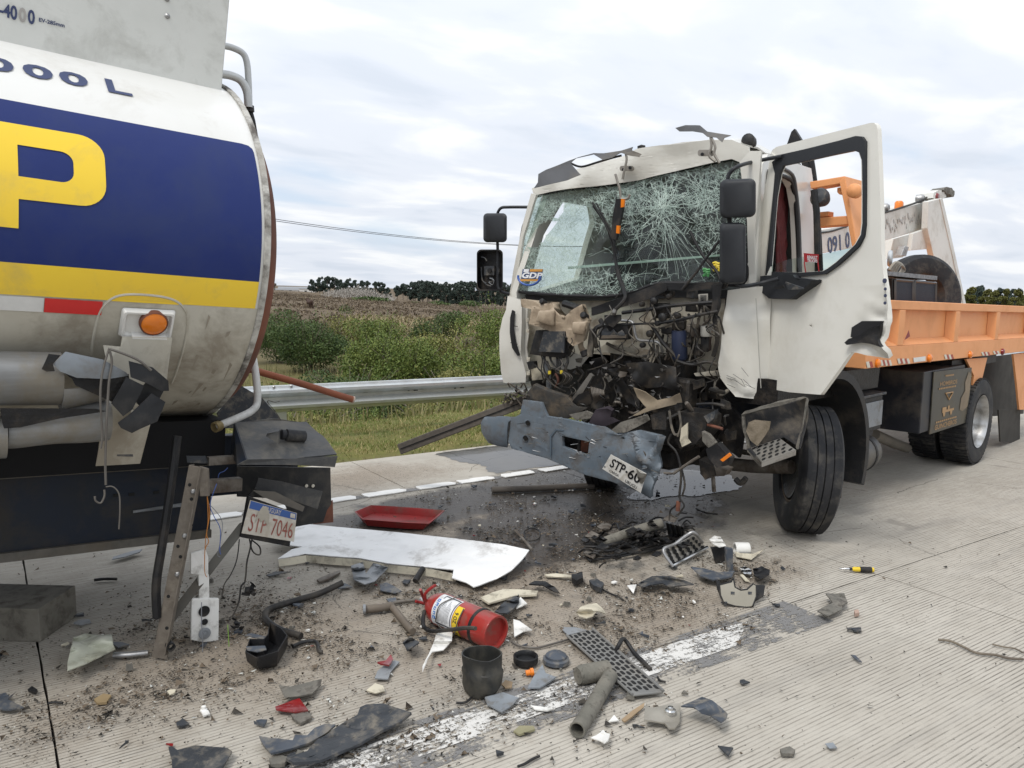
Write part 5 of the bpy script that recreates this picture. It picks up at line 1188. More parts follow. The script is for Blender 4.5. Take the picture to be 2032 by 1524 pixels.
def cpw(p):
    l = CF.inv(p); k = max(0, .16 - l[1]) / .16
    a = l[0] + .05 * k * k + .04 * max(0, (.12 - l[2]) / .12) * nz(p, 14) - .03 * max(0, min(1, (.62 - l[2]) / .1)) 
    return CF(a, l[1], l[2])
plate('corner_panel', [cf(px, py, -.06) for px, py in cp], eu, white_paint, CAB, th=.02, amp=.006, sc=5, step=.035, warp=cpw)
hose('panel_crease', [(1500, 592, -.098), (1503, 640, -.1), (1506, 700, -.1), (1510, 770, -.085)], .003, M('crease_shadow', (.45, .44, .40), rough=.6), CAB)
for k in range(10):
    x, y = 1436 + rs.uniform(0, 55), 728 + rs.uniform(0, 45); hose('scratch', [(x, y, -.115), (x + rs.uniform(8, 24), y + rs.uniform(4, 18), -.112)], .0016, dark_pl, CAB)
# ---- driver's door hanging open
DH = CF(.06, -.01, 0); dd_ = head(-103); dn = unit(np.cross(dd_, V3(0, 0, 1))); dn = dn if dn @ -RW[:, 2] > 0 else -dn
def dp(px, py, off=0.0): return onplane(px, py, DH + dn * off, dn)
DOOR = bpy.data.objects.new('door', None); fin(DOOR, TT, DH)
DOOR['label'] = 'white cab door torn open past its stop, crumpled at the rear edge'
do = [(1533, 306), (1536, 298), (1544, 292), (1597, 278), (1668, 260), (1730, 244.5), (1738, 244), (1743, 249), (1745, 258), (1749, 340), (1752, 430), (1753, 500), (1757, 545), (1762, 574), (1762, 637), (1757, 658), (1752, 679), (1756, 698), (1753, 709), (1741, 710), (1715, 703), (1697, 698), (1691, 706), (1676, 730), (1661, 752), (1640, 783), (1577, 778), (1526, 770), (1521, 690), (1518, 600), (1516, 545), (1522, 500), (1528, 440), (1532, 380)]
dhl = [(1549, 345), (1556, 329), (1600, 320), (1650, 309), (1698, 299), (1708, 303), (1713, 318), (1714, 380), (1714, 443), (1711, 466), (1700, 485), (1680, 504), (1661, 521), (1645, 533), (1636, 538), (1588, 541), (1529, 539), (1531, 511), (1536, 450), (1541, 390)]
def dwarp(p):
    r = p - DH; s_ = r @ dd_; z = p[2] - 1.0
    k = max(0, (s_ - .80) / .2) * max(0, 1 - abs(z - .25) / .5)
    return p + dn * (.035 * math.sin(max(0, min(1, s_ / 1.0)) * math.pi) * max(0, min(1, (1.9 - p[2]) * 1.2)) + .06 * k * nz(p, 13) - .05 * k) - dd_ * .03 * k * abs(nz(p, 11, 3))
plate('door_skin', [[dp(*p) for p in do], [dp(*p) for p in dhl]], dn, white_paint, DOOR, th=.03, step=.035, amp=.003, sc=4, warp=dwarp)
apil = [(1533, 303), (1543, 312), (1538, 372), (1530, 440), (1522, 510), (1519, 560), (1492, 566), (1497, 520), (1507, 450), (1519, 385)]
plate('door_pillar', [dp(*p, .012) for p in apil], dn, white_paint, DOOR, th=.025, step=.08)
to = [(1534, 322), (1551, 307), (1600, 296), (1668, 279), (1700, 270), (1712, 271), (1719, 281), (1719, 380), (1719, 446), (1716, 469), (1705, 489), (1684, 509), (1664, 527), (1640, 544), (1588, 549), (1521, 546), (1524, 510), (1530, 450), (1536, 390), (1540, 345)]
plate('window_trim', [[dp(*p, .024) for p in to], [dp(*p, .024) for p in dhl]], dn, mirror_black, DOOR, th=.02, step=.1)
plate('door_glass', [dp(*p, .012) for p in ((1529, 527), (1560, 516), (1600, 508), (1650, 501), (1697, 489), (1680, 505), (1661, 521), (1636, 538), (1588, 541), (1529, 539))], dn, clear_glass, DOOR, th=0, step=.1)
tagp = M('red_sticker', (.36, .03, .035), rough=.4)
st_ = MB().prism([dp(*p, .02) for p in ((1595, 502), (1625, 505), (1624, 520), (1596, 520))], dn * .001).build('window_sticker', tagp, DOOR)
quad_text('RENAULT', [dp(1602, 514, .023), dp(1622, 515, .023), dp(1622, 508, .023), dp(1602, 507, .023)], stick_w, st_, .02); quad_text('TRUCKS', [dp(1602, 520, .023), dp(1622, 521, .023), dp(1622, 515.5, .023), dp(1602, 514.5, .023)], stick_w, st_, .02)
for p in ((1595, 520, 1598, 541), (1622, 519, 1624.5, 541)): MB().prism([dp(p[0], p[1], .02), dp(p[0] + 2.2, p[1], .02), dp(p[2] + 2, p[3], .02), dp(p[2], p[3], .02)], dn * .001).build('sticker_edge', tagp, st_)
z4 = lambda x, y: (1420 + x / 4.761, 490 + y / 4.761)
plate('mirror_base', [dp(*z4(*p), .06) for p in ((450, 275), (600, 265), (740, 262), (760, 290), (955, 312), (945, 335), (720, 495), (520, 490), (440, 415))], dn, mirror_black, DOOR, th=.07, step=.06, bow=.03)
plate('mirror_base_facet', [dp(*z4(*p), .125) for p in ((665, 330), (830, 385), (830, 398), (690, 405))], dn, dark_pl, DOOR, th=.012, step=.1)
MB().prism([dp(*z4(*p), .125) for p in ((560, 385), (650, 360), (660, 385), (590, 400))], dn * .01).build('mirror_base_hole', slot_m, DOOR)
rec = [z4(*p) for p in ((1290, 850), (1300, 760), (1380, 700), (1555, 700), (1500, 800), (1500, 860), (1540, 930), (1400, 900))]
plate('handle_recess', [dp(*p, .03) for p in rec], dn, seal, DOOR, th=.01, step=.1, warp=lambda p: dwarp(p))
plate('door_handle', [dp(*z4(*p), .055) for p in ((1235, 905), (1260, 870), (1330, 835), (1420, 770), (1540, 730), (1500, 820), (1495, 870), (1540, 945), (1430, 915), (1340, 905), (1250, 925))], dn, black_pl, DOOR, th=.02, step=.05, bow=.02, warp=lambda p: dwarp(p))
for p in ((1600, 320, 10), (1606, 397, 4), (1606, 460, 5), (1603, 530, 4)): MB().lathe(dp(*z4(p[0], p[1]), .02), dn, [(.006 + .0008 * p[2], 0), (.006 + .0008 * p[2], .004), (0, .004)], 10).build('edge_hole', M('edge_mark', (.06, .07, .12), rough=.6), DOOR)
MB().tube(smooth_path([dp(1552, 310, .04), onplane(1500, 320, DH + dn * .12, dn), cf(1465, 330, -.22), cf(1447, 345, -.25), cf(1443, 366, -.25)], 5), .013, 8).build('mirror_arm', mirror_black, DOOR, smooth=True)
MB().tube(smooth_path([dp(1545, 553, .09), onplane(1510, 562, DH + dn * .16, dn), cf(1475, 568, -.22), cf(1461, 562, -.25), cf(1456, 545, -.25)], 5), .013, 8).build('mirror_arm', mirror_black, DOOR, smooth=True)
MB().tube([cf(1446, 425, -.25), cf(1449, 455, -.25)], .016, 8).build('mirror_post', black_pl, DOOR)
def mirror(px0, px1, py0, py1, w, dep, parent, name='mirror_housing', tilt=0.0):
    mb = MB(); k = 32; rx = (px1 - px0) / 2; ry = (py1 - py0) / 2; cx_, cy_ = (px0 + px1) / 2, (py0 + py1) / 2; rr = min(rx, ry) * .36
    for s_, d in ((.80, 0), (.95, .012), (1.0, .035), (1.0, dep * .6), (.9, dep)):
        pts = rrect(-rx * s_, rx * s_, -ry * s_, ry * s_, rr * s_, 7)
        mb.v += [tuple(cf(cx_ + x, cy_ + y + tilt * x, w + d)) for x, y in pts]
    mb.f = [(i * k + j, i * k + (j + 1) % k, (i + 1) * k + (j + 1) % k, (i + 1) * k + j) for i in range(4) for j in range(k)] + [tuple(range(k))[::-1], tuple(range(4 * k, 5 * k))]; mb.m = [0] * len(mb.f)
    return mb.build(name, mirror_black, parent, smooth=True)
mirror(1428, 1500, 355, 432, -.33, .14, DOOR, tilt=-.04); mirror(1428, 1480, 442, 563, -.32, .15, DOOR)
# far mirrors, the lower one with its glass and cover gone
FM = CAB
MB().tube(smooth_path([cf(1050, 411, .05), cf(1010, 411, .02), cf(994, 413, 0), cf(987, 425, 0), cf(987, 440, 0)], 5), .012, 8).build('mirror_arm', mirror_black, FM, smooth=True)
MB().tube(smooth_path([cf(987, 470, 0), cf(988, 520, 0), cf(988, 562, 0), cf(994, 578, 0), cf(1014, 584, .05)], 5), .012, 8).build('mirror_arm', mirror_black, FM, smooth=True)
mirror(959, 1006, 423, 481, -.06, .12, FM)
mb = MB(); k = 24
for s_, d in ((1, -.03), (1, .06), (.9, .09)): mb.v += [tuple(cf(972 + x * s_, 536 + y * s_, d)) for x, y in rrect(-26, 26, -41, 41, 9, 5)]
for s_, d in ((.93, -.03), (.93, .03)): mb.v += [tuple(cf(972 + x * s_, 536 + y * s_, d)) for x, y in rrect(-26, 26, -41, 41, 9, 5)]
ring = lambda a, b: [(a * k + j, a * k + (j + 1) % k, b * k + (j + 1) % k, b * k + j) for j in range(k)]
mb.f = ring(0, 1) + ring(1, 2) + ring(0, 3) + ring(3, 4) + [tuple(range(2 * k, 3 * k)), tuple(range(4 * k, 5 * k))]; mb.m = [0] * len(mb.f)
mh = mb.build('mirror_shell', black_pl, FM, smooth=True)
fp('mirror_motor', [(963, 528), (982, 528), (982, 546), (963, 546)], .005, dark_pl, parent=mh, th=.03, amp=0)
for pts in (((955, 510), (962, 512), (966, 518)), ((960, 560), (966, 565), (975, 568)), ((985, 520), (990, 535), (988, 550)), ((955, 530), (957, 555), (965, 562)), ((972, 550), (978, 553), (976, 560), (970, 558))): hose('mirror_rib', [(x, y, .0) for x, y in pts], .005, dark_pl, mh)
MB().lathe(cf(972, 537, -.02), -eu, [(.02, 0), (.018, .012), (0, .014)], 12).build('mirror_pivot', black_pl, mh)
hose('loose_wire', [(972, 552, -.03), (980, 556, -.05), (977, 565, -.04), (970, 560, -.03)], .003, grey_pl, mh)
# ---- smashed front: pixel helpers for the close-up measurements
z2 = lambda x, y: (950 + x / 3.544, 560 + y / 3.544)
z5 = lambda x, y: (1290 + x / 4.726, 760 + y / 4.726)
z6 = lambda x, y: (1640 + x / 4.232, 580 + y / 4.232)
z7 = lambda x, y: (1590 + x / 4.597, 340 + y / 4.597)
FR = bpy.data.objects.new('smashed_front', None); fin(FR, TT, CF(0, 1, 0))
FR['label'] = 'exposed firewall and engine bay crushed open below the windscreen'
cream_metal = M('cream_firewall', (.60, .57, .48), (.50, .46, .38), scale=4, rough=.5, dirt=(.17, .13, .09), damt=.75, dscale=5, dpos=.54)
def f2(name, pts, w, mat, **k): k.setdefault('parent', FR); return fp(name, [z2(*p) for p in pts], w, mat, **k)
def h2(name, pts, r, mat, w=-.1): return hose(name, [(*z2(p[0], p[1]), p[2] if len(p) > 2 else w) for p in pts], r, mat, FR)
f2('firewall', [(310, 110), (1740, 50), (1700, 540), (1650, 660), (1500, 655), (1300, 540), (1000, 520), (800, 500), (720, 560), (620, 620), (500, 610), (380, 690), (330, 600)], .10, cream_metal, amp=.03, sc=5, step=.06, th=.006)
f2('firewall_lip', [(780, 500), (900, 430), (1180, 470), (1360, 520), (1300, 560), (1080, 520), (860, 490)], -.02, cream_metal, amp=.02, sc=8)
f2('torn_panel', [(500, 560), (660, 490), (740, 520), (760, 490), (780, 520), (720, 590), (640, 615), (540, 600)], -.06, white_paint, amp=.03, sc=7, seed=2)
f2('dark_bay_backing', [(330, 600), (800, 480), (1700, 520), (1772, 1000), (1500, 1250), (900, 1000), (400, 900)], .30, oil_black, amp=.08, sc=5, step=.07)  # black sheet added to close the openings, standing for the dark engine mass
# washer tank
wt_ = f2('washer_tank', [(325, 118), (440, 128), (475, 152), (560, 138), (582, 190), (640, 245), (690, 190), (752, 152), (775, 215), (795, 262), (782, 335), (765, 405), (700, 432), (664, 400), (655, 332), (540, 332), (395, 288), (412, 185), (335, 172)], -.13, beige_pl, th=.09, amp=.015, bow=.05, step=.035, bev=.022)
for x, y, r in ((742, 236, .026), (452, 140, .022)): MB().lathe(cf(*z2(x, y), -.20), unit(-eu + ez * .5), [(r, -.03), (r, .02), (r * .8, .028), (0, .03)], 16).build('tank_cap', black_pl, wt_, smooth=True)
f2('tank_moulding', [(430, 200), (540, 195), (535, 310), (410, 275)], -.235, beige_pl, th=.03, bow=.02, parent=wt_, bev=.012)
f2('tank_moulding', [(665, 280), (770, 275), (750, 370), (670, 360)], -.235, beige_pl, th=.03, bow=.02, parent=wt_, bev=.012)
h2('filler_neck', [(715, 420, -.13), (720, 460, -.14), (745, 495, -.15)], .022, beige_pl)
MB().lathe(cf(*z2(740, 490), -.17), unit(-ez - ev * .4), [(.03, -.01), (.03, .03), (.02, .035)], 12).build('hose_end', black_pl, FR)
h2('corrugated_hose', [(600, 150, -.15), (660, 170, -.17), (720, 190, -.16), (735, 175, -.15)], .028, black_pl)
# control box with lid and cables
fb = f2('fuse_box', [(430, 335), (620, 340), (662, 370), (668, 430), (620, 528), (385, 500), (400, 440)], -.13, black_pl, th=.10, amp=.004, bow=.01, bev=.012)
f2('fuse_box_lid', [(462, 345), (612, 345), (603, 495), (425, 486)], -.22, dark_pl, th=.02, amp=.002, parent=fb)
for k in range(9):
    x = 430 + k * 22; h2('cable', [(x, 490, -.16), (x + rs.uniform(-15, 25), 550, -.18), (x + rs.uniform(-20, 60), 620, -.2), (x + rs.uniform(0, 90), 680 + rs.uniform(-30, 60), -.16)], rs.uniform(.005, .012), cable)
for k in range(5): h2('wire', [(505, 600, -.2), (540 + k * 22, 610 + k * 8, -.22), (600 + k * 14, 660 + k * 5, -.24), (560 + k * 8, 720, -.2), (520, 680, -.2)], .004, (cable, dusty_cable, cable, tie, cable)[k])
for x, y in ((498, 635), (582, 632)): MB().lathe(cf(*z2(x, y), -.23), ez, [(.012, -.012), (.012, .012)], 8).build('wire_clip', stick_y, FR)
h2('red_loom', [(540, 640, -.2), (560, 690, -.2), (540, 740, -.18)], .010, M('loom_brown', (.12, .05, .035), rough=.6)); h2('grey_pipe', [(470, 560, -.1), (490, 640, -.12), (495, 780, -.12)], .022, grey_pl)
f2('horn_cover', [(345, 560), (400, 555), (405, 600), (360, 615)], -.12, black_pl, th=.04); f2('lamp_mount', [(370, 600), (500, 610), (480, 680), (380, 690)], -.02, cream_frag, th=.02)
h2('cable', [(395, 580, -.16), (450, 640, -.2), (520, 720, -.25), (610, 770, -.2)], .006, cable)
for x, y in ((345, 265), (345, 340), (350, 540), (350, 640)): f2('bracket_tab', [(x - 12, y - 12), (x + 12, y - 10), (x + 10, y + 14), (x - 10, y + 12)], -.08, cream_metal, th=.01, amp=0)
# cowl and wipers
f2('cowl', [(795, 180), (900, 140), (1100, 75), (1290, 0), (1330, 20), (1330, 55), (1200, 120), (1040, 165), (900, 205), (800, 235)], -.13, black_pl, th=.03, amp=.02, sc=6)
f2('cowl', [(1280, 5), (1500, 5), (1760, -5), (1740, 45), (1600, 48), (1480, 65), (1370, 50), (1290, 40)], -.12, black_pl, th=.04, amp=.01)
f2('cowl_end', [(1640, 20), (1720, 10), (1690, 120), (1680, 210), (1640, 200), (1650, 100)], -.15, black_pl, th=.03)
f2('wiper_motor_plate', [(885, 232), (1000, 228), (1003, 262), (948, 318), (885, 290)], -.20, black_pl, th=.012, amp=.004)
h2('wiper_spindle', [(950, 230, -.22), (965, 190, -.22), (990, 165, -.22), (1030, 110, -.2), (1020, 50, -.16), (1005, 0, -.12)], .014, black_pl)
h2('spindle_cap', [(955, 215, -.22), (962, 190, -.22)], .016, steel)
def w1(name, pts, r, mat=black_pl): return hose(name, [(*z1(x, y), w_) for x, y, w_ in pts], r, mat, FR)
w1('wiper_arm', [(1080, 1230, -.15), (1060, 1150, -.10), (1020, 1000, -.06), (1010, 850, -.05)], .013); w1('wiper_arm', [(1070, 1200, -.12), (1030, 1100, -.08), (1010, 960, -.06), (960, 780, -.05), (870, 640, -.04)], .007)
w1('wiper_blade', [(865, 615, -.06), (930, 720, -.07), (1000, 860, -.08), (1030, 960, -.08)], .008); w1('wiper_blade', [(890, 620, -.06), (960, 750, -.08), (1010, 840, -.08)], .006)
w1('wiper_arm', [(1740, 1180, -.15), (1700, 1080, -.12), (1600, 960, -.10), (1520, 810, -.08)], .011); w1('wiper_blade', [(1470, 1200, -.15), (1560, 1090, -.16), (1660, 950, -.16), (1720, 870, -.15)], .009); w1('wiper_blade', [(1480, 1180, -.15), (1590, 1050, -.16), (1700, 900, -.15)], .006)
w1('washer_tube', [(1000, 1170, -.1), (1040, 1130, -.1), (1060, 1200, -.12), (1020, 1260, -.12)], .004); w1('loose_cable', [(880, 630, -.05), (905, 680, -.05), (940, 690, -.05)], .006)
fp('hanging_marker', [z1(*p) for p in ((1030, 592), (1078, 592), (1070, 680), (1030, 868), (995, 852), (1010, 700))], -.13, black_pl, parent=FR, th=.035, amp=.004)
fp('marker_lens', [z1(*p) for p in ((1062, 592), (1084, 595), (1080, 645), (1060, 650))], -.155, amber, parent=FR, th=.02, amp=0); fp('marker_lens', [z1(*p) for p in ((1032, 770), (1052, 772), (1048, 825), (1028, 822))], -.155, amber, parent=FR, th=.02, amp=0)
# centre: air box, pipes, rods
f2('air_box', [(880, 302), (1000, 288), (1062, 298), (1068, 400), (860, 402), (870, 350)], -.12, black_pl, th=.08, amp=.01, bev=.01)
f2('torn_edge', [(865, 340), (900, 320), (920, 350), (950, 330), (975, 358), (1010, 335), (1030, 360), (1030, 375), (860, 372)], -.19, dark_pl, th=.005, amp=.02, sc=14)
f2('air_box_rail', [(870, 375), (1040, 370), (1040, 390), (865, 395)], -.19, wood, th=.02)
h2('steel_pipe', [(1000, 268, -.13), (1070, 275, -.14), (1090, 300, -.15), (1100, 360, -.15), (1125, 405, -.15), (1200, 412, -.15), (1265, 425, -.14), (1295, 490, -.1)], .010, steel)
h2('steel_pipe', [(890, 290, -.15), (860, 330, -.16), (835, 385, -.15)], .009, steel); h2('steel_pipe', [(1225, 430, -.12), (1230, 480, -.12), (1205, 565, -.14)], .010, dusty_cable); h2('steel_pipe', [(1255, 440, -.12), (1255, 500, -.12), (1225, 570, -.14)], .010, dusty_cable)
h2('linkage_rod', [(1000, 298, -.16), (1150, 292, -.16), (1265, 288, -.17)], .008, black_pl); h2('linkage_rod', [(1265, 288, -.17), (1420, 262, -.18), (1560, 228, -.18), (1680, 205, -.16)], .012, black_pl); h2('linkage_rod', [(1010, 215, -.14), (1200, 190, -.15), (1400, 160, -.15), (1660, 140, -.12)], .014, black_pl)
for k, (x, y, r) in enumerate(((1265, 288, .02), (1405, 235, .022), (1560, 228, .014), (1155, 155, .018), (1160, 440, .02), (1210, 360, .025), (1300, 245, .03), (1345, 100, .02), (1240, 130, .025))): MB().lathe(cf(*z2(x, y), -.15), -eu, [(r, 0), (r, .03), (r * .6, .04), (0, .042)], 12).build('joint', (black_pl, engine_mat)[k % 2], FR, smooth=True)
h2('hose', [(855, 265, -.14), (870, 300, -.16), (820, 330, -.17), (815, 400, -.16), (830, 460, -.14)], .018, cable); h2('hose', [(800, 330, -.16), (790, 420, -.16), (780, 520, -.16)], .026, dusty_cable); h2('hose', [(900, 430, -.1), (1000, 480, -.12), (1120, 520, -.12), (1300, 510, -.08)], .012, dusty_cable); h2('hose', [(1215, 300, -.12), (1300, 430, -.14), (1390, 530, -.14), (1410, 640, -.12)], .014, cable)
# right: valve blocks, bottles, cables, labels
for (x, y, w_, h_, d, mt) in ((1270, 60, 90, 60, .06, black_pl), (1340, 80, 70, 50, .05, engine_mat), (1500, 70, 60, 90, .07, dark_pl), (1290, 200, 110, 110, .06, oil_black), (1410, 300, 90, 70, .06, engine_mat), (1510, 340, 90, 90, .06, steel_dirty), (1470, 400, 70, 110, .07, engine_mat), (1600, 430, 60, 110, .06, black_pl), (1560, 180, 200, 60, .05, oil_black), (1600, 330, 70, 60, .07, grey_pl), (1330, 340, 80, 50, .05, black_pl), (1540, 480, 60, 90, .06, engine_mat)):
    f2('valve_block', [(x - w_ / 2, y - h_ / 2), (x + w_ / 2, y - h_ / 2 + 4), (x + w_ / 2 - 3, y + h_ / 2), (x - w_ / 2 + 2, y + h_ / 2 - 3)], -.07, mt, th=d, amp=.012, sc=14, step=.03, bev=.010)
MB().lathe(cf(*z2(1410, 360), -.10), -ez, [(.0, -.02), (.05, -.02), (.055, 0), (.055, .17), (.04, .19), (0, .19)], 16).build('filter_canister', M('navy_canister', (.03, .04, .08), rough=.4), FR, smooth=True)
MB().lathe(cf(*z2(1600, 330), -.10), ez, [(.035, -.05), (.04, -.04), (.04, .02), (.022, .03), (.022, .045), (0, .047)], 14).build('fluid_bottle', M('bottle_white', (.45, .44, .40), rough=.4), FR, smooth=True)
f2('data_plate', [(1545, 85), (1612, 80), (1612, 130), (1548, 135)], .02, M('data_plate_m', (.62, .60, .54), rough=.5), th=.006, amp=0)
for k in range(4): f2('data_line', [(1556, 92 + k * 10), (1600, 90 + k * 10), (1600, 94 + k * 10), (1556, 96 + k * 10)], .012, dark_pl, th=.003, amp=0)
for k in range(34):
    x, y = rs.uniform(1200, 1680), rs.uniform(130, 500); dx = rs.uniform(-90, 90)
    h2('cable', [(x, y, -.06), (x + dx * .4, y + rs.uniform(20, 70), rs.uniform(-.16, -.09)), (x + dx, y + rs.uniform(60, 150), -.1)], rs.uniform(.004, .011), rs.choice((cable, cable, dusty_cable, steel_dirty)))
h2('big_hose', [(1660, 60, -.13), (1690, 150, -.15), (1660, 260, -.13), (1680, 400, -.12), (1650, 520, -.1)], .016, cable); h2('cable', [(1395, 555, -.15), (1500, 580, -.16), (1600, 560, -.14), (1680, 580, -.1)], .012, cable); h2('cable', [(1400, 600, -.14), (1480, 560, -.16), (1560, 590, -.14)], .009, cable)
f2('sill_edge', [(1515, 640), (1690, 620), (1690, 655), (1530, 660)], -.05, cream_metal, th=.02)
# tangle in the middle
dark_sheet = M('torn_black_sheet', (.012, .012, .013), (.022, .021, .02), scale=9, rough=.36, dirt=(.09, .07, .05), damt=.55, dscale=8, dpos=.57)
for pts, w_, s_ in (([(880, 575), (980, 565), (1045, 590), (1055, 655), (1000, 645), (930, 620), (870, 605)], -.22, 1), ([(1040, 570), (1200, 555), (1380, 600), (1425, 775), (1300, 738), (1180, 745), (1110, 700), (1060, 640)], -.28, 2), ([(800, 540), (900, 520), (920, 560), (840, 620), (810, 600)], -.15, 3), ([(930, 690), (1010, 670), (1060, 760), (1100, 870), (1040, 850), (980, 770)], -.26, 4), ([(790, 730), (860, 710), (890, 800), (870, 900), (800, 880)], -.24, 5), ([(700, 790), (780, 760), (800, 850), (720, 880), (650, 850)], -.3, 6), ([(1140, 760), (1190, 640), (1210, 560), (1230, 570), (1200, 680), (1170, 770)], -.2, 7), ([(1100, 610), (1150, 690), (1130, 730), (1080, 680), (1040, 610)], -.3, 8)):
    f2('torn_sheet', pts, w_, dark_sheet, amp=.05, sc=7, step=.04, seed=s_, th=.005)
f2('torn_beige_sheet', [(1090, 740), (1180, 768), (1250, 832), (1330, 818), (1418, 778), (1425, 850), (1300, 880), (1200, 905), (1120, 935), (1085, 938), (1180, 880), (1110, 810)], -.34, M('torn_lining', (.33, .27, .19), (.20, .16, .115), scale=8, rough=.8, dirt=MUD, damt=.6), amp=.05, sc=8, step=.035, seed=4)
f2('diagonal_strut', [(648, 832), (785, 640), (806, 658), (700, 845), (670, 868)], -.25, M('strut_grey', (.16, .15, .135), (.10, .095, .085), rough=.6, dirt=MUD, damt=.5), th=.03, amp=.004)
for k in range(9): h2('radiator_fin', [(790 + k * 11, 735 + k * 3, -.27), (800 + k * 10, 790, -.29), (820 + k * 8, 850 - k * 6, -.26)], .005, steel_dirty)
for k in range(8): f2('fan_blade', [(1000 + k * 14, 660 + k * 6), (1014 + k * 14, 658 + k * 6), (1070 + k * 9, 840 + k * 6), (1056 + k * 9, 850 + k * 6)], -.20 - .01 * k, (dark_sheet, engine_mat)[k % 2], amp=.02, sc=9, th=.004)
f2('rag', [(760, 1030), (800, 955), (825, 895), (905, 880), (940, 900), (920, 950), (1000, 975), (930, 1000), (860, 1018)], -.42, M('dark_rag', (.035, .028, .035), (.025, .02, .025), rough=.95), th=.03, amp=.04, sc=9, step=.03)
random.seed(91)
for k in range(90):
    x, y = random.uniform(640, 1420), random.uniform(530, 970)
    if random.random() < .5:
        sz = random.uniform(18, 48); n_ = random.randint(5, 7); a = sorted(random.uniform(0, 6.28) for _ in range(n_)); el = random.uniform(.35, 1)
        f2('crushed_fragment', [(x + math.cos(q) * sz * random.uniform(.5, 1.2), y + math.sin(q) * sz * el * random.uniform(.5, 1.2)) for q in a], random.uniform(-.26, .0), random.choice((oil_black, oil_black, dark_sheet, engine_mat, black_pl, mud_pl, steel_dirty)), amp=.05, sc=12, step=.035, seed=k, th=.004)
    else:
        a = random.uniform(0, 6.28); L_ = random.uniform(30, 120); h2('bent_rod', [(x, y, random.uniform(-.3, -.1)), (x + math.cos(a) * L_ * .5, y + math.sin(a) * L_ * .4, random.uniform(-.3, -.1)), (x + math.cos(a + .6) * L_, y + math.sin(a + .6) * L_ * .8, random.uniform(-.28, 0))], random.uniform(.004, .011), random.choice((cable, cable, steel_dirty, oil_black, dusty_cable)))
for k in range(70):
    x, y = random.uniform(520, 1700), random.uniform(120, 900); d_ = random.uniform(60, 190)
    h2('thin_cable', [(x, y, random.uniform(-.2, -.1)), (x + random.uniform(-40, 40), y + d_ * .35, random.uniform(-.3, -.15)), (x + random.uniform(-60, 60), y + d_ * .7, random.uniform(-.3, -.15)), (x + random.uniform(-80, 80), y + d_, random.uniform(-.2, -.1))], random.uniform(.0025, .0055), random.choice((cable, cable, cable, dusty_cable, tie)))
for k in range(14): x, y = random.uniform(700, 1350), random.uniform(560, 900); f2('bare_tear', [(x, y), (x + random.uniform(15, 40), y + random.uniform(-8, 8)), (x + random.uniform(10, 45), y + random.uniform(8, 20))], -.3, steel, amp=.02, th=.003)
# ---- bumper
blue_b = M('bumper_blue_grey', (.115, .145, .175), (.15, .175, .20), scale=7, rough=.4, spec=.5, bump=.12, bscale=9, dirt=(.10, .09, .08), damt=.8, dscale=9, dpos=.56)
def bwarp(p):
    l = CF.inv(p); k = max(0, (.95 - l[1]) / .5)
    rg = abs(nz(p, 5, 7)); return CF(l[0] - .13 * k * nz(p, 6, 3) - .05 * k - .045 * max(0, .10 - rg) / .10 * min(1, k * .8 + .06), l[1], l[2])
BW = -.42
bo = [(322, 825), (455, 842), (482, 905), (500, 938), (640, 958), (760, 985), (900, 1012), (1000, 1058), (1150, 1030), (1340, 1068), (1325, 1105), (1290, 1200), (1308, 1285), (1262, 1390), (1236, 1500), (1180, 1480), (1100, 1440), (960, 1395), (760, 1340), (490, 1232), (240, 1165), (215, 1120), (235, 960), (305, 925)]
slot = [(605, 1070), (700, 1090), (800, 1112), (792, 1208), (700, 1185), (612, 1148)]
BP = plate('bumper', [[cf(*z2(*p), BW) for p in bo], [cf(*z2(*p), BW) for p in slot]], eu, blue_b, TT, th=.03, amp=.012, sc=4, step=.03, bow=.03, warp=bwarp, bev=.008)
BP['label'] = 'bent blue grey steel bumper'
f2('slot_back', [(600, 1065), (805, 1110), (796, 1212), (606, 1150)], BW + .09, oil_black, th=.01, parent=BP); f2('slot_rib', [(700, 1090), (716, 1094), (712, 1190), (698, 1186)], BW + .03, black_pl, th=.02, parent=BP); f2('slot_rust', [(718, 1100), (780, 1112), (770, 1195), (716, 1185)], BW + .06, rust, th=.02, parent=BP)
f2('bumper_end', [(65, 980), (100, 942), (200, 938), (275, 948), (236, 975), (220, 1132), (115, 1102), (70, 1040)], BW + .06, blue_b, th=.10, amp=.01, bow=.06, step=.04, parent=BP, bev=.025)
f2('bumper_shelf', [(335, 795), (395, 715), (480, 755), (630, 800), (700, 868), (765, 882), (640, 955), (500, 940), (475, 860), (330, 820)], BW + .14, M('shelf_dirty', (.06, .058, .055), (.04, .036, .03), scale=8, rough=.7, dirt=(.16, .125, .09), damt=.7, dscale=8), th=.05, amp=.02, parent=BP, bev=.012)
f2('bumper_ridge', [(500, 1225), (500, 1080), (540, 1032), (600, 1040), (596, 1046), (545, 1042), (512, 1085), (510, 1228)], BW - .045, M('ridge_dark', (.10, .13, .16), rough=.6), th=.006, parent=BP, amp=0)
for x, y in ((346, 990), (330, 1096)):
    MB().lathe(cf(*z2(x, y), BW - .02), -eu, [(.028, -.01), (.030, .01), (.02, .012), (.018, -.005)], 16, closed=True).build('bolt_cup', blue_b, BP, smooth=True); MB().lathe(cf(*z2(x, y), BW - .036), -eu, [(.021, 0), (.019, .004), (0, .006)], 10).build('bolt', oil_black, BP)  # black disc in each cup paints its dark recess, not a bolt head
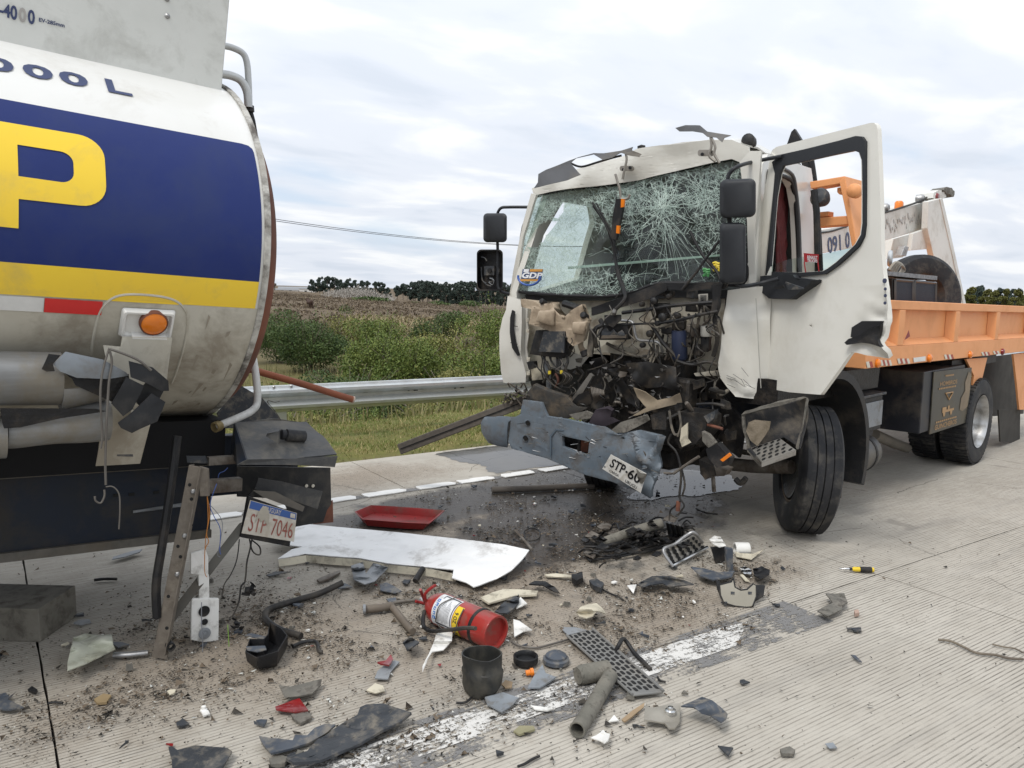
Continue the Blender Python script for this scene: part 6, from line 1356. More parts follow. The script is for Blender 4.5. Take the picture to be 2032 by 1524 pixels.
MB().lathe(cf(*z2(1130, 1222), BW - .085), -eu, [(.055, -.02), (.05, .005), (.03, .002), (.018, .012), (0, .014)], 20).build('tow_eye_cap', steel_dirty, BP, smooth=True); MB().lathe(cf(*z2(1168, 1297), BW - .09), -eu, [(.018, -.01), (.016, .006), (0, .008)], 12).build('bolt', blue_b, BP)
f2('bent_trim', [(930, 1040), (1000, 985), (1190, 930), (1202, 968), (1120, 1015), (1040, 1055), (960, 1060)], BW - .05, mud_pl, th=.012, amp=.03, sc=9, parent=BP); f2('bent_trim', [(640, 930), (760, 905), (810, 925), (790, 955), (690, 970)], BW + .02, mud_pl, th=.02, amp=.02, parent=BP)
fpn = unit(-eu * .9 - ev * .1 - ez * .15); fpc = cf(*z2(1010, 1340), BW - .17)
fq = [onplane(*z2(*p), fpc, fpn) for p in ((870, 1312), (1140, 1482), (1180, 1345), (930, 1210))]
PLT = MB().prism(fq, fpn * .003).build('number_plate', M('front_plate', (.72, .71, .67), (.62, .60, .55), scale=12, rough=.45, dirt=(.35, .31, .25), damt=.6, dscale=14), BP, bevel=.002)
P5 = lambda x0, x1, y0, y1, off=.006: P4(x0, x1, y0, y1, off, fq, fpn)
ink = M('plate_black', (.015, .015, .017), rough=.4)
quad_text('STP', P5(.10, .48, .36, .88), ink, PLT, .02); quad_text('60', P5(.58, .90, .34, .86), ink, PLT, .02); quad_text('CARGA', P5(.16, .40, .10, .24), ink, PLT, .01); quad_text('URUGU', P5(.58, .88, .06, .22), ink, PLT, .01); MB().lathe(bil(fq, .53, .58, .004, fpn), fpn, [(.008, 0), (.008, .002), (0, .002)], 10).build('plate_dot', ink, PLT)
for x, y in ((.02, .2), (.96, .5)): MB().lathe(bil(fq, x, y, .002, fpn), fpn, [(.007, 0), (.006, .004), (0, .005)], 8).build('plate_screw', steel, PLT)
sheet([[bil(fq, x, y, .01, fpn) for x, y in ((.72, 1.0), (.86, .95), (1.02, 1.0), (1.0, .6), (.95, .45), (.86, .5), (.8, .8))]], .02, lambda p: p + fpn * .02 * nz(p, 30)).build('crumpled_corner', mud_pl, PLT, smooth=True, solid=.002)
random.seed(77)
for k in range(30):                                   # scrapes in the bumper paint
    x, y = random.uniform(260, 1250), 0; y = 980 + (x - 260) * .2 + random.uniform(0, 180); a_, b__ = random.uniform(10, 60), random.uniform(-12, 25)
    p0, p1 = bwarp(cf(*z2(x, y), BW - .052)), bwarp(cf(*z2(x + a_, y + b__), BW - .052)); MB().tube([p0, p1], .0022, 4).build('scrape', (ink, steel, mud_pl)[k % 3], BP)
# beam sticking out past the bumper
bm1, bm2 = cf(797, 890, -.55), cf(1040, 797, -.30); bu_ = unit(bm2 - bm1); bs = unit(np.cross(bu_, V3(0, 0, 1))); BMF = Frame(bm1, bu_, bs, np.cross(bs, bu_)); bl_ = np.linalg.norm(bm2 - bm1)
MB().box(BMF, 0, bl_, -.05, .05, -.045, .045).build('side_guard_beam', M('beam_brown', (.12, .105, .09), (.085, .075, .065), scale=5, rough=.6, dirt=MUD, damt=.5, stretch=(.2, 6, 6)), TT, bevel=.006)
MB().box(BMF, .02, bl_, -.056, -.0505, -.004, .004).box(BMF, .02, bl_, .0505, .056, -.004, .004).build('beam_groove', slot_m, TT)
for k in range(16):
    x, y = random.uniform(995, 1035), random.uniform(765, 800); MB().tube(smooth_path([cf(x, y, -.35), cf(x + random.uniform(-15, 15), y + random.uniform(-12, 12), -.42), cf(x + random.uniform(-22, 22), y + random.uniform(-15, 18), -.36)], 4), random.uniform(.004, .010), 6).build('torn_cable', random.choice((cable, dusty_cable, steel_dirty)), TT, smooth=True)
# ---- chassis
for v in (3.0, 3.85):
    MB().box(HF, 4.75, 11.2, v - .04, v + .04, .70, .92).build('chassis_rail', chassis_m, TT, bevel=.006)
for u in (6.3, 7.4, 9.4, 10.6): MB().box(HF, u, u + .08, 3.041, 3.809, .74, .9).build('crossmember', chassis_m, TT)
mb = MB().box(HF, 4.75, 5.9, 3.1, 3.75, .55, 1.25).box(HF, 4.62, 4.749, 2.95, 3.9, .62, 1.1).box(HF, 4.8, 5.5, 3.2, 3.65, .38, .549); mb.noise(.03, 4).build('engine', engine_mat, TT, bevel=.03)
MB().box(HF, 4.9, 6.6, 2.45, 3.0, .95, 1.12).noise(.02, 3).build('cab_underside', oil_black, TT)
MB().box(HF, 4.7, 6.6, 3.8, 4.35, .85, 1.12).noise(.02, 3).build('cab_underside', oil_black, TT)
# front wheels and axle
rdir = head(50); wax = unit(head(-40) + V3(0, 0, -.07)); RWH = .455
def front_wheel(c, ax):
    W_ = bpy.data.objects.new('front_wheel', None); fin(W_, TT, c)
    wheel_meshes('w', c, ax, RWH, .27, .255, W_, 3, rubber, steel_dirty)
    MB().lathe(c, ax, [(0, -.05), (.10, -.05), (.22, -.11), (.235, -.06), (.235, .0), (.2, .02), (0, .02)], 28).build('brake_drum', oil_black, W_, smooth=True)
    for k in range(8):
        a = 2 * math.pi * k / 8; x = unit(np.cross(ax, V3(0, 0, 1))); y = np.cross(ax, x)
        MB().lathe(c + (x * math.cos(a) + y * math.sin(a)) * .17, ax, [(.016, .02), (.016, .165), (.012, .175), (0, .18)], 8).build('wheel_nut', chrome, W_)
    MB().lathe(c, ax, [(.21, .02), (.20, .06), (.11, .10), (.10, .125), (0, .13)], 28, caps=(False, True)).build('hub', steel, W_, smooth=True)
gcp = G(1592, 1052); wc = gcp + V3(0, 0, RWH)
front_wheel(wc, wax)
fc = wc + HV * 1.78 - HU * .06 + V3(0, 0, 0); fc[2] = RWH; front_wheel(fc, unit(head(140 - 10) + V3(0, 0, .0)))
MB().tube(smooth_path([wc - wax * .1, wc + HV * .45 - V3(0, 0, .06), wc + HV * .9 - V3(0, 0, .08), fc - HV * .4 - V3(0, 0, .06), fc - HV * .1], 4), .05, 10).build('front_axle', steel_dirty, TT, smooth=True)
MB().tube([wc + HV * .25 + HU * .2, fc - HV * .25 + HU * .2], .022, 8).build('tie_rod', steel_dirty, TT)
def s5(name, pts, u, mat, **k): return plate(name, [cu(*z5(*p), u) for p in pts], HU, mat, k.pop('parent', TT), **k)
step_b = M('step_black', (.03, .031, .034), (.045, .045, .047), rough=.42, dirt=(.20, .17, .13), damt=.7, dscale=5, dpos=.57)
SB = s5('step_box', [(868, 300), (1060, 250), (1300, 190), (1470, 140), (1462, 290), (1420, 470), (1388, 620), (1360, 600), (1225, 515), (930, 610), (890, 470)], 4.72, step_b, th=.012, amp=.02, sc=5, step=.05, bow=-.05)
SB['label'] = 'broken black step box with aluminium tread'
s5('step_edge', [(868, 300), (885, 295), (905, 450), (935, 610), (1050, 760), (1040, 780), (915, 640), (880, 450)], 4.70, mud_pl, th=.02, amp=.02, sc=15, parent=SB)
s5('step_edge', [(1470, 140), (1480, 160), (1450, 330), (1400, 560), (1388, 620), (1375, 600), (1430, 400)], 4.70, mud_pl, th=.015, amp=.015, sc=15, parent=SB)
s5('step_top', [(868, 300), (1470, 140), (1440, 130), (1200, 175), (900, 265)], 4.70, mud_pl, th=.03, amp=.02, sc=10, parent=SB)
s5('mud_patch', [(925, 370), (980, 345), (1130, 360), (1120, 430), (1060, 520), (1010, 590), (940, 540), (900, 450)], 4.675, M('dried_mud', (.24, .20, .15), (.17, .14, .10), scale=20, rough=.95, bump=.5, bscale=50), th=.006, amp=.01, sc=20, parent=SB)
tq = [cu(*z5(*p), u) for p, u in (((935, 612), 4.72), ((1048, 738), 4.50), ((1365, 625), 4.50), ((1222, 518), 4.72))]
tr_ = MB().prism(tq, V3(0, 0, -.012)).build('step_tread', M('tread_alu', (.55, .53, .49), (.45, .43, .39), rough=.35, metal=.7, dirt=MUD, damt=.5, dscale=12), SB, bevel=.003)
MB().prism([tq[1], tq[2], tq[2] - V3(0, 0, .035), tq[1] - V3(0, 0, .035)], HU * .006).build('tread_lip', MATS['tread_alu'], tr_)
tn = unit(np.cross(tq[1] - tq[0], tq[3] - tq[0])); tn = tn if tn[2] > 0 else -tn
for i in range(5):
    for j in range(5):
        x, y = .1 + .2 * i + (.08 if j % 2 else 0), .1 + .2 * j
        if x > .95: continue
        c_ = bil((tq[0], tq[1], tq[2], tq[3]), y, x, .0015, tn); MB().lathe(c_, tn, [(.014, 0), (.014, .001), (0, .0012)], 12).build('tread_hole', slot_m, tr_)
s5('step_side', [(915, 620), (1040, 760), (1050, 740), (935, 610)], 4.6, step_b, th=.02, parent=SB)
# hanging remains beside the engine
for pts, u, m_, th_ in (([(30, 300), (180, 260), (200, 440), (60, 430)], 4.45, engine_mat, .1), ([(330, 250), (560, 270), (600, 300), (590, 420), (500, 560), (330, 600), (290, 500), (350, 420)], 4.5, engine_mat, .15), ([(300, 420), (360, 370), (350, 520), (380, 560), (300, 600), (280, 540)], 4.38, cream_frag, .01), ([(520, 310), (620, 250), (610, 330), (560, 380)], 4.4, dark_pl, .05), ([(540, 610), (640, 560), (760, 700), (740, 770), (640, 790), (560, 700)], 4.35, black_pl, .06), ([(655, 720), (740, 655), (760, 680), (680, 740)], 4.30, amber, .01), ([(500, 450), (560, 480), (620, 560), (560, 610), (500, 540)], 4.4, mud_pl, .03), ([(500, 700), (620, 760), (640, 850), (540, 900), (500, 840)], 4.5, engine_mat, .08), ([(620, 760), (760, 800), (720, 860), (600, 870)], 4.5, steel_dirty, .06), ([(700, 120), (840, 300), (900, 420), (840, 700), (700, 600), (640, 330)], 4.9, oil_black, .03)):
    s5('broken_casting', pts, u, m_, th=th_, amp=.02, sc=8, step=.05)
for pts, u, r, m_ in (([(200, 480), (170, 560), (240, 640), (280, 760), (290, 900), (275, 1050), (290, 1110)], 4.4, .008, cable), ([(260, 690), (300, 820), (325, 960), (300, 1060)], 4.4, .007, cable), ([(460, 690), (380, 740), (220, 850)], 4.4, .010, steel_dirty), ([(440, 200), (600, 195), (700, 220)], 4.5, .010, cable), ([(180, 260), (200, 400), (230, 480), (270, 480)], 4.4, .009, dusty_cable), ([(270, 260), (290, 400), (260, 500)], 4.4, .009, dusty_cable), ([(540, 390), (680, 430)], 4.4, .010, rust), ([(290, 1100), (240, 1150), (190, 1200), (180, 1290)], 4.2, .006, cable), ([(290, 1100), (320, 1150), (290, 1200), (260, 1240)], 4.2, .006, cable), ([(265, 1110), (260, 1200)], 4.2, .014, rust), ([(590, 880), (600, 1020)], 4.6, .014, steel_dirty), ([(800, 900), (850, 940), (900, 890)], 4.8, .02, cable), ([(130, 845), (210, 850)], 4.4, .008, steel_dirty)):
    MB().tube(smooth_path([cu(*z5(*p), u) for p in pts], 5), r, 7).build('torn_hose', m_, TT, smooth=True)
for k in range(26):
    x, y = random.uniform(0, 760), random.uniform(-40, 620); u = random.uniform(4.5, 4.8)
    if k % 2: MB().tube(smooth_path([cu(*z5(x, y), u), cu(*z5(x + random.uniform(-80, 80), y + random.uniform(-40, 80)), u - .1), cu(*z5(x + random.uniform(-140, 140), y + random.uniform(0, 120)), u)], 4), random.uniform(.006, .018), 7).build('torn_hose', random.choice((cable, dusty_cable, steel_dirty, oil_black)), TT, smooth=True)
    else: s5('broken_casting', [(x + dx + random.uniform(-15, 15), y + dy + random.uniform(-15, 15)) for dx, dy in ((-45, -35), (40, -40), (50, 30), (-30, 45))], u + .05, random.choice((engine_mat, oil_black, steel_dirty)), th=.05, amp=.02, sc=10, step=.05)
# mudguard and flap behind the front wheel
mb = MB(); nn_ = 14; mc = HF(5.36, 2.46, .52); vs = []
for i in range(nn_ + 1):
    a = math.radians(-22 + 118 * i / nn_)
    for r, v in ((.60, -.20), (.66, -.20), (.66, .30), (.60, .30)): vs.append(mc + HU * math.cos(a) * r + V3(0, 0, 1) * math.sin(a) * r + HV * v)
mb.add(vs, [(i * 4 + j, i * 4 + (j + 1) % 4, (i + 1) * 4 + (j + 1) % 4, (i + 1) * 4 + j) for i in range(nn_) for j in range(4)] + [(0, 1, 2, 3), tuple(4 * nn_ + j for j in (3, 2, 1, 0))])
mb.build('mudguard', black_pl, TT, smooth=True, angle=30)
plate('mudflap', [ch(*z5(*p), 2.45) for p in ((1700, 770), (1815, 775), (1785, 1075), (1770, 1090), (1690, 1080))], HV, M('mudflap_brown', (.07, .055, .04), (.05, .04, .03), rough=.8), TT, th=.012, amp=.006)
# battery box, air tank, exhaust, tool locker
MB().box(HF, 5.98, 6.55, 2.38, 2.80, .62, .90).build('battery_box', black_pl, TT, bevel=.012)
MB().box(HF, 5.96, 6.57, 2.36, 2.82, .902, .925).build('battery_lid', dark_pl, TT, bevel=.006)
MB().box(HF, 6.0, 6.53, 2.368, 2.379, .66, .86).build('battery_front', grey_pl, TT, bevel=.003)
MB().lathe(HF(6.02, 2.50, .42), HU, [(0, -.06), (.09, -.05), (.14, 0), (.15, .05), (.15, .50), (.14, .55), (.09, .60), (0, .61)], 24).build('air_tank', M('tank_dusty_black', (.045, .047, .05), (.06, .06, .06), rough=.4, metal=.2, dirt=DUST, damt=.35), TT, smooth=True)
for u in (6.12, 6.42): MB().lathe(HF(u, 2.50, .42), HU, [(.153, 0), (.156, .004), (.156, .03), (.153, .034)], 24).build('tank_strap', black_pl, TT)
MB().box(HF, 6.1, 6.5, 2.42, 2.6, .572, .61).build('tank_bracket', black_pl, TT)
MB().tube([ch(1735, 862, 2.9), ch(1770, 878, 2.9), ch(1800, 889, 2.85)], [.055, .055, .052], 12).build('exhaust_pipe', M('exhaust_dusty', (.27, .24, .20), (.2, .18, .15), rough=.7), TT, smooth=True)
MB().tube(smooth_path([ch(1672, 745, 2.5), ch(1690, 738, 2.5), ch(1705, 742, 2.5)], 3), .045, 10).build('air_hose', grey_pl, TT, smooth=True)
lock = MB().box(HF, 7.25, 8.38, 2.31, 3.35, .505, 1.045).build('tool_locker', M('locker_black', (.016, .018, .024), (.025, .026, .03), rough=.45, dirt=MUD, damt=.5), TT, bevel=.008)
lq = [ch(*z6(*p), 2.295) for p in ((868, 1195), (1188, 1090), (1222, 632), (905, 668))]
door_l = MB().prism(lq, HV * .012).build('locker_door', M('locker_art', (.04, .039, .033), (.075, .07, .052), scale=3, rough=.4, metal=.3, dirt=(.17, .135, .09), damt=.55, dscale=4, dpos=.58), TT, bevel=.004)
L4 = lambda x0, x1, y0, y1: P4(x0, x1, y0, y1, .003, lq, -HV)
gold = M('locker_gold', (.40, .24, .11), (.32, .2, .1), rough=.5)
quad_text('HOMBROS', L4(.16, .60, .755, .825), gold, door_l, .01); quad_text('GUINCHEROS', L4(.10, .66, .045, .13), gold, door_l, .015)
for y0, a, b in ((.90, .28, .50), (.70, .14, .58), (.155, .12, .66)):
    for k in range(11): 
        x = a + (b - a) * k / 11; MB().prism(L4(x, x + (b - a) / 16, y0, y0 + .028), -HV * .001).build('lettering_mark', gold, door_l)
mb = MB().prism(L4(.26, .56, .30, .34), -HV * .001).prism(L4(.26, .36, .34, .39), -HV * .001).prism(L4(.40, .44, .34, .40), -HV * .001)
for x in (.31, .49): mb.lathe(bil(lq, x, .285, .003, -HV), -HV, [(.03, 0), (.03, .0015), (0, .002)], 14)
mb.build('truck_emblem', gold, door_l); MB().tube([bil(lq, x, y, .004, -HV) for x, y in ((.32, .62), (.50, .62), (.41, .50), (.32, .62))], .006, 5).build('emblem_triangle', gold, door_l)
sheet([[bil(lq, x, y, .004, -HV) for x, y in ((.72, .28), (.80, .24), (.94, .30), (.97, .55), (.99, .88), (.90, .93), (.82, .75), (.84, .60), (.74, .48))]], .06).build('painted_figure', M('figure_tan', (.24, .18, .115), (.17, .13, .085), rough=.5), door_l)
for k in range(8): MB().lathe(ch(*z6(750 + 50 * (k % 2), 690 + 62 * k), 2.95), -HU, [(.012, .0), (.01, .006), (0, .008)], 8).build('locker_bolt', steel, TT)
# ---- orange bed
BB = bpy.data.objects.new('bed', None); fin(BB, TT, HF(8, 3.4, 1.15)); BB['label'] = 'orange steel tow bed with ribbed sides'
bux = unit(HU + V3(0, 0, -.016)); buz = unit(np.cross(bux, HV)); BF_ = Frame(HF(5.84, 2.26, 1.16), bux, HV, buz)
Lb_ = 5.3
MB().box(BF_, 0, Lb_, 0, .16, -.0, .155).build('lower_rail', orange, BB, bevel=.006)
MB().box(BF_, .36, Lb_, .0, .10, .435, .505).build('top_rail', orange, BB, bevel=.006)
MB().box(BF_, .0, Lb_, .075, .095, .156, .434).build('side_panel', orange, BB)
MB().hexa([BF_(.36, .0, .156), BF_(Lb_, .0, .156), BF_(Lb_, .074, .156), BF_(.36, .074, .156)], [BF_(.36, .070, .20), BF_(Lb_, .070, .20), BF_(Lb_, .074, .20), BF_(.36, .074, .20)]).build('panel_foot', orange, BB)
for px in (1789, 1899, 1979):
    u = BF_.inv(ch(px, 655, 2.26))[0]; MB().hexa([BF_(u - .06, .0, .157), BF_(u + .06, .0, .157), BF_(u + .10, .073, .157), BF_(u - .10, .073, .157)], [BF_(u - .06, .0, .433), BF_(u + .06, .0, .433), BF_(u + .10, .073, .433), BF_(u - .10, .073, .433)]).build('rib', orange, BB, bevel=.004)
for u in (4.75,): MB().box(BF_, u - .06, u + .06, .003, .073, .157, .433).build('rib', orange, BB)
MB().box(BF_, .10, .34, -.012, .03, .12, .42).build('side_locker', orange, BB, bevel=.006)
MB().box(BF_, .0, Lb_, .161, 2.14, .02, .12).build('floor', orange, BB); MB().box(BF_, .36, Lb_, 2.2, 2.3, .0, .505).build('far_side', orange, BB); MB().box(BF_, .0, .06, .162, 2.19, .121, .5).build('front_board', orange, BB)
def tape(px0, px1, y0, y1, n_):
    for k in range(n_):
        xa, xb = px0 + (px1 - px0) * k / n_, px0 + (px1 - px0) * (k + 1) / n_; sk = 3
        MB().prism([ch(xa, y1, 2.256), ch(xb, y1 - .9, 2.256), ch(xb - sk, y0 - .9, 2.256), ch(xa - sk, y0, 2.256)], -HV * .002).build('reflective_tape', (M('tape_white', (.7, .66, .55), rough=.5), M('tape_red', (.40, .08, .05), rough=.5))[k % 2], BB)
for a in ((1721, 1733, 718, 730, 2), (1749, 1770, 715, 726, 5), (1783, 1806, 712, 722, 5), (1876, 1893, 704, 713, 4), (1950, 1965, 699, 706, 4), (1973, 1984, 697, 703, 3)): tape(*a)
MB().prism([ch(*p, 2.256) for p in ((1813, 719), (1836, 716), (1836, 707), (1812, 710))], -HV * .003).build('label_plate', M('label_white', (.75, .74, .70), rough=.4), BB)
for px, py, m_ in ((1740, 721, amber), (1843, 711, amber), (1924, 704, amber), (1988, 698, red_lens)): MB().lathe(ch(px, py, 2.258), -HV, [(.035, 0), (.033, .015), (.02, .025), (0, .027)], 16).build('marker_lamp', m_, BB, smooth=True)
mb = MB().prism([ch(*z6(*p), 2.262) for p in ((655, 400), (690, 320), (700, 370), (672, 390))], -HV * .002); mb.build('sticker', M('sticker_maroon', (.25, .04, .04), rough=.5), BB)
for pts in ([(1165, 560), (1342, 548), (1300, 720), (1250, 928), (1208, 915), (1230, 700)], [(1562, 520), (1700, 505), (1720, 985), (1612, 985), (1590, 760)]): plate('wheel_arch_side', [ch(*z6(*p), 2.325) for p in pts], HV, orange, BB, th=.02, step=.3)
MB().box(HF, 8.15, 9.62, 2.36, 3.1, 1.0, 1.09).build('wheel_arch_top', black_pl, TT)
flap_d = M('flap_dusty', (.06, .055, .048), (.04, .037, .032), rough=.85)
plate('mudflap', [ch(*z6(*p), 2.36) for p in ((1440, 985), (1622, 985), (1618, 1268), (1455, 1255))], HV, flap_d, TT, th=.015, step=.2)
plate('wheel_well', [ch(*z6(*p), 2.72) for p in ((1240, 560), (1700, 500), (1650, 1020), (1400, 1040), (1300, 800))], HV, flap_d, TT, th=.015, step=.3)
MB().box(HF, 8.12, 8.15, 2.4, 2.95, .45, 1.0).build('mudflap', black_pl, TT)
# rear wheels
def rear_wheel(v, ax, dished):
    W_ = bpy.data.objects.new('rear_wheel', None); c = HF(8.92, v, .44); fin(W_, TT, c)
    h = .13; R_ = .44
    lugs = MB()
    pf_ = [(.265, -h * .8), (.28, -h * .95), (.36, -h), (.415, -h * .95), (.43, -h * .85), (R_ - .006, -h * .7), (R_ - .006, h * .7), (.43, h * .85), (.415, h * .95), (.36, h), (.28, h * .95), (.265, h * .8)]
    MB().lathe(c, ax, pf_, 56, closed=True).build('tyre', rubber, W_, smooth=True, angle=28)
    x = unit(np.cross(ax, V3(0, 0, 1))); y = np.cross(ax, x)
    for k in range(56):
        a = 2 * math.pi * k / 56; rad = x * math.cos(a) + y * math.sin(a); tg = -x * math.sin(a) + y * math.cos(a); F = Frame(c, rad, tg, ax)
        for s_ in (-1, 1): lugs.box(F, R_ - .012, R_, -.016, .016, s_ * .012, s_ * h * .92)
    lugs.build('tread_blocks', rubber, W_, kind='stuff')
    if dished:
        MB().lathe(c, ax, [(.27, h * .98), (.262, h * .93), (.25, h * .4), (.235, -h * .3), (.21, -h * .45), (.14, -h * .4), (.12, -h * .1), (.10, h * .1), (0, h * .12)], 40, caps=(False, False)).build('rim', M('rim_metal', (.50, .50, .50), (.38, .38, .37), scale=8, rough=.34, metal=.85, dirt=MUD, damt=.5, dscale=9), W_, smooth=True, angle=50)
        for k in range(8):
            a = 2 * math.pi * k / 8; MB().lathe(c + (x * math.cos(a) + y * math.sin(a)) * .175, ax, [(.015, -h * .45), (.015, -h * .1), (0, -h * .05)], 8).build('wheel_nut', steel, W_)
    else: MB().lathe(c, ax, [(.25, -h * .5), (.2, 0), (0, .02)], 24).build('rim', steel_dirty, W_, smooth=True)
rear_wheel(2.40, -HV, True); rear_wheel(2.70, -HV, False); rear_wheel(4.12, HV, False); rear_wheel(4.42, HV, True)
MB().tube([HF(8.92, 2.6, .44), HF(8.92, 4.2, .44)], .08, 12).build('rear_axle', chassis_m, TT)
# ---- headboard, boom and A-frame
def p7(name, pts, u, dep, parent=TT, mat=orange, fn=cu): 
    d_ = HU * dep if fn is cu else HV * dep
    return MB().prism([fn(*z7(*p), u) for p in pts], d_).build(name, mat, parent, bevel=.006)
p7('headboard_post', [(345, 95), (398, 42), (505, 655), (462, 695), (410, 400)], 6.25, .34)
p7('headboard_bar', [(75, 95), (398, 42), (398, 105), (85, 160)], 6.262, .14); p7('headboard_bar', [(120, 425), (415, 405), (425, 485), (125, 510)], 6.27, .14); p7('headboard_lug', [(120, 375), (250, 363), (247, 410), (120, 422)], 6.30, .1); p7('headboard_lug', [(325, 150), (375, 140), (372, 205), (345, 212), (325, 190)], 6.31, .08)
MB().lathe(cu(*z7(490, 180), 6.22), -HU, [(.055, -.02), (.055, .03), (.04, .045), (0, .05)], 16).build('beacon_stub', orange, TT, smooth=True)
MB().lathe(cu(*z7(165, 235), 6.15), unit(-HU + V3(0, 0, .2)), [(.0, -.10), (.05, -.09), (.072, -.03), (.075, .0), (.06, .03), (0, .045)], 20).build('work_lamp', dark_pl, TT, smooth=True)
MB().tube([cu(*z7(115, 170), 6.1), cu(*z7(140, 360), 6.1), cu(*z7(150, 760), 6.1)], .026, 8).build('exhaust_stack', black_pl, TT)
boom_w = M('boom_white', (.70, .70, .66), (.64, .63, .59), scale=2, rough=.45, dirt=(.40, .37, .31), damt=.6, dscale=3.5, dpos=.58)
bm_ = p7('boom', [(100, 545), (430, 490), (735, 388), (1165, 272), (1270, 250), (1162, 515), (745, 638), (430, 705), (100, 765)], 3.55, .3, mat=boom_w, fn=ch)
bt = lambda x, y: ch(*z7(x, y), 3.545)
quad_text('091', [bt(245, 755), bt(365, 725), bt(358, 575), bt(238, 605)], navy_m, bm_, .02); quad_text('0', [bt(405, 705), bt(445, 695), bt(440, 545), bt(402, 560)], navy_m, bm_, .02)
ghost = M('worn_lettering', (.52, .51, .49), rough=.6)
random.seed(8)
for k in range(34): x = 752 + k * 10 + random.uniform(-4, 4); y = 545 - (x - 752) * .27 + random.uniform(-60, 40); MB().prism([bt(x, y), bt(x + random.uniform(3, 8), y - 2), bt(x + 5, y - random.uniform(20, 60)), bt(x - 2, y - random.uniform(15, 50))], -HV * .002).build('worn_letter', ghost, bm_)
p7('a_frame_leg', [(1160, 275), (1262, 250), (1480, 1225), (1310, 1225), (1190, 690), (1150, 520)], 3.40, .07, mat=boom_w, fn=ch)
p7('a_frame_leg_edge', [(1264, 250), (1290, 245), (1345, 480), (1508, 1225), (1482, 1225)], 3.39, .14, mat=boom_w, fn=ch)
p7('a_frame_leg', [(842, 615), (1012, 565), (930, 785), (800, 800)], 4.0, .12, mat=boom_w, fn=ch); p7('a_frame_gusset', [(1000, 722), (1022, 565), (1158, 518), (1192, 705)], 3.46, .05, mat=boom_w, fn=ch); p7('hydraulic_ram', [(945, 680), (985, 690), (958, 775), (912, 770)], 3.44, .08, mat=steel, fn=ch)
MB().tube(smooth_path([bt(735, 385), bt(900, 335), bt(1050, 285), bt(1150, 235), bt(1240, 180)], 4), .012, 6).build('winch_cable', cable, TT, smooth=True)
MB().tube(smooth_path([bt(1165, 280), bt(1162, 420), bt(1180, 520), bt(1170, 620), bt(1185, 680)], 4), .008, 6).build('hydraulic_line', cable, TT, smooth=True)
MB().tube(smooth_path([bt(175, 560), bt(280, 545), bt(420, 500)], 4), .010, 6).build('hydraulic_line', cable, TT, smooth=True)
plate('sheave_cover', [bt(*p) for p in ((1215, 180), (1260, 155), (1300, 155), (1328, 190), (1322, 230), (1300, 245), (1275, 235), (1250, 195))], HV, mud_pl, TT, th=.2, amp=.03, sc=9, step=.06)
plate('sheave_block', [bt(*p) for p in ((1140, 250), (1150, 200), (1190, 175), (1240, 180), (1262, 215), (1260, 245), (1180, 270))], HV, boom_w, TT, th=.16, amp=.015, sc=9, step=.06)
for x, y, m_ in ((1208, 235, red_lens), (890, 318, amber), (1075, 250, steel), (750, 335, steel)): MB().lathe(ch(*z7(x, y), 3.5 if m_ is red_lens else 3.6), V3(0, 0, 1) if m_ is amber else -HV, [(.05, -.03), (.05, .04), (.035, .06), (0, .062)], 14).build('boom_lamp' if m_ in (red_lens, amber) else 'cable_guide', m_, TT, smooth=True)
# ---- loads in the bed: things of their own
tyc = ch(*z7(1075, 1150), 2.95); 
ty = thing('spare_tyre', tyc - V3(0, 0, .43), 'large black tyre standing in the orange truck bed beside the white boom leg', 'tyre')
MB().lathe(tyc, unit(-HV * .80 - HU * .55 + V3(0, 0, .10)), [(.24, -.09), (.28, -.11), (.40, -.11), (.44, -.08), (.45, 0), (.44, .08), (.40, .11), (.28, .11), (.24, .09)], 48, closed=True).build('carcass', rubber, ty, smooth=True, angle=30)
cab_ = thing('tool_cabinet', ch(*z7(1020, 1195), 2.5), 'black two-door mesh tool cabinet standing in the orange truck bed', 'cabinet')
cq = [ch(*z7(*p), 2.42) for p in ((830, 1230), (1222, 1230), (1224, 1008), (832, 975))]
MB().prism(cq, HV * .16).build('carcass', black_pl, cab_, bevel=.008)
frame_g = M('cabinet_frame', (.12, .125, .13), rough=.4, metal=.4); mesh_d = M('cabinet_mesh', (.012, .016, .03), (.02, .024, .035), scale=90, rough=.6, bump=.5, bscale=200)
for x0, x1 in ((.03, .42), (.46, .98)):
    q4 = P4(x0, x1, .0, .95, .004, cq, -HV); MB().prism(q4, -HV * .004).build('mesh_door', mesh_d, cab_)
    for a, b in ((0, 1), (1, 2), (2, 3), (3, 0)): MB().tube([q4[a] - HV * .006, q4[b] - HV * .006], .012, 4).build('door_frame', frame_g, cab_)
MB().prism([ch(*z7(*p), 2.40) for p in ((795, 950), (1240, 992), (1242, 955), (800, 912))], HV * .2).build('top_tray', M('tray_grey', (.24, .25, .26), (.12, .12, .13), scale=30, rough=.5), cab_)
hk = thing('tow_chain', ch(*z7(820, 850), 2.7), 'grey tow hook and rope coil lying behind the open door', 'rope')
MB().lathe(ch(*z7(810, 795), 2.7), unit(-HV + HU * .3), [(.055 + .02 * math.cos(t), .02 * math.sin(t)) for t in np.linspace(0, 6.28, 9)[:-1]], 18, closed=True).build('ring', galv, hk, smooth=True)
for k in range(4): MB().tube(smooth_path([ch(*z7(800 + 20 * k, 900 + 10 * k), 2.66), ch(*z7(860 + 15 * k, 830 + 8 * k), 2.64), ch(*z7(930 + 4 * k, 870 + 12 * k), 2.66), ch(*z7(870 - 8 * k, 960), 2.68)], 5), .011, 6).build('rope', M('rope_grey', (.33, .30, .25), rough=.9), hk, smooth=True)
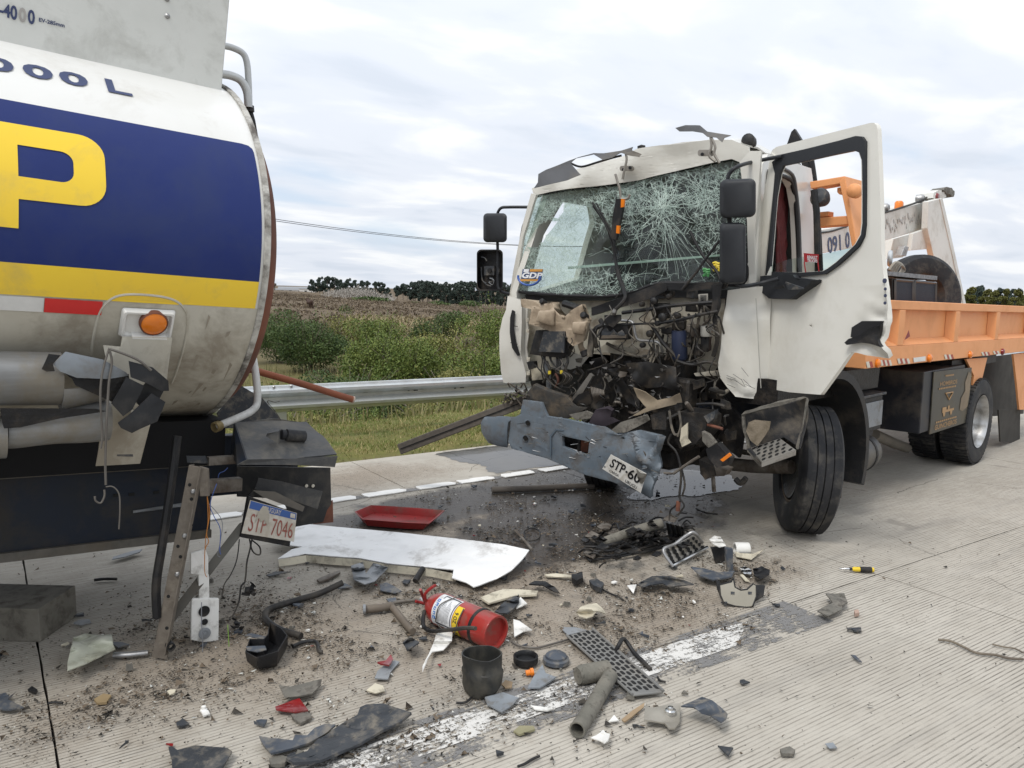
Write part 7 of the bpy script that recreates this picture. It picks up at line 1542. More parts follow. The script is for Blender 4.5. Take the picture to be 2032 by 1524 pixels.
# ================================================================== DEBRIS ON THE ROAD
zA = lambda x, y: (x / 3.2145, 1050 + y / 3.2145)
zB = lambda x, y: (500 + x / 3.277, 970 + y / 3.277)
zC = lambda x, y: (300 + x / 2.903, 1300 + y / 2.903)
zD = lambda x, y: (1000 + x / 3.277, 970 + y / 3.277)
zE = lambda x, y: (900 + x / 2.903, 1130 + y / 2.903)
zF = lambda x, y: (1450 + x / 2.909, 1000 + y / 2.909)
def keep_px(p, z): return CAM + (p - CAM) * ((z - CAMZ) / (p[2] - CAMZ))       # same sight line, new height
def shard(name, label, cat, mat, z, pts, h=.012, curl=.02, th=.005, sc=9, seed=0, group=None, parent=None, step=.035, tilt=(0, 0)):
    """a broken sheet lying on the road: traced outline, curled up from the ground"""
    P = [G(*z(*p), h) for p in pts]; c = np.mean(P, 0)
    def f(p):
        r = p - c; e = h + abs(nz(p, sc, seed)) * curl + max(0, r[0] * tilt[0] + r[1] * tilt[1]) + .3 * curl * np.linalg.norm(r) / .15 * (.5 + nz(p, 5, seed + 3))
        return keep_px(p, max(th / 2 + .008 if parent is None else th / 2, e))
    return sheet([P], step, f).build(name, mat, parent, smooth=True, solid=th, label=label, category=cat, group=group)
def gp(z, x, y, h=.0): return G(*z(x, y), h)
def gtube(z, pts, r, h=None): return MB().tube(smooth_path([gp(z, p[0], p[1], p[2] if len(p) > 2 else (r if h is None else h) + .008) for p in pts], 5), r, 10)
blue_pl = M('blue_grey_plastic', (.055, .066, .085), (.08, .09, .105), rough=.45, dirt=DUST, damt=.55, dscale=16, dpos=.56)
lt_grey = M('light_grey_plastic', (.24, .265, .29), (.19, .205, .22), rough=.45, dirt=MUD, damt=.7, dscale=16, dpos=.57)
ext_red = M('extinguisher_red', (.34, .032, .026), (.29, .028, .023), rough=.3, coat=.3, dirt=(.17, .09, .07), damt=.75, dscale=9, dpos=.55)
# ---- fire extinguisher
e1, e2 = G(985, 1256, .088), G(862, 1203, .088); ea = unit(e1 - e2); eL = np.linalg.norm(e1 - e2); ER = .082
EX = thing('fire_extinguisher', (e1 + e2) / 2 * [1, 1, 0], 'red fire extinguisher with white and yellow label lying among the debris', 'extinguisher')
body = MB().lathe(e2, ea, [(.0, -.035), (.022, -.035), (.03, -.03), (.055, -.015), (ER * .88, .015), (ER, .055), (ER, eL * .74), (ER * 1.0, eL * .99), (ER * .98, eL), (ER * .86, eL), (ER * .83, eL - .022), (ER * .5, eL - .024), (0, eL - .025)], 48).build('cylinder', ext_red, EX, smooth=True, angle=50)
ex_ = unit(np.cross(ea, V3(0, 0, 1))); ey_ = np.cross(ex_, ea); ex_ = ex_ if ex_ @ -RW[:, 2] > 0 else -ex_; ey_ = ey_ if ey_[2] > 0 else -ey_
def ept(s_, t, off=.0012): t = math.radians(t); return e2 + ea * s_ + (ex_ * math.cos(t) + ey_ * math.sin(t)) * (ER + off)
def epatch(s0, s1, t0, t1, off, mat, name, parent=body):
    n_ = 14; vs = [ept(s, t0 + (t1 - t0) * k / n_, off) for k in range(n_ + 1) for s in (s0, s1)]
    return MB().add(vs, [(2 * k, 2 * k + 1, 2 * k + 3, 2 * k + 2) for k in range(n_)]).build(name, mat, parent, smooth=True)
lab_w = M('label_paper', (.72, .73, .74), (.66, .67, .68), rough=.5, dirt=MUD, damt=.4, dscale=14); lab_y = M('label_yellow', (.78, .56, .04), rough=.5); ink2 = M('label_ink', (.03, .03, .05), rough=.5); ink_b = M('label_blue', (.05, .18, .50), rough=.5)
lab = epatch(.07, .215, -30, 95, .0012, lab_w, 'paper_label'); epatch(.219, .262, -48, 66, .0012, lab_y, 'yellow_label')
for s0, s1, t0, t1 in ((.100, .105, -22, -4), (.100, .105, 70, 88), (.100, .21, -22, -17), (.204, .209, -22, 88), (.100, .21, 83, 88)): epatch(s0, s1, t0, t1, .0022, ink2, 'label_frame', lab)
for k in range(9): epatch(.122 + .008 * k, .1235 + .008 * k, -12 + 3 * (k % 3), 46 + 8 * ((k * 7) % 4), .0022, ink2, 'label_line', lab)
def etext(txt, s_, t, Ws, Wt, mat): return lettering(txt, lambda x, y: ept(s_ + Ws - y, t + x, .003), Wt, Ws, .02).build('lettering', mat, lab, smooth=True)
etext('ZO 6', .226, 6, .024, 36, ink2); etext('G', .226, -38, .024, 9, ink2)
for k in range(5): epatch(.080 + .003 * (k % 2), .100 - .003 * (k % 3), -8 + 15 * k, 3 + 15 * k, .0022, ink_b, 'logo_mark', lab); epatch(.086, .093, -5 + 15 * k, -1 + 15 * k, .003, lab_w, 'logo_gap', lab)
gs = eL * .74
MB().lathe(e2, ea, [(ER + .001, gs), (ER + .005, gs + .004), (ER + .005, gs + .016), (ER + .001, gs + .02)], 40).build('strap', cable, EX)
va = e2 - ea * .035
MB().lathe(va, -ea, [(.02, 0), (.02, .02), (.013, .025), (.013, .05), (.018, .055), (.018, .07), (0, .075)], 14).build('valve', steel, EX, smooth=True)
for a, b_ in (((835, 1165, .22), (838, 1180, .16)),): pass
for q_ in ([(848, 1200, .10), (843, 1180, .16), (858, 1165, .20), (864, 1162, .20)], [(846, 1200, .09), (838, 1180, .15), (834, 1170, .19)], [(845, 1198, .09), (832, 1195, .10), (825, 1193, .11)]):
    MB().tube(smooth_path([G(*p) for p in q_], 3), .008, 6).build('lever', red_pl, EX)
MB().tube(smooth_path([G(842, 1212, .09), G(840, 1240, .05), G(855, 1252, .03), G(890, 1250, .11), G(925, 1246, .15), G(944, 1247, .165)], 6), .010, 8).build('hose', cable, EX, smooth=True)
MB().tube(smooth_path([ept(.115, -10, .012), ept(.12, 40, .012), ept(.16, 88, .01), ept(.19, 100, .01)], 5), .003, 6).build('wire_loop', tie, EX, smooth=True); MB().tube(smooth_path([ept(.12, -20, .01), ept(.17, -50, .014), ept(.24, -30, .02), ept(.27, 20, .012), ept(.265, 60, .01)], 5), .003, 6).build('wire_loop', tie, EX, smooth=True)
# ---- white bonnet panel
hp_ = [(180, 262), (300, 226), (430, 238), (620, 256), (900, 280), (1200, 312), (1450, 340), (1650, 366), (1803, 400), (1775, 440), (1740, 480), (1690, 530), (1640, 560), (1590, 588), (1540, 605), (1480, 628), (1440, 640), (1395, 612), (1300, 580), (1312, 528), (1230, 520), (1150, 512), (880, 486), (700, 452), (500, 438), (350, 425), (260, 440), (170, 455), (260, 395), (330, 378), (150, 360)]
hpP = [G(*zB(*p), .075) for p in hp_]; hpc = np.mean(hpP, 0); hax = unit(hpP[8] - hpP[1]); hay = np.cross(V3(0, 0, 1), hax)
white_panel = M('bonnet_white', (.80, .80, .79), (.74, .74, .73), rough=.4, dirt=(.16, .13, .10), damt=.8, dscale=3.2, dpos=.63, bump=.05)
def hw(p):
    r = p - hpc; v = r @ hay; return keep_px(p, .014 + max(0, .055 + .10 * v + .014 * nz(p, 4) + .006 * nz(p, 14)))
BN = sheet([hpP], .05, hw).build('bonnet_panel', white_panel, None, smooth=True, solid=.006, label='long white bonnet panel torn off, lying behind the extinguisher', category='panel')
lipP = [G(*zB(*p), .04) for p in ((170, 458), (260, 442), (350, 428), (500, 440), (700, 455), (880, 489), (1150, 515), (1300, 545))]
mb = MB(); 
for p in lipP: t_ = hw(p); mb.v += [tuple(t_ + V3(0, 0, -.004)), tuple(V3(t_[0], t_[1] - .02, max(.012, t_[2] - .045)))]
mb.f = [(2 * i, 2 * i + 1, 2 * i + 3, 2 * i + 2) for i in range(len(lipP) - 1)]; mb.m = [0] * len(mb.f); mb.build('folded_lip', cream_frag, BN, smooth=True, solid=.008)
# ---- red lamp tray
rt = [(668, 150), (720, 128), (770, 108), (900, 114), (1100, 128), (1255, 142), (1200, 190), (1150, 228), (1000, 222), (850, 210), (720, 200), (690, 175)]
rO = [G(*zB(*p), .065) for p in rt]; rc = np.mean(rO, 0); mb = MB(); k = len(rO)
mb.v = [tuple(rc + (p - rc) * s_ * [1, 1, 0] + V3(0, 0, dz)) for s_, dz in ((1.0, .0), (.97, .002), (.94, -.006), (.84, -.05), (.78, -.052), (.90, -.012)) for p in rO]
mb.f = [(i * k + j, i * k + (j + 1) % k, (i + 1) * k + (j + 1) % k, (i + 1) * k + j) for i in range(3) for j in range(k)] + [tuple(range(3 * k, 4 * k))]; mb.m = [0] * len(mb.f); mb.v = mb.v[:4 * k]
mb.build('lamp_tray', red_pl, None, smooth=True, solid=.004, angle=30, label='long red plastic tray lying on the wet road by the edge line', category='tray')
# ---- tubes and rods
def gt(name, label, cat, z, pts, r, mat, h=None): return gtube(z, pts, r, h).build(name, mat, None, smooth=True, label=label, category=cat)
gt('rubber_hose', 'bent black rubber hose lying in front of the tanker', 'hose', zB, [(590, 610, .06), (440, 680), (300, 722), (130, 775), (88, 815), (100, 860), (180, 915), (320, 958)], .017, cable)
PA = thing('pipe_joint', gp(zB, 900, 800), 'rusty brown pipe joint next to the fire extinguisher', 'pipe')
gtube(zB, [(722, 784), (800, 778), (860, 772), (905, 760)], .022).build('socket', M('pipe_brown', (.17, .14, .11), (.11, .09, .07), rough=.6, dirt=MUD, damt=.5), PA, smooth=True)
gtube(zB, [(905, 762), (950, 815), (1000, 880), (1045, 928)], .018).build('pipe', MATS['pipe_brown'], PA, smooth=True); gtube(zB, [(870, 760), (960, 735), (1080, 722)], .009).build('lever', steel_dirty, PA, smooth=True); gtube(zB, [(722, 784), (740, 783)], .025, .031).build('collar', grey_pl, PA)
TP = thing('muddy_pipe', gp(zE, 850, 700), 'mud covered T-shaped pipe lying across the white lane line', 'pipe')
mudp = M('mud_pipe', (.13, .125, .105), (.20, .185, .155), scale=10, rough=.85, bump=.3, dirt=(.035, .03, .026), damt=.9, dscale=28, dpos=.62)
gtube(zE, [(712, 618, .045), (800, 595, .045), (900, 575, .045)], [.036, .043, .04] + [.04] * 8).build('branch', mudp, TP, smooth=True) if False else MB().tube([gp(zE, 715, 612, .045), gp(zE, 740, 606, .045), gp(zE, 890, 575, .045)], [.036, .042, .04], 16).build('branch', mudp, TP, smooth=True)
tb = [gp(zE, 905, 610, .05), gp(zE, 830, 740, .034), gp(zE, 770, 840, .034), gp(zE, 712, 925, .036)]; MB().tube(smooth_path(tb, 4), .029, 16, cap=False).build('pipe', mudp, TP, smooth=True, solid=.006)
gt('ground_cable', 'thin brown cable curving between extinguisher and tread plate', 'cable', zE, [(335, 418), (380, 440), (470, 452), (560, 432), (670, 400)], .005, tie)
gt('black_stub', 'short black grip standing by the torn bonnet edge', 'grip', zB, [(1062, 600, .02), (1085, 560, .04), (1112, 518, .06)], .017, cable)
gt('steel_bar', 'long flat steel bar lying under the truck bumper', 'bar', lambda x, y: (x, y), [(976, 972, .03), (1060, 969, .03), (1178, 964, .03)], .028, M('bar_brown', (.16, .14, .12), (.11, .095, .08), rough=.6))
gt('steel_bar', 'bent brown bar lying by the tip of the bonnet panel', 'bar', zB, [(1715, 275), (1770, 335), (1820, 395)], .010, steel_dirty)
gt('twig', 'forked dry twig on the clean concrete', 'twig', zF, [(1200, 784), (1270, 792), (1350, 828), (1420, 860), (1530, 872), (1600, 890), (1690, 896)], .006, twig)
gt('twig', 'short thin dry twig beside the forked one', 'twig', zF, [(1510, 810), (1580, 826), (1640, 835), (1690, 860)], .004, twig)
gt('tube_offcut', 'bright metal tube under the foot of the post', 'tube', zA, [(725, 805), (830, 802), (945, 790)], .014, steel)
# ---- canister, caps
cb = gp(zB, 1493, 1325); ch_ = .165; cr = .085
CN = thing('canister', cb, 'open black muddy canister standing beside the extinguisher', 'canister')
canm = M('canister_black', (.018, .019, .019), (.035, .034, .03), scale=7, rough=.5, dirt=(.10, .09, .07), damt=.6, dscale=6, dpos=.55)
mb = MB().lathe(cb + V3(0, 0, .009), V3(0, 0, 1), [(cr * .55, 0), (cr * .85, .004), (cr * .97, .03), (cr * .99, .07), (cr * 1.02, .10), (cr * .94, .105), (cr * .96, .15), (cr * .97, ch_), (cr * .90, ch_), (cr * .88, .14), (cr * .86, .06), (cr * .6, .05)], 40, caps=(True, True)); mb.noise(.010, 11).build('shell', canm, CN, smooth=True, angle=60)
MB().lathe(cb + V3(0, 0, .06), V3(0, 0, 1), [(cr * .7, 0), (cr * .68, .004), (0, .006)], 20).build('inner_disc', mirror_glass, CN)
q_ = gp(zE, 415, 548); MB().lathe(q_ + V3(0, 0, .008), V3(0, 0, 1), [(.048, 0), (.056, .006), (.057, .035), (.052, .038), (.045, .03), (.044, .014), (.02, .012), (0, .014)], 28).build('round_lid', black_pl, None, smooth=True, angle=50, label='round black lid turned upwards next to the canister', category='lid')
q_ = gp(zE, 590, 545); MB().lathe(q_ + V3(0, 0, .008), V3(0, 0, 1), [(.052, 0), (.062, .004), (.06, .02), (.05, .026), (.048, .036), (.03, .048), (.012, .052), (0, .053)], 28).build('domed_cap', blue_pl, None, smooth=True, angle=40, label='domed dark blue cap beside the round lid', category='cap')
q_ = gp(zE, 415, 620); MB().lathe(q_ + V3(0, 0, .018), unit(V3(1, -.4, .1)), [(.012, 0), (.013, .02), (.018, .022), (.018, .035), (.01, .036)], 12).build('orange_plug', amber, None, smooth=True, label='small orange plug below the round lid', category='plug')
# ---- perforated tread plate
tpq = [gp(zE, 650, 380, .03), gp(zE, 1030, 722, .03), gp(zE, 1210, 702, .03), gp(zE, 800, 342, .03)]
TRD = thing('tread_plate', np.mean(tpq, 0) * [1, 1, 0], 'long grey perforated tread plate lying across the dirt', 'tread plate')
mb = MB().prism([p - V3(0, 0, .012) for p in tpq], V3(0, 0, .012)); mb.build('plate', M('tread_grey', (.17, .17, .165), (.22, .215, .20), rough=.5, dirt=MUD, damt=.5), TRD, bevel=.006)
for i in range(13):
    for j in range(6):
        x, y = (i + .5 + .25 * (j % 2)) / 13.6, (j + .5) / 6
        c4 = [bil(tpq, x + a * .026, y + b_ * .055, .0012, V3(0, 0, 1)) for a, b_ in ((-1, -.6), (-.6, -1), (.6, -1), (1, -.6), (1, .6), (.6, 1), (-.6, 1), (-1, .6))]
        MB().prism(c4, V3(0, 0, .0006)).build('slot', slot_m, TRD)
for q4 in ((0, 1), (3, 2)): MB().tube([tpq[q4[0]] + V3(0, 0, .002), tpq[q4[1]] + V3(0, 0, .002)], .006, 6).build('edge_fold', MATS['tread_grey'], TRD)
shard('comb_fragment', 'ribbed grey comb piece at the upper end of the tread plate', 'fragment', grey_pl, zE, [(612, 335), (700, 335), (770, 352), (660, 380), (640, 362)], .012, .01)
# ---- large traced fragments: (name, label, category, material, frame, outline, height, curl, thickness)
frags = [
 ('bumper_trim', 'long dark bumper trim with ribs lying beside the white line', 'trim', dark_pl, zC, [(775, 600), (835, 578), (900, 558), (960, 490), (1090, 405), (1190, 350), (1205, 305), (1240, 290), (1330, 285), (1420, 310), (1500, 335), (1440, 388), (1330, 440), (1210, 512), (1100, 560), (980, 612), (900, 622), (820, 626)], .03, .03, .01),
 ('trim_shard', 'dark pointed shard of trim next to the long bumper trim', 'trim', blue_pl, zC, [(622, 470), (690, 482), (815, 496), (828, 465), (900, 465), (940, 425), (1000, 402), (1062, 406), (1010, 450), (905, 512), (800, 545), (690, 570), (645, 520)], .015, .03, .008),
 ('trim_sheet', 'dark grey plastic sheet at the bottom of the slab, with a folded corner', 'sheet', dark_pl, zC, [(100, 535), (120, 530), (150, 552), (260, 525), (350, 532), (440, 540), (466, 560), (430, 620), (380, 690), (125, 700), (118, 600)], .02, .03, .008),
 ('tail_lens', 'broken red tail lamp lens in front of the dark trim', 'lens', red_lens, zC, [(714, 300), (760, 285), (815, 262), (856, 250), (880, 285), (905, 320), (830, 332), (720, 316)], .02, .03, .006),
 ('grey_plate', 'muddy grey plate with a curved edge above the red lens', 'plate', mud_pl, zC, [(735, 175), (800, 185), (880, 165), (982, 140), (975, 175), (930, 222), (850, 240), (770, 245)], .02, .03, .006),
 ('clay_chip', 'flat grey clay chip beside the red lens', 'chip', mud_pl, zC, [(805, 346), (860, 338), (920, 345), (926, 366), (860, 397), (822, 372)], .012, .01, .01),
 ('brown_chip', 'dark earthy chip at the end of the bumper trim', 'chip', mud_pl, zC, [(680, 605), (740, 585), (785, 595), (770, 635), (690, 640)], .015, .01, .014),
 ('yellow_chip', 'yellowish translucent chip on the dirt', 'chip', cream_frag, zC, [(1240, 205), (1290, 165), (1335, 180), (1345, 210), (1290, 222)], .012, .02, .006),
 ('red_clip', 'small dark red clip lying on a grey strip', 'clip', red_lens, zB, [(815, 1130), (870, 1120), (903, 1080), (918, 1112), (892, 1150), (840, 1142)], .035, .03, .008),
 ('grey_strip', 'dusty grey strip under the red clip', 'strip', grey_pl, zB, [(798, 1235), (815, 1190), (860, 1150), (930, 1118), (960, 1128), (930, 1160), (900, 1195), (885, 1240)], .01, .02, .006),
 ('white_curl', 'curled white plastic fragment in front of the extinguisher', 'fragment', white_frag, zB, [(1200, 938), (1260, 928), (1305, 930), (1300, 990), (1245, 1050), (1172, 1062), (1140, 1110), (1110, 1190), (1108, 1160), (1150, 1075), (1185, 990)], .02, .05, .005),
 ('white_corner', 'white jagged corner behind the base of the extinguisher', 'fragment', white_frag, zB, [(1700, 850), (1740, 862), (1822, 920), (1765, 930), (1705, 965)], .02, .04, .005),
 ('cream_board', 'cream fibre board with torn end behind the extinguisher', 'board', cream_frag, zB, [(1485, 712), (1560, 680), (1640, 656), (1760, 660), (1860, 668), (1850, 692), (1700, 702), (1620, 725), (1540, 748)], .02, .02, .01),
 ('dark_disc', 'dark half-round plastic piece leaning by the cream board', 'fragment', dark_pl, zB, [(1580, 800), (1610, 765), (1660, 722), (1735, 690), (1738, 740), (1700, 785), (1660, 812), (1615, 812)], .03, .05, .008),
 ('white_sliver', 'white sliver behind the dark half-round piece', 'fragment', white_frag, zB, [(1725, 740), (1745, 705), (1790, 750), (1720, 780)], .02, .02, .006),
 ('slate_shard', 'slate grey pointed shard below the bonnet panel', 'shard', blue_pl, zB, [(830, 622), (880, 612), (940, 645), (975, 668), (930, 682), (835, 662)], .012, .02, .006),
 ('slate_triangle', 'dark slate triangle standing before the pipe joint', 'shard', dark_pl, zB, [(982, 1000), (1028, 958), (1088, 1000), (1012, 1056)], .03, .06, .006),
 ('slate_chip', 'small slate chip by the end of the hose', 'shard', blue_pl, zB, [(560, 650), (602, 614), (655, 640)], .012, .02, .005),
 ('slate_flake', 'thin slate flake near the pipe joint', 'shard', blue_pl, zB, [(873, 718), (935, 708), (942, 734), (890, 738)], .012, .02, .005),
 ('dark_sliver', 'narrow dark sliver below the number plate', 'shard', dark_pl, zB, [(92, 562), (150, 540), (255, 540), (180, 556), (110, 570)], .012, .02, .005),
 ('wood_splinter', 'dark ribbed splinter in front of the bonnet lip', 'splinter', steel_dirty, zB, [(420, 595), (500, 560), (572, 535), (575, 548), (500, 590), (440, 608)], .014, .01, .012),
 ('bracket_sheet', 'folded grey bracket sheet against the bonnet panel', 'bracket', grey_pl, zB, [(645, 502), (720, 476), (742, 555), (790, 482), (885, 512), (800, 602), (735, 622), (662, 592)], .03, .07, .005),
 ('crumpled_panel', 'crumpled greenish white panel near the foot of the tanker post', 'panel', M('green_white', (.52, .53, .44), (.42, .43, .35), rough=.45, dirt=(.17, .16, .11), damt=.7, dscale=7), zA, [(432, 905), (430, 850), (452, 770), (470, 692), (540, 668), (620, 680), (710, 676), (722, 735), (735, 765), (640, 812), (540, 862)], .05, .09, .006),
 ('grey_wedge', 'thin grey wedge lying behind the tanker chassis', 'shard', grey_pl, zA, [(715, 195), (720, 180), (830, 145), (908, 128), (890, 148), (800, 178)], .02, .02, .006),
 ('grey_flake', 'grey flake left of the greenish panel', 'shard', grey_pl, zA, [(468, 600), (500, 582), (570, 576), (582, 600), (520, 614)], .012, .02, .005),
 ('blue_flake', 'blue grey flake between the greenish panel and the post', 'shard', blue_pl, zA, [(702, 722), (770, 722), (825, 738), (752, 757)], .012, .02, .005),
 ('dark_twist', 'twisted dark plastic at the left slab joint', 'shard', blue_pl, zA, [(-20, 1060), (40, 1045), (60, 1070), (105, 1035), (50, 1090), (150, 1138), (60, 1155), (-20, 1150)], .015, .04, .006),
 ('ochre_chip', 'ochre clay chip on the open slab', 'chip', M('ochre', (.30, .22, .12), rough=.9), zA, [(600, 1090), (660, 1055), (710, 1065), (680, 1110), (620, 1115)], .01, .01, .01),
 ('black_pad', 'black lump on the slab near the joint', 'lump', black_pl, zA, [(178, 1030), (205, 1008), (240, 1030), (225, 1048)], .014, .02, .012),
 ('grey_crumple', 'crumpled grey flap with frayed edges', 'flap', dark_pl, zD, [(862, 622), (905, 600), (965, 570), (1090, 568), (1180, 600), (1235, 622), (1140, 632), (1085, 645), (1030, 615), (950, 628), (905, 642)], .03, .05, .006),
 ('white_tip', 'small white triangular tip beside the frayed flap', 'fragment', white_frag, zD, [(800, 630), (862, 624), (842, 682)], .015, .03, .005),
 ('lamp_shell', 'cream curled lamp shell on the dirt', 'shell', cream_frag, zD, [(468, 805), (500, 770), (540, 755), (602, 745), (640, 780), (662, 815), (605, 795), (575, 830), (535, 842), (490, 828)], .03, .07, .005),
 ('dark_arc', 'dark curved strip beyond the cream board', 'strip', black_pl, zD, [(162, 622), (200, 602), (270, 605), (330, 640), (368, 682), (330, 672), (250, 628)], .03, .03, .008),
 ('pale_strip', 'pale torn strip with a black lump at its end', 'strip', cream_frag, zD, [(265, 560), (340, 552), (440, 565), (440, 580), (340, 575), (280, 572)], .014, .02, .006),
 ('black_lump', 'black lump at the end of the pale strip', 'lump', black_pl, zD, [(440, 568), (470, 550), (512, 556), (515, 592), (470, 612), (442, 595)], .03, .03, .03),
 ('black_block', 'black block with a trailing cord', 'block', dark_pl, zD, [(555, 610), (600, 596), (650, 630), (630, 660), (580, 640)], .025, .02, .03),
 ('bulb_shell', 'shiny broken bulb shell near the steered wheel', 'shell', chrome, zD, [(1530, 515), (1570, 505), (1612, 530), (1605, 560), (1560, 552)], .02, .05, .004),
 ('black_crumple', 'crumpled black plastic beside the bulb shell', 'fragment', black_pl, zD, [(1618, 520), (1680, 505), (1730, 530), (1725, 560), (1670, 588), (1630, 565)], .03, .06, .005),
 ('white_shard', 'white shard below the bulb shell', 'fragment', cream_frag, zD, [(1535, 560), (1552, 556), (1600, 605), (1570, 600)], .014, .02, .005),
 ('metal_bracket', 'bare metal bracket with a bolt beside the muddy pipe', 'bracket', M('bracket_bare', (.33, .31, .27), (.27, .25, .21), rough=.55, metal=.3, dirt=MUD, damt=.4), zE, [(1098, 868), (1105, 785), (1140, 800), (1195, 790), (1250, 775), (1308, 772), (1302, 885), (1275, 918), (1240, 918), (1215, 888), (1150, 876)], .025, .03, .006),
 ('blue_curve', 'curved blue grey trim with a torn edge next to the metal bracket', 'trim', blue_pl, zE, [(1310, 790), (1370, 765), (1432, 735), (1490, 758), (1530, 790), (1578, 832), (1570, 862), (1540, 882), (1480, 845), (1430, 832), (1385, 795)], .04, .07, .006),
 ('white_leaf', 'bright white scrap in front of the muddy pipe', 'scrap', white_frag, zE, [(788, 970), (840, 945), (862, 925), (880, 945), (902, 950), (890, 985), (868, 1002), (835, 985)], .02, .05, .004),
 ('white_tab', 'small white printed tab by the muddy pipe', 'tab', white_frag, zE, [(893, 878), (925, 840), (952, 872)], .014, .02, .004),
 ('grey_sheet', 'light grey plastic sheet below the canister', 'sheet', lt_grey, zE, [(180, 738), (285, 710), (375, 742), (340, 785), (280, 822), (195, 780)], .016, .02, .006),
 ('grey_triangle', 'light grey triangle of plastic by the domed cap', 'panel', lt_grey, zE, [(428, 684), (460, 620), (512, 550), (530, 600), (590, 622), (560, 645), (500, 682)], .018, .02, .006),
 ('white_splinter', 'thin white splinter lying on the lane line', 'fragment', white_frag, zE, [(442, 785), (500, 792), (585, 805), (540, 815), (470, 808)], .014, .015, .005),
 ('olive_chip', 'olive chip on the edge of the lane line', 'chip', M('olive_chip', (.28, .26, .16), rough=.8), zE, [(345, 935), (380, 905), (460, 905), (470, 925), (380, 955)], .012, .01, .008),
 ('wood_scrap', 'brown cardboard scrap beside the muddy pipe', 'scrap', M('cardboard', (.33, .24, .15), (.26, .19, .12), rough=.9), zE, [(968, 868), (1030, 815), (1100, 770), (1095, 795), (1030, 850), (985, 880)], .014, .02, .006),
 ('tan_scrap', 'tan scrap next to the canister', 'scrap', MATS['cardboard'], zE, [(275, 665), (300, 640), (340, 650), (335, 682), (300, 685)], .012, .02, .005),
 ('dark_triangle', 'dark grey triangle on the open slab past the bracket', 'shard', dark_pl, zE, [(1522, 1018), (1612, 1030), (1582, 1076)], .012, .02, .006),
 ('clay_button', 'small square clay piece with a hole on the open slab', 'chip', mud_pl, zE, [(1880, 1042), (1920, 1028), (1968, 1045), (1960, 1070), (1890, 1068)], .014, .01, .012),
 ('angle_plate', 'folded grey angle plate on the clean slab by the joint', 'plate', mud_pl, zF, [(548, 518), (600, 520), (655, 517), (675, 572), (645, 585), (640, 612), (590, 635), (560, 650), (500, 620), (530, 600), (590, 572)], .025, .04, .006),
 ('black_clip', 'black notched clip on the clean slab', 'clip', dark_pl, zF, [(670, 718), (752, 716), (755, 738), (715, 735), (700, 726), (672, 728)], .012, .01, .008),
 ('blue_sliver', 'blue grey pointed sliver on the clean slab', 'shard', blue_pl, zF, [(692, 872), (720, 876), (758, 914), (735, 908)], .012, .015, .005),
 ('stone', 'pinkish stone next to the folded angle plate', 'stone', M('pink_stone', (.42, .30, .24), rough=.9), zF, [(712, 622), (735, 618), (742, 638), (716, 642)], .015, .01, .02),
 ('clear_flake', 'clear plastic flake on the ribbed concrete', 'flake', lt_grey, zF, [(545, 1385), (590, 1378), (615, 1410), (570, 1412)], .01, .015, .003),
 ('flat_clamp', 'flat brown metal clamp on the ribbed concrete', 'clamp', mud_pl, zF, [(286, 1420), (340, 1405), (370, 1425), (365, 1448), (300, 1448)], .014, .012, .01),
]
for i, (nm, lb, ct, mt, z, pts, h, cu_, th) in enumerate(frags): shard(nm, lb, ct, mt, z, pts, h, cu_, th, seed=i)
MB().lathe(gp(zE, 1250, 815, .05), V3(0, 0, 1), [(.022, -.02), (.022, .004), (.013, .006), (.012, .016), (0, .018)], 12).build('bolt', chrome, bpy.data.objects['metal_bracket'], smooth=True)
# ---- headlamp bowl, connectors, small fittings
bo_ = [(1565, 832), (1640, 872), (1780, 832), (1838, 728), (1790, 690), (1722, 645), (1712, 722), (1690, 752), (1580, 748)]
bP = [G(*zA(*p), .05) for p in bo_]; bc = np.mean(bP, 0); mb = MB(); k = len(bP)
mb.v = [tuple(bc * [1, 1, 0] + (p - bc) * [s_, s_, 0] + V3(0, 0, dz + .012)) for s_, dz in ((1.0, .075), (.96, .03), (.80, 0.0)) for p in bP]; mb.f = [(i * k + j, i * k + (j + 1) % k, (i + 1) * k + (j + 1) % k, (i + 1) * k + j) for i in range(2) for j in range(k)] + [tuple(range(2 * k, 3 * k))]; mb.m = [0] * len(mb.f)
LH = mb.noise(.012, 9).build('lamp_bowl', black_pl, None, smooth=True, solid=.005, label='broken black lamp bowl with rubble in it, in front of the post', category='bowl')
shard('bowl_flap', None, None, blue_pl, zA, [(1570, 750), (1690, 745), (1700, 770), (1640, 785), (1575, 775)], .075, .02, .004, parent=LH); shard('bowl_shard', None, None, blue_pl, zA, [(1560, 680), (1600, 665), (1710, 690), (1690, 705)], .06, .02, .004, parent=LH)
q_ = gp(zA, 1300, 1175); PLG = MB().lathe(q_ + V3(0, 0, .01), V3(0, 0, 1), [(.014, 0), (.014, .006), (.009, .01), (.009, .02), (.005, .022), (0, .022)], 14).box(Frame(q_ + V3(0, 0, .009), (1, 0, 0), (0, 1, 0), (0, 0, 1)), -.012, .014, -.045, -.012, 0, .007); PLG.build('white_plug', white_frag, None, smooth=True, label='little white plug at the end of the hanging wire', category='plug')
def wirefit(label, z, pts, nm='wire_scrap', r=.005): return gt(nm, label, 'wire', z, pts, r, cable)
wirefit('tangled black wire harness end by the tread plate', zE, [(935, 468, .03), (955, 430, .06), (975, 400, .07), (1000, 420, .05), (1040, 480, .02), (1090, 530, .015), (1135, 578, .012)], 'harness_end', .010)
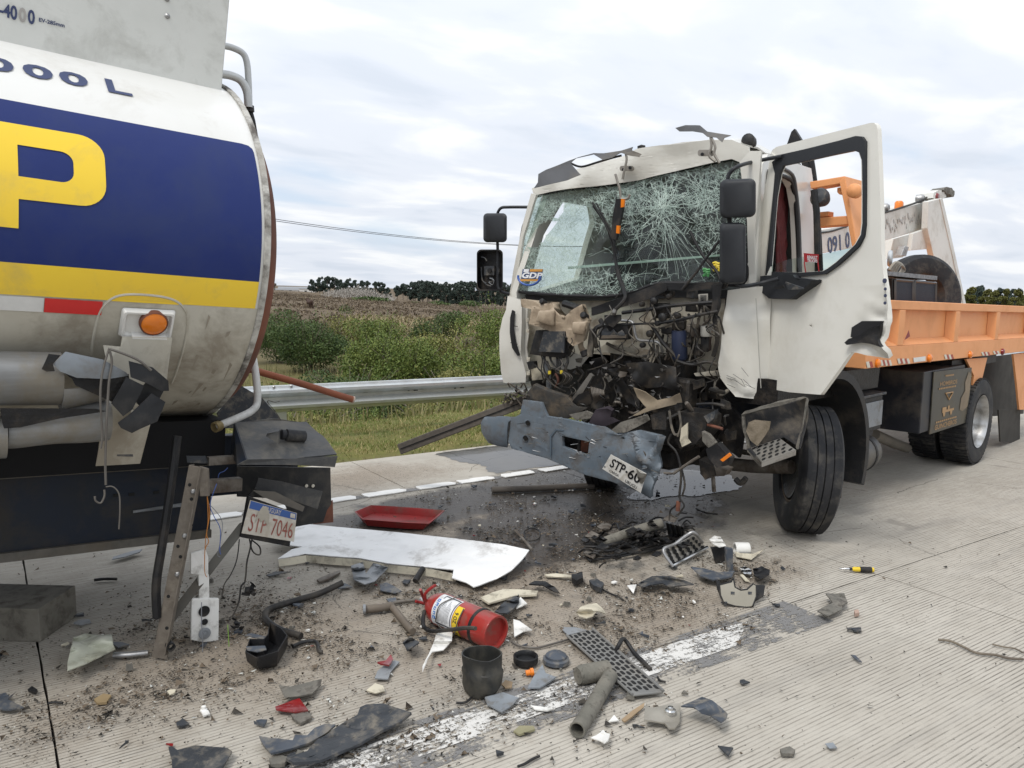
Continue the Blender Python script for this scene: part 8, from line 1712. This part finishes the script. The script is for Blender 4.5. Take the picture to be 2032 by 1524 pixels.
wirefit('short looped black wire at the bottom of the lane', zE, [(370, 1135), (410, 1120), (450, 1095), (495, 1075)]); wirefit('bent black wire under the canister', zE, [(15, 768), (70, 765), (110, 730)]); wirefit('curved dark clip past the tread plate', zE, [(1175, 620), (1190, 640), (1222, 648)], 'clip')
wirefit('black cord from the dark block', zD, [(640, 655), (690, 680), (740, 700), (780, 725)]); wirefit('coil of thin wire on the wet road by the bonnet tip', zB, [(1780, 330), (1770, 280), (1820, 255), (1870, 275), (1860, 325), (1800, 340)]); wirefit('small black bracket and wire below the rubber hose', zB, [(265, 1025), (330, 998), (400, 990), (425, 1010), (435, 1055), (460, 1060)], 'bracket_wire', .009); wirefit('kinked dark strip near the lamp bowl', zA, [(600, 325), (660, 318), (745, 318)], 'strip', .008)
wirefit('short dark pin left of the post', zA, [(305, 1112), (345, 1105), (400, 1108)]); wirefit('dark rod beside the steered wheel', zD, [(1250, 130), (1310, 155), (1390, 165)], 'rod', .006)
# ---- screwdriver on the joint
SD = thing('screwdriver', gp(zF, 740, 380), 'yellow and black screwdriver lying on the slab joint', 'screwdriver')
sa, sb = gp(zF, 700, 376, .022), gp(zF, 828, 381, .022); sx = unit(sb - sa); sl_ = np.linalg.norm(sb - sa)
MB().lathe(sa, sx, [(.008, -.0), (.014, .01), (.015, sl_ * .35)], 14).build('handle_front', lab_y, SD, smooth=True); MB().lathe(sa, sx, [(.0165, sl_ * .35), (.0175, sl_ * .4), (.0175, sl_ * .85), (.0165, sl_ * .88)], 14).build('grip', cable, SD, smooth=True); MB().lathe(sa, sx, [(.015, sl_ * .88), (.015, sl_ * .97), (.008, sl_)], 14).build('handle_end', lab_y, SD, smooth=True)
MB().lathe(sa, -sx, [(.010, 0), (.010, .015)], 10).build('collar', cable, SD); MB().lathe(sa, -sx, [(.0065, .015), (.0065, .05), (.003, .055), (.003, .075), (0, .078)], 10).build('shaft', chrome, SD, smooth=True)
# ---- grille wreck below the bumper
GW = thing('grille_wreck', gp(zD, 800, 360), 'twisted black grille bars and muddy tube lying below the bumper', 'grille')
MB().tube(smooth_path([gp(zD, 625, 360, .05), gp(zD, 760, 310, .08), gp(zD, 900, 262, .11), gp(zD, 1025, 225, .14)], 4), .036, 12).build('muddy_tube', mudp, GW, smooth=True)
for k, (pts) in enumerate((((530, 375, .05), (640, 372, .06), (860, 320, .07), (1060, 262, .10)), ((530, 400, .04), (700, 400, .05), (900, 345, .06), (1090, 300, .08)), ((535, 430, .03), (720, 432, .04), (900, 385, .05), (1110, 340, .06)), ((560, 465, .02), (740, 440, .03), (960, 400, .03), (1150, 345, .05)), ((525, 385, .02), (545, 450, .02), (570, 468, .02)), ((640, 372, .03), (720, 400, .03), (745, 440, .02)), ((600, 330, .04), (720, 225, .09), (750, 270, .08)), ((1000, 250, .1), (985, 290, .1), (1000, 300, .09)))):
    MB().tube(smooth_path([gp(zD, *p) for p in pts], 4), .008, 6).build('bar', black_pl, GW, smooth=True)
for k in range(7): MB().tube([gp(zD, 1060 + k * 17, 215 + k * 4, .20), gp(zD, 1085 + k * 14, 330 - k * 3, .03)], .010, 5).build('fin', (black_pl, dark_pl)[k % 2], GW)
for x, y, h in ((570, 310, .06), (650, 250, .07), (1080, 200, .16), (700, 280, .06), (560, 420, .03)):
    shard('grille_fragment', None, None, steel_dirty, zD, [(x - 45, y), (x, y - 35), (x + 50, y - 10), (x + 20, y + 35)], h, .06, .008, parent=GW, seed=x)
random.seed(15)
for k in range(84):
    x, y = random.uniform(530, 1190), 0; y = 395 - (x - 540) * .2 + random.gauss(0, 62); sz = random.uniform(18, 62)
    if k % 2: shard('grille_fragment', None, None, random.choice((black_pl, oil_black, engine_mat)), zD, [(x - sz, y + random.uniform(-10, 10)), (x + random.uniform(-10, 10), y - sz * .6), (x + sz, y + random.uniform(-10, 10)), (x, y + sz * .5)], random.uniform(.02, .15), .06, .006, parent=GW, seed=k)
    else: MB().tube(smooth_path([gp(zD, x - sz, y + 10, .03), gp(zD, x, y - 15, random.uniform(.04, .10)), gp(zD, x + sz, y + random.uniform(-30, 20), .05)], 4), random.uniform(.004, .009), 6).build('bar', cable, GW, smooth=True)
SP = thing('step_tread', gp(zD, 1170, 410), 'bright perforated step tread with a bent bar, leaning on the grille wreck', 'step')
sq = [gp(zD, 1085, 500, .02), gp(zD, 1318, 380, .03), gp(zD, 1235, 300, .16), gp(zD, 1045, 400, .12)]; sn_ = unit(np.cross(sq[1] - sq[0], sq[3] - sq[0])); sn_ = sn_ if sn_ @ -RW[:, 2] > 0 else -sn_
MB().prism(sq, -sn_ * .01).build('tread', MATS['tread_alu'], SP, bevel=.004)
for i in range(6):
    for j in range(4): MB().lathe(bil(sq, (i + .5) / 6, (j + .5) / 4, .001, sn_), sn_, [(.017, 0), (.017, .001), (0, .0012)], 10).build('hole', slot_m, SP)
MB().tube([sq[0] + sn_ * .004, sq[1] + sn_ * .004], .012, 8).build('lip', chrome, SP, smooth=True); MB().tube(smooth_path([gp(zD, 1100, 505, .03), gp(zD, 1035, 400, .12), gp(zD, 1110, 360, .14), gp(zD, 1190, 300, .18), gp(zD, 1240, 285, .19), gp(zD, 1290, 350, .1)], 5), .010, 8).build('bent_bar', steel, SP, smooth=True)
BK = thing('plastic_bracket', gp(zD, 1430, 520), 'black ribbed plastic bracket standing behind the broken mirror', 'bracket')
for q4, d in (([(1348, 385), (1440, 380), (1440, 470), (1380, 500)], .0), ([(1440, 380), (1495, 392), (1495, 535), (1455, 540)], .0)):
    b0 = gp(zD, q4[2][0], q4[2][1], .02); nn = unit(V3(-RW[0, 2], -RW[1, 2], 0)); MB().prism([onplane(*zD(*p), b0, nn) for p in q4], -nn * .03).noise(.008, 12).build('web', (black_pl, blue_pl)[len(BK.children)], BK, bevel=.003)
shard('bracket_foot', None, None, blue_pl, zD, [(1215, 510), (1300, 520), (1390, 545), (1500, 535), (1480, 575), (1360, 595), (1270, 565)], .03, .04, .008, parent=BK)
shard('white_scrap', 'torn white plastic cup lying on the black bracket', 'scrap', white_frag, zD, [(1335, 330), (1372, 305), (1410, 315), (1445, 372), (1400, 380), (1362, 360)], .12, .07, .004)
c1, c2 = gp(zD, 1500, 388, .04), gp(zD, 1585, 388, .04); MB().lathe(c1, unit(c2 - c1), [(.03, 0), (.04, .0), (.04, .09), (.038, .094), (0, .094)], 20, caps=(False, True)).build('white_cup', white_frag, None, smooth=True, angle=40, label='white plastic cup lying on its side by the black bracket', category='cup')
shard('pale_rag', 'pale torn rag under the white cup', 'rag', cream_frag, zD, [(1500, 410), (1540, 420), (1620, 425), (1690, 395), (1610, 460), (1560, 450), (1510, 440)], .015, .03, .005)
MR = thing('broken_mirror', gp(zD, 1550, 740), 'broken mirror housing with beige reflecting face and a notch', 'mirror')
m0 = gp(zD, 1530, 755, .012); mn = unit(V3(-RW[0, 2], -RW[1, 2], .55)); mo = [(1402, 625), (1480, 605), (1490, 580), (1502, 640), (1540, 660), (1580, 655), (1622, 618), (1640, 630), (1640, 700), (1615, 765), (1580, 772), (1500, 762), (1430, 740), (1408, 690)]
MP = [onplane(*zD(*p), m0, mn) for p in mo]; sheet([MP], .1).build('face', M('mirror_beige', (.36, .33, .27), (.30, .275, .22), rough=.22, metal=.5), MR, solid=.004)
MB().tube([p - mn * .002 for p in MP + MP[:1]], .006, 6).build('edge', black_pl, MR, smooth=True)
MB().prism([onplane(*zD(*p), m0 - mn * .05, mn) for p in ((1625, 622), (1700, 625), (1690, 700), (1640, 730))], -mn * .02).build('housing', black_pl, MR, bevel=.004); MB().prism([onplane(*zD(*p), m0 - mn * .04, mn) for p in ((1378, 590), (1405, 600), (1410, 700), (1390, 650))], -mn * .02).build('housing', black_pl, MR, bevel=.003)
for x in (1488, 1600): MB().prism([onplane(*zD(*p), m0 + mn * .004, mn) for p in ((x - 12, 668), (x + 12, 670), (x + 12, 688), (x - 12, 686))], mn * .001).build('clip_mark', dark_pl, MR)
# ---- grey box in the tanker's shade
bxF = Frame(G(80, 1275), unit(G(80, 1275) - G(-60, 1271)), unit(G(135, 1236) - G(80, 1275)), V3(0, 0, 1))
MB().box(bxF, -.55, 0, 0, .30, .001, .165).build('steel_box', M('box_grey', (.20, .185, .155), (.15, .14, .115), scale=6, rough=.75, bump=.2, dirt=(.07, .06, .05), damt=.7, dscale=12, dpos=.56), None, bevel=.004, label='dusty grey steel box on the ground below the tanker chassis', category='box')
# ---- scattered small shards, alike apart from their place
protos_s = []
random.seed(44)
kinds = [('dark_shard', 'small dark plastic shard among the crash debris', 'shard', 'small dark shards', dark_pl, .035), ('slate_bit', 'small blue grey plastic bit among the crash debris', 'fragment', 'small blue grey bits', blue_pl, .03), ('mud_clod', 'small brown clod of mud on the road', 'clod', 'small mud clods', mud_pl, .022), ('red_bit', 'tiny red lens chip on the road', 'chip', 'tiny red chips', red_lens, .020), ('white_bit', 'tiny white chip on the road', 'chip', 'tiny white chips', white_frag, .020), ('cream_bit', 'small cream chip on the road', 'chip', 'small cream chips', cream_frag, .026)]
def chip_mesh(mat, s_, clod):
    n_ = random.randint(5, 7); a0 = sorted(random.uniform(0, 6.28) for _ in range(n_)); r = [s_ * random.uniform(.5, 1.2) for _ in a0]
    mb = MB(); t_ = s_ * (.5 if clod else .10)
    bot = [(math.cos(a) * q * .9, math.sin(a) * q * .7, 0) for a, q in zip(a0, r)]; top = [(math.cos(a) * q * (.7 if clod else 1), math.sin(a) * q * (.6 if clod else .75), t_ + s_ * random.uniform(0, .35)) for a, q in zip(a0, r)]
    mb.hexa(bot, top); me = bpy.data.meshes.new('chip'); me.from_pydata(mb.v, [], mb.f); me.materials.append(mat); return me
spots = []
def crash_density(x, y):
    d = 0
    for cx_, cy_, rx, ry, an in ((2.4, 3.6, 1.9, 1.05, 35), (2.9, 2.95, 1.4, .5, 12), (1.0, 3.7, 1.4, .9, 10), (3.3, 4.6, 1.7, 1.0, 20)):
        a = math.radians(an); dx, dy = x - cx_, y - cy_; u, v = (dx * math.cos(a) + dy * math.sin(a)) / rx, (-dx * math.sin(a) + dy * math.cos(a)) / ry
        d = max(d, 1 - math.hypot(u, v) * .8)
    return max(0, d)
for ki, (nm, lb, ct, gr, mt, s_) in enumerate(kinds):
    meshes = [chip_mesh(mt, s_, nm == 'mud_clod') for _ in range(6)]
    cnt = (60, 34, 60, 16, 26, 14)[ki]; k = 0
    while k < cnt:
        x, y = random.uniform(-.2, 5.2), random.uniform(2.0, 5.7)
        if random.random() > crash_density(x, y) + .02: continue
        ob = bpy.data.objects.new(nm, random.choice(meshes)); fin(ob, None, V3(x, y, .0095)); ob.rotation_euler = (0, 0, random.uniform(0, 6.28)); sc_ = random.uniform(.45, 1.25); ob.scale = (sc_, sc_, sc_ * random.uniform(.7, 1.5)); tag(ob, lb, ct, gr); k += 1
# grit: uncountable
def grit(name, label, mat, n_, s0, s1, lift=.0):
    V, F_ = [], []
    while len(F_) < n_ * 4:
        x, y = rng.uniform(-.6, 5.6), rng.uniform(1.6, 5.9)
        if rng.random() > (crash_density(x, y) * 1.3 + .012) * max(.06, .45 + 1.5 * nz((x, y, 0), 2.2) + .9 * nz((x, y, 3), 7)): continue
        s_ = rng.uniform(s0, s1) * (1 + 1.5 * (rng.random() > .93)); b = len(V)
        P = rng.normal(size=(4, 3)) * s_; P[:, 2] = np.abs(P[:, 2]) * .6; P += [x, y, .008]
        V += list(P); F_ += [(b, b + 1, b + 2), (b, b + 1, b + 3), (b + 1, b + 2, b + 3), (b, b + 2, b + 3)]
    return tag(fast_mesh(name, V, F_, mat), label, 'grit', kind='stuff')
grit('dark_grit', 'dark crumbs of plastic and soil strewn over the crash spot', M('grit_dark', (.035, .032, .028), (.06, .052, .042), rough=.8), 17000, .0016, .0055)
grit('brown_grit', 'brown crumbs of soil strewn over the crash spot', M('grit_brown', (.16, .125, .09), (.11, .085, .06), rough=.95), 15000, .0018, .006)
grit('glass_grit', 'pale crumbs of glass and paint strewn over the crash spot', M('grit_pale', (.62, .62, .58), (.5, .5, .46), rough=.4), 2600, .0018, .0045)
